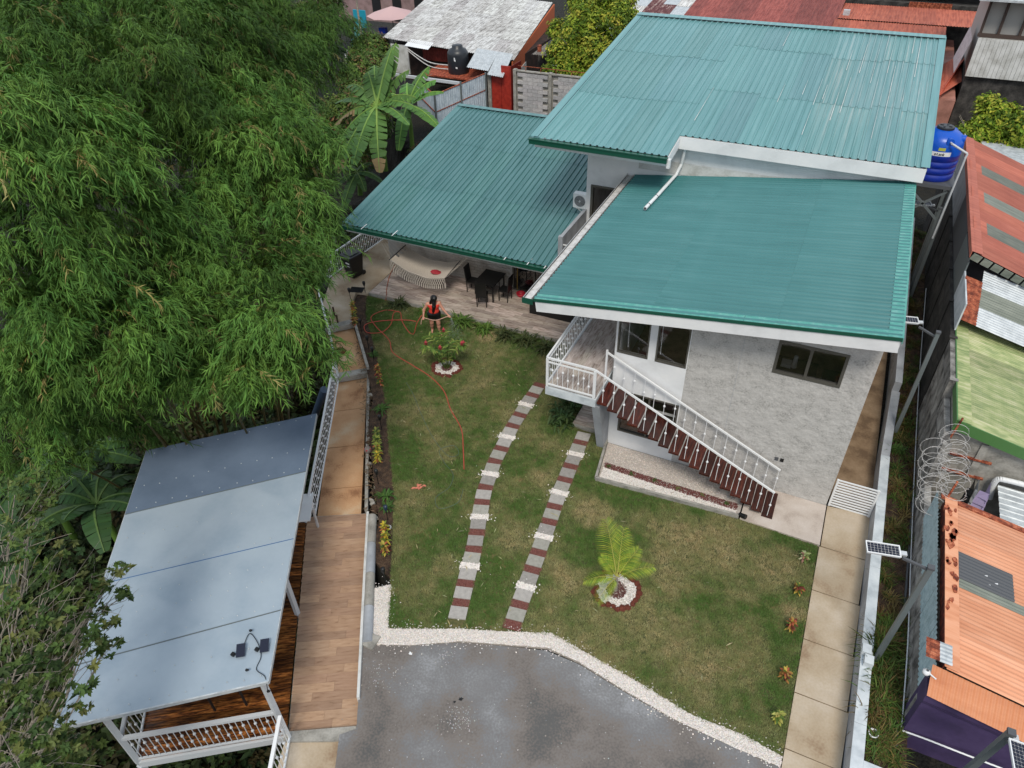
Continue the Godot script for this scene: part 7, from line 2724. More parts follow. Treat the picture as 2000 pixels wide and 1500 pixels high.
	st = S()
	box(st, c + UP * 0.74, Vector3(0.85, 0.04, 1.1))
	obj("tabletop", st, M.black, T)
	for k in [[-0.36, -0.48], [0.36, -0.48], [0.36, 0.48], [-0.36, 0.48]]:
		st = S()
		bar(st, c + Vector3(k[0], 0, k[1]), c + Vector3(k[0], 0.72, k[1]), 0.05, 0.05)
		obj("leg", st, M.black, T)
	var seats := [[-0.75, 0.0, 90.0, "black high-backed chair left of the dining table"], [0.7, 0.1, -90.0, "black high-backed chair right of the dining table"], [0.05, 0.78, 200.0, "black chair in front of the dining table, back to the lawn"], [0.0, -0.62, 0.0, "black chair behind the dining table against the wall"]]
	for s in seats:
		var p := c + Vector3(s[0], 0, s[1])
		var bs := Basis(UP, deg_to_rad(s[2]))
		var t := thing("dining_chair", s[3], "chair", p, "black dining chairs")
		st = S()
		box(st, p + UP * 0.46, Vector3(0.42, 0.06, 0.42), bs)
		obj("seat", st, M.black, t)
		st = S()
		box(st, p + bs * Vector3(0, 0.78, -0.22), Vector3(0.4, 0.62, 0.04), bs * Basis(Vector3.RIGHT, -0.12))
		obj("backrest", st, M.black, t)
		for k in [[-0.18, -0.18], [0.18, -0.18], [0.18, 0.18], [-0.18, 0.18]]:
			st = S()
			bar(st, p + bs * Vector3(k[0], 0, k[1]), p + bs * Vector3(k[0], 0.44, k[1]), 0.03, 0.03)
			obj("leg", st, M.black, t)
	st = S()
	lathe(st, [Vector2(0.1, 0.0), Vector2(0.16, 0.1), Vector2(0.18, 0.16), Vector2(0.15, 0.16), Vector2(0.08, 0.03)], 16, Vector3(-10.15, 0.15, -21.7))
	tag(obj("bucket", st, flat(sr(196, 40, 60), 0.5)), "red plastic basin on the veranda beside the sliding door", "basin")
	st = S()
	tube(st, Vector3(-10.45, 0.2, -22.02), Vector3(-10.42, 1.75, -22.04), 0.015, 0.015, 6)
	tag(obj("broom", st, flat(sr(150, 120, 50), 0.7)), "broom handle leaning on the wall left of the sliding door", "broom")
	# black planter box under the roof corner
	st = S()
	bb(st, Vector3(-9.35, 0.15, -21.3), Vector3(-7.2, 0.62, -20.75))
	tag(obj("black_bench", st, M.black), "low black bench at the veranda edge below the lower roof's corner", "bench")


# ------------------------------------------------------------------ the woman with the hose
# joins tapered capsules with a smooth minimum and meshes the field as surface nets
func body_mesh(st: SurfaceTool, bones: Array, cell: float, k: float, y_min := -99.0, y_max := 99.0, grow := 0.0) -> void:
	var lo := Vector3.ONE * 99
	var hi := Vector3.ONE * -99
	for b in bones:
		var r: float = maxf(b[2], b[3]) + grow
		lo = lo.min(b[0] - Vector3.ONE * r).min(b[1] - Vector3.ONE * r)
		hi = hi.max(b[0] + Vector3.ONE * r).max(b[1] + Vector3.ONE * r)
	lo -= Vector3.ONE * cell * 2.5
	hi += Vector3.ONE * cell * 2.5
	var nx := int((hi.x - lo.x) / cell) + 2
	var ny := int((hi.y - lo.y) / cell) + 2
	var nz := int((hi.z - lo.z) / cell) + 2
	var f := PackedFloat32Array()
	f.resize(nx * ny * nz)
	f.fill(1.0)
	for b in bones:
		var ra: float = b[2] + grow
		var rb: float = b[3] + grow
		var m := maxf(ra, rb) + k + cell * 2.0
		var p0: Vector3 = ((b[0].min(b[1]) - Vector3.ONE * m - lo) / cell).max(Vector3.ZERO)
		var p1: Vector3 = (b[0].max(b[1]) + Vector3.ONE * m - lo) / cell
		var a: Vector3 = b[0]
		var ab: Vector3 = b[1] - b[0]
		var l2 := maxf(ab.length_squared(), 0.000001)
		var fx: Vector3 = b[4] if b.size() > 4 else Vector3.ONE
		for z in range(int(p0.z), mini(int(p1.z) + 1, nz)):
			for y in range(int(p0.y), mini(int(p1.y) + 1, ny)):
				for x in range(int(p0.x), mini(int(p1.x) + 1, nx)):
					var p := lo + Vector3(x, y, z) * cell
					var t := clampf((p - a).dot(ab) / l2, 0, 1)
					var d := ((p - a - ab * t) * fx).length() - lerpf(ra, rb, t)
					var i := (z * ny + y) * nx + x
					var o := f[i]
					var h := maxf(k - absf(o - d), 0.0) / k
					f[i] = minf(o, d) - h * h * k * 0.25
	if y_min > -90 or y_max < 90:
		for z in nz:
			for y in ny:
				var yy := lo.y + y * cell
				var e := maxf(yy - y_max, y_min - yy)
				for x in nx:
					var i := (z * ny + y) * nx + x
					f[i] = maxf(f[i], e)
	var id := PackedInt32Array()
	id.resize(nx * ny * nz)
	id.fill(-1)
	var vs := PackedVector3Array()
	var off := [0, 1, nx, nx + 1, nx * ny, nx * ny + 1, nx * ny + nx, nx * ny + nx + 1]
	var pos := [Vector3(0, 0, 0), Vector3(1, 0, 0), Vector3(0, 1, 0), Vector3(1, 1, 0), Vector3(0, 0, 1), Vector3(1, 0, 1), Vector3(0, 1, 1), Vector3(1, 1, 1)]
	var edges := [[0, 1], [2, 3], [4, 5], [6, 7], [0, 2], [1, 3], [4, 6], [5, 7], [0, 4], [1, 5], [2, 6], [3, 7]]
	for z in nz - 1:
		for y in ny - 1:
			for x in nx - 1:
				var i := (z * ny + y) * nx + x
				var neg := 0
				for c in 8:
					if f[i + off[c]] < 0:
						neg += 1
				if neg == 0 or neg == 8:
					continue
				var sum := Vector3.ZERO
				var n := 0
				for e in edges:
					var d0 := f[i + off[e[0]]]
					var d1 := f[i + off[e[1]]]
					if (d0 < 0) != (d1 < 0):
						sum += pos[e[0]].lerp(pos[e[1]], d0 / (d0 - d1))
						n += 1
				id[i] = vs.size()
				vs.append(lo + (Vector3(x, y, z) + sum / n) * cell)
	st.set_smooth_group(5)
	var sy := nx
	var sz := nx * ny
	for z in range(1, nz - 1):
		for y in range(1, ny - 1):
			for x in range(1, nx - 1):
				var i := (z * ny + y) * nx + x
				var s := f[i] < 0
				if s != (f[i + 1] < 0):
					face(st, vs, id, i, i - sy, i - sy - sz, i - sz, s)
				if s != (f[i + sy] < 0):
					face(st, vs, id, i, i - sz, i - sz - 1, i - 1, s)
				if s != (f[i + sz] < 0):
					face(st, vs, id, i, i - 1, i - 1 - sy, i - sy, s)
	st.set_smooth_group(-1)


func face(st: SurfaceTool, vs: PackedVector3Array, id: PackedInt32Array, a: int, b: int, c: int, d: int, s: bool) -> void:
	if id[a] < 0 or id[b] < 0 or id[c] < 0 or id[d] < 0:
		return
	if s:
		quad(st, vs[id[a]], vs[id[b]], vs[id[c]], vs[id[d]])
	else:
		quad(st, vs[id[d]], vs[id[c]], vs[id[b]], vs[id[a]])


func person() -> void:
	var at := Vector3(-12.08, 0, -18.4)
	var T := thing("person", "woman in red top and black shorts with long black hair, watering the lawn", "person", at)
	# local axes: x to her left hand side in the picture's right, z towards the viewer
	var B := Basis(Vector3(0.84, 0, -0.55), UP, Vector3(0.55, 0, 0.84))
	var bx := Transform3D(B.scaled_local(Vector3(1.13, 1.0, 1.13)), Vector3.ZERO)
	var J := {
		"pel": Vector3(0, 0.86, 0), "wst": Vector3(0.01, 1.02, 0.0), "chs": Vector3(0.02, 1.2, 0.02), "nck": Vector3(0.03, 1.35, 0.03), "hed": Vector3(0.05, 1.49, 0.07),
		"sl": Vector3(-0.16, 1.28, 0.02), "el": Vector3(-0.3, 1.05, 0.02), "hl": Vector3(-0.34, 0.84, 0.14),
		"sr": Vector3(0.19, 1.28, 0.02), "er": Vector3(0.3, 1.06, 0.12), "hr": Vector3(0.44, 0.9, 0.26),
		"pl": Vector3(-0.09, 0.84, 0), "kl": Vector3(-0.1, 0.46, 0.02), "al": Vector3(-0.1, 0.09, -0.1), "tl": Vector3(-0.12, 0.03, 0.03),
		"pr": Vector3(0.09, 0.84, 0), "kr": Vector3(0.11, 0.46, 0.08), "ar": Vector3(0.12, 0.08, 0.06), "tr": Vector3(0.17, 0.03, 0.2)}
	var torso := [[J.pel + Vector3(-0.06, 0, 0), J.pel + Vector3(0.06, 0, 0), 0.125, 0.125], [J.pel, J.wst, 0.135, 0.105], [J.wst, J.chs, 0.105, 0.125], [J.chs + Vector3(-0.07, 0.02, 0.0), J.chs + Vector3(0.07, 0.02, 0.0), 0.115, 0.115], [J.chs + Vector3(-0.06, -0.02, 0.08), J.chs + Vector3(-0.055, -0.03, 0.09), 0.062, 0.055], [J.chs + Vector3(0.06, -0.02, 0.08), J.chs + Vector3(0.055, -0.03, 0.09), 0.062, 0.055], [J.sl, J.sr, 0.06, 0.06]]
	var body := torso.duplicate()
	body.append_array([[J.chs, J.nck, 0.09, 0.052], [J.nck, J.hed + Vector3(0, -0.04, 0), 0.05, 0.055],
		[J.sl, J.el, 0.055, 0.042], [J.el, J.hl, 0.042, 0.028], [J.sr, J.er, 0.055, 0.042], [J.er, J.hr, 0.042, 0.028],
		[J.pl, J.kl, 0.105, 0.06], [J.kl, J.kl.lerp(J.al, 0.4), 0.06, 0.056], [J.kl.lerp(J.al, 0.4), J.al, 0.056, 0.034], [J.al, J.tl, 0.036, 0.026],
		[J.pr, J.kr, 0.105, 0.06], [J.kr, J.kr.lerp(J.ar, 0.4), 0.06, 0.056], [J.kr.lerp(J.ar, 0.4), J.ar, 0.056, 0.034], [J.ar, J.tr, 0.036, 0.026]])
	var st := S()
	body_mesh(st, body, 0.018, 0.04)
	# head: skull, jaw, nose, ears; turned down towards the spray
	var hd: Vector3 = J.hed
	var fw := Vector3(0.55, -0.5, 0.67).normalized()
	var sd := fw.cross(UP).normalized()
	var uu := sd.cross(fw)
	var head := [[hd + uu * 0.02, hd + uu * 0.02 - fw * 0.02, 0.092, 0.092], [hd - uu * 0.05 + fw * 0.03, hd - uu * 0.075 + fw * 0.05, 0.062, 0.04], [hd + fw * 0.095 + uu * 0.005, hd + fw * 0.11 - uu * 0.02, 0.01, 0.015], [hd + sd * 0.088, hd + sd * 0.09 - uu * 0.03, 0.018, 0.012], [hd - sd * 0.088, hd - sd * 0.09 - uu * 0.03, 0.018, 0.012], [hd - uu * 0.06 - fw * 0.02, J.nck, 0.05, 0.05]]
	body_mesh(st, head, 0.008, 0.02)
	# hands: palm, four fingers and thumb closed round the hose
	for s in 2:
		var h: Vector3 = J.hl if s == 0 else J.hr
		var e: Vector3 = J.el if s == 0 else J.er
		var d := (h - e).normalized()
		var hose = (J.hr - J.hl).normalized()
		var out := d.cross(hose).normalized()
		var hb := [[h, h + d * 0.055, 0.026, 0.028, Vector3.ONE], [h + d * 0.02 - hose * 0.015, h + d * 0.06 - hose * 0.02, 0.02, 0.02], [h + d * 0.02 + hose * 0.015, h + d * 0.06 + hose * 0.02, 0.02, 0.02]]
		for k in 4:
			var base = h + d * 0.07 + hose * (-0.03 + 0.02 * k)
			var ln: float = [0.03, 0.036, 0.034, 0.027][k]
			var m = base + d * ln + out * 0.012
			hb.append([base, m, 0.009, 0.0085])
			hb.append([m, m + out * ln * 0.8 - d * 0.01, 0.0085, 0.008])
			hb.append([m + out * ln * 0.8 - d * 0.01, base + out * ln * 1.1, 0.008, 0.007])
		var tb = h + d * 0.02 + hose * 0.035
		hb.append([tb, tb + d * 0.03 + out * 0.02, 0.011, 0.009])
		hb.append([tb + d * 0.03 + out * 0.02, tb + d * 0.045 + out * 0.04 - hose * 0.01, 0.009, 0.008])
		body_mesh(st, hb, 0.006, 0.01)
	inst("body", commit(st), M.skin, T, bx)
	st = S()
	body_mesh(st, torso + [[J.chs, J.chs + Vector3(0, -0.2, 0.01), 0.13, 0.145]], 0.016, 0.04, 0.93, 1.27, 0.012)
	for s in [-1.0, 1.0]:
		bar(st, J.chs + Vector3(0.08 * s, 0.05, 0.12), J.chs + Vector3(0.1 * s, 0.155, 0.0), 0.035, 0.012)
	inst("red_top", commit(st), M.top_red, T, bx)
	st = S()
	body_mesh(st, [torso[0], torso[1], [J.pl, J.pl.lerp(J.kl, 0.45), 0.115, 0.1], [J.pr, J.pr.lerp(J.kr, 0.45), 0.115, 0.1]], 0.016, 0.04, 0.64, 0.97, 0.014)
	inst("black_shorts", commit(st), M.black, T, bx)
	# long hair: cap and a lock falling forward over the chest
	st = S()
	var hair := [[hd + uu * 0.035 - fw * 0.02, hd + uu * 0.03 - fw * 0.035, 0.1, 0.102], [hd + uu * 0.06 + sd * 0.02, hd - fw * 0.05 + sd * -0.05 - uu * 0.06, 0.085, 0.08],
		[hd + Vector3(-0.07, -0.03, 0.02), hd + Vector3(-0.12, -0.16, -0.01), 0.06, 0.05], [hd + Vector3(0.0, 0.0, 0.06), J.chs + Vector3(0.0, 0.05, 0.16), 0.065, 0.06], [J.chs + Vector3(0.0, 0.05, 0.16), J.wst + Vector3(-0.02, 0.04, 0.17), 0.06, 0.042], [J.wst + Vector3(-0.02, 0.04, 0.17), J.wst + Vector3(-0.04, -0.08, 0.17), 0.042, 0.015],
		[hd + Vector3(0.03, -0.02, -0.08), J.chs + Vector3(0.0, 0.0, -0.14), 0.07, 0.05]]
	body_mesh(st, hair, 0.014, 0.03)
	inst("hair", commit(st), M.hair, T, bx)
	# eyes and mouth
	st = S()
	for s in [-1.0, 1.0]:
		box(st, hd + fw * 0.092 + sd * 0.032 * s + uu * 0.015, Vector3(0.022, 0.01, 0.01), Basis(sd, uu, -fw))
	inst("eyes", commit(st), M.black, T, bx)
	st = S()
	box(st, hd + fw * 0.092 - uu * 0.055, Vector3(0.036, 0.01, 0.012), Basis(sd, uu, -fw))
	inst("mouth", commit(st), M.crimson, T, bx)
	# hose in her hands
	st = S()
	var p0 = at + B * (J.hl + Vector3(-0.06, -0.04, 0.05))
	var p1 = at + B * (J.hr + Vector3(0.02, -0.05, 0.05))
	path_tube(st, smooth_path([p0 + B * Vector3(-0.1, -0.25, 0.0), p0, (p0 + p1) / 2 + B * Vector3(0, -0.06, 0.1), p1, p1 + B * Vector3(0.12, 0.0, 0.06)], 5), 0.016, 0.016, 6)
	tag(obj("hose_end", st, tinted(M.net, Color(0.95, 0.8, 0.76))), "pale end of the garden hose held in the woman's hands", "hose")
	# spray of water: fine drops falling in a fan
	var src = p1 + B * Vector3(0.13, 0, 0.06)
	var xf := []
	var co := []
	for i in 900:
		var t := pow(rf(0, 1), 0.8)
		var spread := 0.02 + 0.6 * t
		var p = src + Vector3(0.5, -0.8, 0.5) * t * 0.95 + Vector3(rng.randfn(), rng.randfn() * 0.5, rng.randfn()) * spread * 0.4
		p.y = maxf(p.y, 0.03)
		xf.append(Transform3D(Basis().scaled(Vector3(0.003, 0.011, 0.003) * rf(0.6, 1.3)), p))
		co.append(Color(0.8, 0.84, 0.86))
	st = S()
	lathe(st, [Vector2(0, -1), Vector2(1, 0), Vector2(0, 1)], 5)
	var wm := flat(Color(0.9, 0.93, 0.95, 0.3), 0.05)
	wm.transparency = BaseMaterial3D.TRANSPARENCY_ALPHA
	tag(scatter("water_spray", commit(st), wm, xf, co), "fine spray of water falling from the hose onto the lawn", "water")


# ------------------------------------------------------------------ trees and wild plants
func bamboo_lobes() -> Array:
	return [
		[-14.3, 10.3, -9.0, 1.9, 0], [-13.9, 9.3, -7.6, 1.6, 0], [-13.6, 9.0, -8.8, 1.4, 0], [-13.7, 7.6, -6.7, 1.3, 0], [-14.4, 10.6, -7.9, 1.6, 0], [-12.7, 7.1, -7.6, 1.3, 0],
		[-13.4, 6.5, -6.7, 0.9, 0], [-12.2, 6.7, -8.0, 1.0, 0], [-14.2, 7.8, -11.0, 1.7, 1], [-13.1, 6.7, -10.4, 1.5, 1], [-13.8, 7.0, -9.6, 1.2, 1], [-13.2, 5.3, -7.6, 0.8, 1],
		[-14.7, 5.9, -6.6, 0.9, 1], [-12.6, 5.5, -8.2, 0.8, 1], [-11.2, 6.1, -8.9, 1.2, 2], [-10.2, 6.5, -9.2, 1.1, 2], [-9.7, 6.1, -9.4, 0.6, 2], [-11.0, 5.8, -8.3, 0.6, 2],
		[-11.4, 6.7, -10.6, 1.3, 2], [-11.9, 6.4, -9.0, 0.9, 2], [-10.3, 5.9, -8.5, 0.5, 2], [-13.4, 8.4, -14.1, 1.6, 3], [-14.2, 8.3, -13.2, 1.9, 3], [-12.7, 7.4, -12.7, 1.6, 3],
		[-12.5, 7.4, -13.4, 0.9, 3], [-11.7, 6.6, -11.8, 0.8, 3], [-15.7, 8.7, -16.3, 1.5, 3], [-15.6, 8.8, -14.2, 1.9, 3], [-13.5, 7.8, -15.1, 0.9, 3], [-15.8, 10.3, -12.1, 2.1, 4],
		[-18.1, 10.8, -11.7, 2.3, 4], [-21.3, 10.8, -16.0, 2.8, 4], [-22.4, 11.4, -14.6, 2.8, 4], [-17.8, 10.3, -15.4, 2.2, 4], [-15.6, 9.0, -12.7, 1.6, 4], [-16.7, 10.5, -10.0, 1.5, 4],
		[-15.7, 9.2, -11.0, 1.3, 4], [-17.6, 9.7, -16.9, 2.3, 5], [-22.2, 10.5, -19.7, 3.0, 5], [-21.8, 9.5, -22.7, 2.0, 5], [-18.0, 9.0, -19.2, 2.0, 5], [-16.2, 8.6, -16.5, 1.7, 5],
		[-19.5, 8.6, -23.2, 1.9, 5], [-23.4, 7.6, -29.0, 2.0, 5], [-19.7, 7.8, -22.8, 1.4, 5], [-23.1, 10.2, -23.0, 2.8, 5], [-15.9, 4.2, -7.2, 1.4, 0], [-15.5, 3.3, -8.0, 1.2, 1],
		[-16.4, 3.6, -6.4, 1.3, 0], [-15.2, 7.7, -7.5, 1.4, 0], [-14.6, 7.0, -8.2, 1.2, 0], [-14.7, 6.9, -6.5, 1.2, 0],
	]


func tree_lobes() -> Array:
	return [
		[-10.27, 6.97, -3.52, 0.50], [-10.01, 6.61, -3.42, 0.45], [-10.39, 6.49, -3.96, 0.35], [-10.07, 5.41, -3.33, 0.50], [-9.46, 6.53, -2.79, 0.50], [-10.04, 4.79, -3.73, 0.35],
		[-9.71, 4.84, -3.17, 0.50], [-9.38, 5.63, -2.54, 0.60], [-9.83, 4.56, -3.66, 0.30], [-9.22, 6.12, -2.25, 0.60], [-9.29, 4.84, -2.54, 0.60], [-9.63, 4.26, -3.30, 0.35],
		[-9.45, 4.28, -3.00, 0.30], [-9.02, 5.43, -2.00, 0.70], [-8.87, 4.64, -2.11, 0.60], [-8.63, 5.38, -1.45, 0.70], [-8.63, 4.75, -1.63, 0.70], [-8.73, 3.91, -1.56, 0.60],
		[-8.36, 4.85, -1.14, 0.70], [-8.72, 3.68, -1.81, 0.40], [-9.92, 4.53, -4.12, 0.18], [-9.63, 4.28, -3.80, 0.20], [-9.30, 4.04, -3.07, 0.25], [-9.67, 6.85, -3.02, 0.50],
		[-8.52, 3.50, -1.56, 0.50], [-8.22, 4.36, -1.21, 0.60], [-8.94, 5.72, -1.76, 0.50],
	]


func vegetation() -> void:
	# --- bamboo
	var words := ["tall bamboo clump at the left edge, its bright plume standing over the ravine", "dark bamboo clump in the middle, above the pavilion's blue-grey roof panel", "bamboo clump hanging over the white walkway fence", "bamboo clump beside the veranda and the banana plants", "high bamboo clump in the upper left corner", "farther bamboo clump at the top, beside the pale dead trunks"]
	var bases := [Vector3(-15.5, -4, -9.5), Vector3(-15.5, -4, -11.0), Vector3(-14.2, -4, -11.5), Vector3(-17.5, -3.5, -15.5), Vector3(-20.5, -4, -14), Vector3(-22, -4, -20)]
	var lobes := bamboo_lobes()
	for c in 6:
		var T := thing("bamboo_clump", words[c], "bamboo", bases[c], "bamboo clumps on the slope")
		var mine := []
		for l in lobes:
			if l[4] == c:
				mine.append(l)
		for l in mine:
			for k in 1:
				var tip = Vector3(l[0], l[1], l[2]) + Vector3(rf(-0.5, 0.5), rf(-0.2, 0.4), rf(-0.5, 0.5)) * l[3]
				var b: Vector3 = bases[c] + Vector3(rf(-0.8, 0.8), 0, rf(-0.8, 0.8))
				var mid := b.lerp(tip, 0.6) + UP * 1.3
				var st := S()
				path_tube(st, smooth_path([b, b.lerp(mid, 0.5) + UP * 0.8, mid, tip], 5), 0.05, 0.008, 6)
				obj("culm", st, M.culm, T)
		var lists := []
		for i in 4:
			lists.append([[], []])
		for l in mine:
			var ctr := Vector3(l[0], l[1], l[2])
			var r: float = l[3] * 0.76
			var tone := rf(0.62, 1.3)
			# leafy side branches: each an arc that droops at its end
			var nb := int(8 + 11 * r * r)
			for b in nb:
				var d := Vector3(rng.randfn(), rng.randfn() * 0.8 + 0.25, rng.randfn()).normalized()
				var reach := r * rf(0.75, 1.2)
				var bt := tone * rf(0.72, 1.25)
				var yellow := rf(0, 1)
				for i in int(20 + 5 * reach):
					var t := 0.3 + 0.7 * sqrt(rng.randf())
					var p := ctr + d * reach * t - UP * reach * 0.38 * t * t
					p += Vector3(rng.randfn(), rng.randfn() * 0.7, rng.randfn()) * (0.1 + 0.13 * t)
					var az := atan2(d.z, d.x) + rng.randfn() * 0.9
					var bs := Basis(UP, -az) * Basis(Vector3.BACK, rf(-0.7, 0.25)) * Basis(Vector3.RIGHT, rf(-0.5, 0.5))
					var k := rng.randi() % 4
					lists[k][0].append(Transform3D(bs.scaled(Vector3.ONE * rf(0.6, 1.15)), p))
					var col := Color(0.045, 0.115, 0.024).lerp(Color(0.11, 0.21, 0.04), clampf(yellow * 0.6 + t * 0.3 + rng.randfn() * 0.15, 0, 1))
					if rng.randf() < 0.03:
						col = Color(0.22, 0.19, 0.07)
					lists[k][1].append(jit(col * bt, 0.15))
		for k in 4:
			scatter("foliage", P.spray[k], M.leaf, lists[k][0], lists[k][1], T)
	# bare red-brown culms seen inside the clump
	for q in [[Vector3(-15.0, 9.5, -11.3), Vector3(-14.2, 7.4, -10.5), "reddish bamboo culm showing through the gap in the leaves"], [Vector3(-13.2, 8.8, -13.2), Vector3(-13.3, 7.6, -12.9), "brown bamboo culm showing beside the right-hand plume"]]:
		var st := S()
		path_tube(st, [q[0], q[1], q[1] - UP * 3], 0.05, 0.06, 8)
		tag(obj("bare_culm", st, tinted(M.culm, Color(1.0, 0.75, 0.55))), q[2], "bamboo")
	# --- pale dead trunks at the top
	for q in [[Vector3(-23.2, 10.6, -24.2), Vector3(-22.2, 7.6, -23.2), "pale dead trunk leaning at the top of the picture, the thicker one"], [Vector3(-21.6, 10.4, -24.8), Vector3(-21.2, 8.4, -23.9), "thin pale dead trunk right of the thicker one at the top"]]:
		var T := thing("dead_trunk", q[2], "tree", Vector3(q[1].x + 1.2, -1, q[1].z + 1), "pale dead trunks")
		var st := S()
		path_tube(st, smooth_path([q[0], q[1], q[1] + Vector3(0.5, -3.5, 0.5), q[1] + Vector3(1.2, -8.5, 1)], 5), 0.09, 0.16, 8)
		obj("trunk", st, M.bark, T)
		st = S()
		for k in 5:
			var s: Vector3 = q[0].lerp(q[1], rf(0.1, 0.9))
			path_tube(st, [s, s + Vector3(rf(-0.6, 0.6), rf(0.1, 0.6), rf(-0.5, 0.5)), s + Vector3(rf(-1.1, 1.1), rf(0.3, 1.0), rf(-0.8, 0.8))], 0.025, 0.006, 5)
		obj("branches", st, M.bark, T)

	# --- near tree at the lower left: grey twigs, clusters of leathery leaves
	var tl := tree_lobes()
	var base := Vector3(-11.9, -4, 0.4)
	var T := thing("tree", "nearest tree at the lower left with bare grey twigs and clusters of leathery leaves", "tree", base)
	var st := S()
	path_tube(st, smooth_path([base, base + Vector3(0.3, 3.5, -0.2), base + Vector3(0.6, 6.5, -0.8)], 5), 0.16, 0.09, 8)
	obj("trunk", st, M.bark, T)
	st = S()
	for l in tl:
		var p := Vector3(l[0], l[1], l[2])
		var s := base + Vector3(rf(0.3, 0.8), rf(3.5, 6.5), rf(-0.9, -0.2))
		s.y = minf(s.y, p.y - 0.3)
		var m := s.lerp(p, 0.55) + Vector3(rf(-0.25, 0.25), rf(-0.2, 0.25), rf(-0.25, 0.25))
		path_tube(st, smooth_path([s, m, p], 4), 0.03, 0.007, 5)
		for k in 7:
			var e = p + Vector3(rng.randfn(), rng.randfn() * 0.6, rng.randfn()) * l[3] * 0.7
			var w := m.lerp(p, rf(0.3, 1.0))
			path_tube(st, [w, w.lerp(e, 0.5) + Vector3(rf(-0.1, 0.1), rf(-0.08, 0.08), rf(-0.1, 0.1)), e], 0.008, 0.003, 4)
	obj("branches", st, M.bark, T)
	var lists := [[[], []], [[], []], [[], []]]
	for l in tl:
		for i in int(52 * l[3] * l[3] + 9):
			var d := Vector3(rng.randfn(), rng.randfn() * 0.8, rng.randfn())
			var p: Vector3 = Vector3(l[0], l[1], l[2]) + d.normalized() * l[3] * pow(rng.randf(), 0.4)
			var k := rng.randi() % 3
			lists[k][0].append(Transform3D(Basis(UP, rf(0, TAU)) * Basis(Vector3.RIGHT, rf(-0.8, 0.8)).scaled(Vector3.ONE * rf(0.5, 0.95)), p))
			lists[k][1].append(jit(pick([Color(0.075, 0.12, 0.035), Color(0.085, 0.13, 0.035), Color(0.05, 0.085, 0.03), Color(0.13, 0.15, 0.05)]), 0.25))
	for k in 3:
		scatter("crown", P.rosette[k], M.leaf_thick, lists[k][0], lists[k][1], T)

	# --- dark undergrowth in the ravine
	lists = [[[], []], [[], []], [[], []]]
	for i in 5200:
		var z := rf(-30, 3)
		var x := edge_x(z) - (2.4 + rf(0.0, 1.0) * 15.0)
		var y := ground_y(x, z) + rf(0.0, 1.0)
		var k := rng.randi() % 3
		lists[k][0].append(Transform3D(rbasis(rf(0.8, 2.0)), Vector3(x, y, z)))
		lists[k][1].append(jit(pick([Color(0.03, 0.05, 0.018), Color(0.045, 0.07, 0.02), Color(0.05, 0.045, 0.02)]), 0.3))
	for k in 3:
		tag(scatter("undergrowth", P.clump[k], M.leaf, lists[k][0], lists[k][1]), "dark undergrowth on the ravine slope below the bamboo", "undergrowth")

	# --- banana plants
	var green := Color(0.085, 0.17, 0.05)
	banana_plant("largest banana plant, its torn leaves spreading left of the annex roof", "banana plants", Vector3(-22.2, 0, -30.6), 3.4, [[10, 1.8, 3.9, 0.22, 0.5], [-32, 1.2, 3.6, 0.4, 0.8], [-58, 0.7, 3.4, 0.5, 0.7], [-84, 0.4, 3.0, 0.45, 0.3], [-12, 1.5, 3.2, 0.35, 0.7], [35, 1.3, 3.2, 0.35, 0.9], [62, 0.8, 2.6, 0.5, 0.9], [100, 0.35, 2.2, 0.6, 0.4], [22, 2.4, 3.4, 0.2, 0.4], [-70, 0.9, 3.2, 0.5, 0.6], [80, 0.55, 2.6, 0.5, 0.6], [175, -0.15, 3.0, 0.5, 0.8], [150, -0.25, 3.1, 0.5, 0.9, 0.12], [195, -0.3, 3.3, 0.45, 0.9, 0.15], [-45, 1.6, 2.8, 0.4, 0.8], [-112, 0.15, 2.6, 0.6, 0.9, 0.5], [-140, -0.1, 2.4, 0.6, 0.8]], green)
	banana_plant("second banana plant, leaning to the sheet fence behind the first", "banana plants", Vector3(-22.6, 0, -34.0), 2.4, [[20, 1.5, 3.1, 0.3, 0.6], [60, 0.8, 2.6, 0.4, 0.2], [110, 0.15, 2.6, 0.4, 0.3], [165, -0.2, 2.4, 0.5, 0.6], [-30, 1.0, 2.8, 0.5, 0.5], [45, 1.3, 2.8, 0.4, 0.9], [-70, 0.6, 2.6, 0.5, 0.5]], Color(0.09, 0.2, 0.05))
	banana_plant("smallest banana plant, low beside the lower edge of the annex roof", "banana plants", Vector3(-22.4, -0.5, -28.4), 1.2, [[-70, 0.5, 1.8, 0.6, 0.2], [80, 0.4, 1.6, 0.7, 0.2], [175, -0.3, 1.9, 0.4, 0.3], [20, 0.9, 1.3, 0.5, 0.3], [130, 0.2, 1.3, 0.6, 0.5], [-140, 0.1, 1.5, 0.6, 0.6]], Color(0.05, 0.1, 0.035))
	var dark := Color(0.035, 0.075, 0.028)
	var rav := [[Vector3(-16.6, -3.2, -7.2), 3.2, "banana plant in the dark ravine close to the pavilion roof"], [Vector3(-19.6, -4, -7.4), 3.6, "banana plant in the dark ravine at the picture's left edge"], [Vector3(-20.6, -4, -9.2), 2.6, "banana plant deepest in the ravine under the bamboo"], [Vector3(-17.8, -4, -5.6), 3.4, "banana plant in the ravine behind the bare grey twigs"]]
	for q in rav:
		var ls := []
		for k in 9:
			ls.append([k * 40.0 + rf(-15, 15), rf(0.1, 1.5), rf(1.6, 2.5), rf(0.4, 0.8), rf(0.1, 0.5)])
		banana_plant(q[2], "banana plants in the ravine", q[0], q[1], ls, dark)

	# --- trees behind the houses
	T = thing("tree", "dense yellow-green tree between the block wall and the upper green roof", "tree", Vector3(-15.8, 0, -44.6))
	st = S()
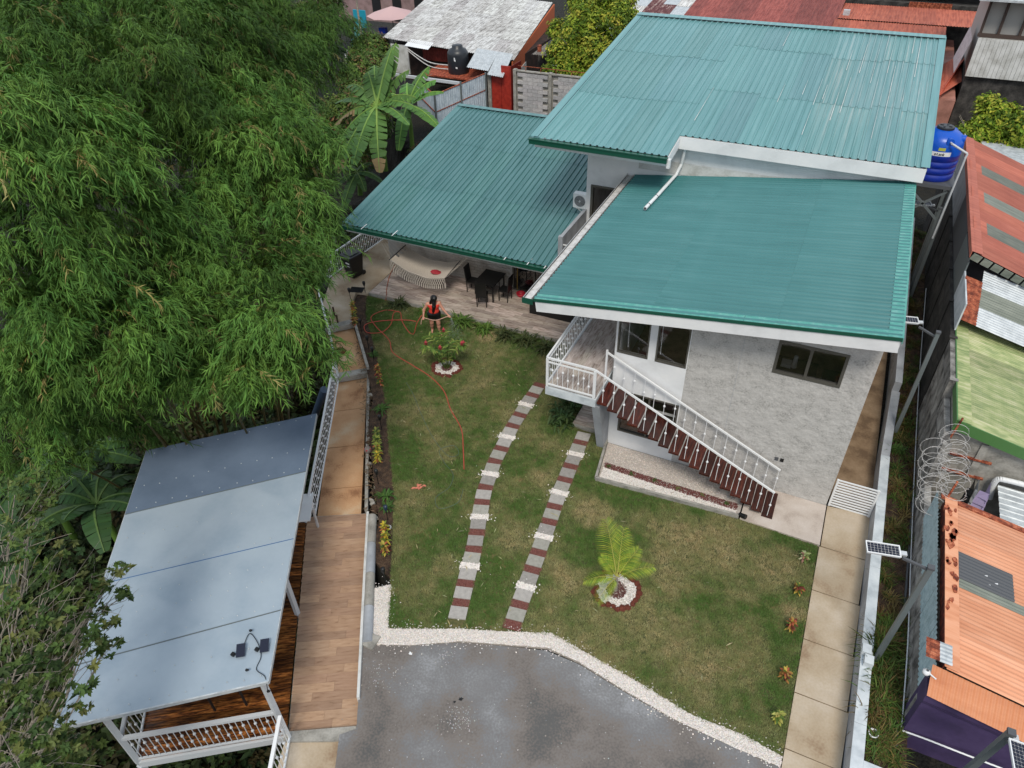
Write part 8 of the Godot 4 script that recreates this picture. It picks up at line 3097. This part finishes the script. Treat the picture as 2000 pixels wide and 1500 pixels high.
	path_tube(st, [Vector3(-15.8, 0, -44.6), Vector3(-15.7, 2, -44.7)], 0.18, 0.1, 8)
	for k in 9:
		path_tube(st, [Vector3(-15.7, 1.6, -44.7), Vector3(-15.7 + rf(-1.5, 1.5), 3.4, -44.7 + rf(-1.3, 1.3)), Vector3(-15.7 + rf(-2.6, 2.6), 4.4, -44.7 + rf(-2, 2))], 0.06, 0.015, 5)
	obj("trunk", st, M.bark, T)
	tree_crown("crown", T, [[-15.6, 3.2, -44.6, 1.5], [-17.4, 3.0, -44.4, 1.2], [-14.2, 3.0, -44.0, 1.2], [-16.4, 4.7, -45.6, 1.3], [-14.4, 4.8, -45.2, 1.2], [-13.1, 2.8, -43.4, 1.1], [-15.8, 1.7, -43.4, 1.1], [-17.9, 1.9, -43.6, 0.8], [-15.0, 5.8, -46.8, 1.2], [-17.2, 5.4, -47.0, 1.1], [-18.4, 3.9, -46.0, 0.8], [-14.8, 2.0, -42.9, 0.8], [-16.6, 2.4, -42.8, 0.7], [-17.0, 4.2, -44.4, 0.7]], 150, P.clump, M.leaf_bright, [Color(0.16, 0.24, 0.025), Color(0.25, 0.31, 0.035), Color(0.09, 0.15, 0.022), Color(0.36, 0.36, 0.05)])
	T = thing("tree", "bright lime tree right of the blue tank in front of the dark wall", "tree", Vector3(6.0, 0, -41.5))
	st = S()
	path_tube(st, [Vector3(6, 0, -41.5), Vector3(6, 1.4, -41.5)], 0.12, 0.07, 8)
	for k in 8:
		path_tube(st, [Vector3(6, 1, -41.5), Vector3(6 + rf(-1.6, 1.6), 2.8, -41.5 + rf(-1, 1))], 0.04, 0.01, 5)
	obj("trunk", st, M.bark, T)
	tree_crown("crown", T, [[5.6, 1.6, -41.6, 1.2], [6.8, 1.9, -41.6, 1.2], [6.2, 2.6, -42.0, 1.0], [5.0, 1.3, -40.6, 0.8], [7.3, 2.4, -41.2, 0.9], [6.6, 0.9, -40.2, 1.0], [5.6, 3.2, -42.4, 0.5]], 170, P.clump, M.leaf_bright, [Color(0.15, 0.24, 0.025), Color(0.26, 0.34, 0.035), Color(0.08, 0.14, 0.02), Color(0.34, 0.36, 0.05)])
	T = thing("shrub", "mixed yellowish and reddish shrubbery left of the banana plants", "shrub", Vector3(-27, 0, -36))
	st = S()
	for k in 12:
		path_tube(st, [Vector3(-27 + rf(-2, 2), -0.5, -36 + rf(-3, 3)), Vector3(-27 + rf(-3, 3), 2.4, -36 + rf(-4, 4))], 0.04, 0.012, 5)
	obj("stems", st, M.bark, T)
	tree_crown("crown", T, [[-25.2, 1.0, -33.5, 1.5], [-26.8, 1.4, -36.0, 1.7], [-28.6, 1.8, -38.5, 1.7], [-24.6, 0.3, -31.0, 1.2], [-30.5, 1.4, -41.5, 1.6], [-28.0, 0.6, -35.0, 1.6], [-32.5, 1.6, -45.0, 1.5]], 120, P.clump, M.leaf, [Color(0.09, 0.15, 0.03), Color(0.12, 0.17, 0.035), Color(0.05, 0.09, 0.02), Color(0.07, 0.12, 0.03), Color(0.2, 0.12, 0.06)])
	T = thing("tree", "thin grey-stemmed tree in front of the garden corner at the top", "tree", Vector3(-34.5, 0, -47))
	st = S()
	path_tube(st, smooth_path([Vector3(-34.5, 0, -47), Vector3(-34.6, 2.2, -47), Vector3(-34.9, 4.6, -47.4), Vector3(-34.4, 6.5, -47.6)], 4), 0.1, 0.05, 7)
	path_tube(st, [Vector3(-34.6, 2.2, -47), Vector3(-35.8, 3.8, -47.2), Vector3(-36.6, 5.6, -47.4)], 0.06, 0.02, 6)
	obj("trunk", st, M.bark, T)
	tree_crown("crown", T, [[-35.8, 5.6, -47.4, 1.3], [-37.4, 4.4, -47.0, 1.3], [-38.6, 3.0, -46.4, 1.5], [-34.6, 6.6, -48, 1.2], [-38.8, 5.2, -48.0, 1.6], [-40.5, 2.0, -48.0, 2.0]], 110, P.clump, M.leaf, [Color(0.06, 0.1, 0.025), Color(0.1, 0.14, 0.03), Color(0.16, 0.15, 0.05)])
	# leaf litter and weeds by the annex's left side
	lists = [[[], []], [[], []], [[], []]]
	for i in 700:
		var z := rf(-38, -20)
		var x := -17.9 - rf(0, 4.5)
		var k := rng.randi() % 3
		lists[k][0].append(Transform3D(rbasis(rf(0.6, 1.2)), Vector3(x, ground_y(x, z) + rf(0, 0.3), z)))
		lists[k][1].append(jit(pick([Color(0.05, 0.08, 0.025), Color(0.08, 0.1, 0.03), Color(0.14, 0.08, 0.05), Color(0.1, 0.07, 0.04)]), 0.3))
	for k in 3:
		tag(scatter("undergrowth", P.clump[k], M.leaf, lists[k][0], lists[k][1]), "weeds and dead leaves between the annex and the slope", "undergrowth")
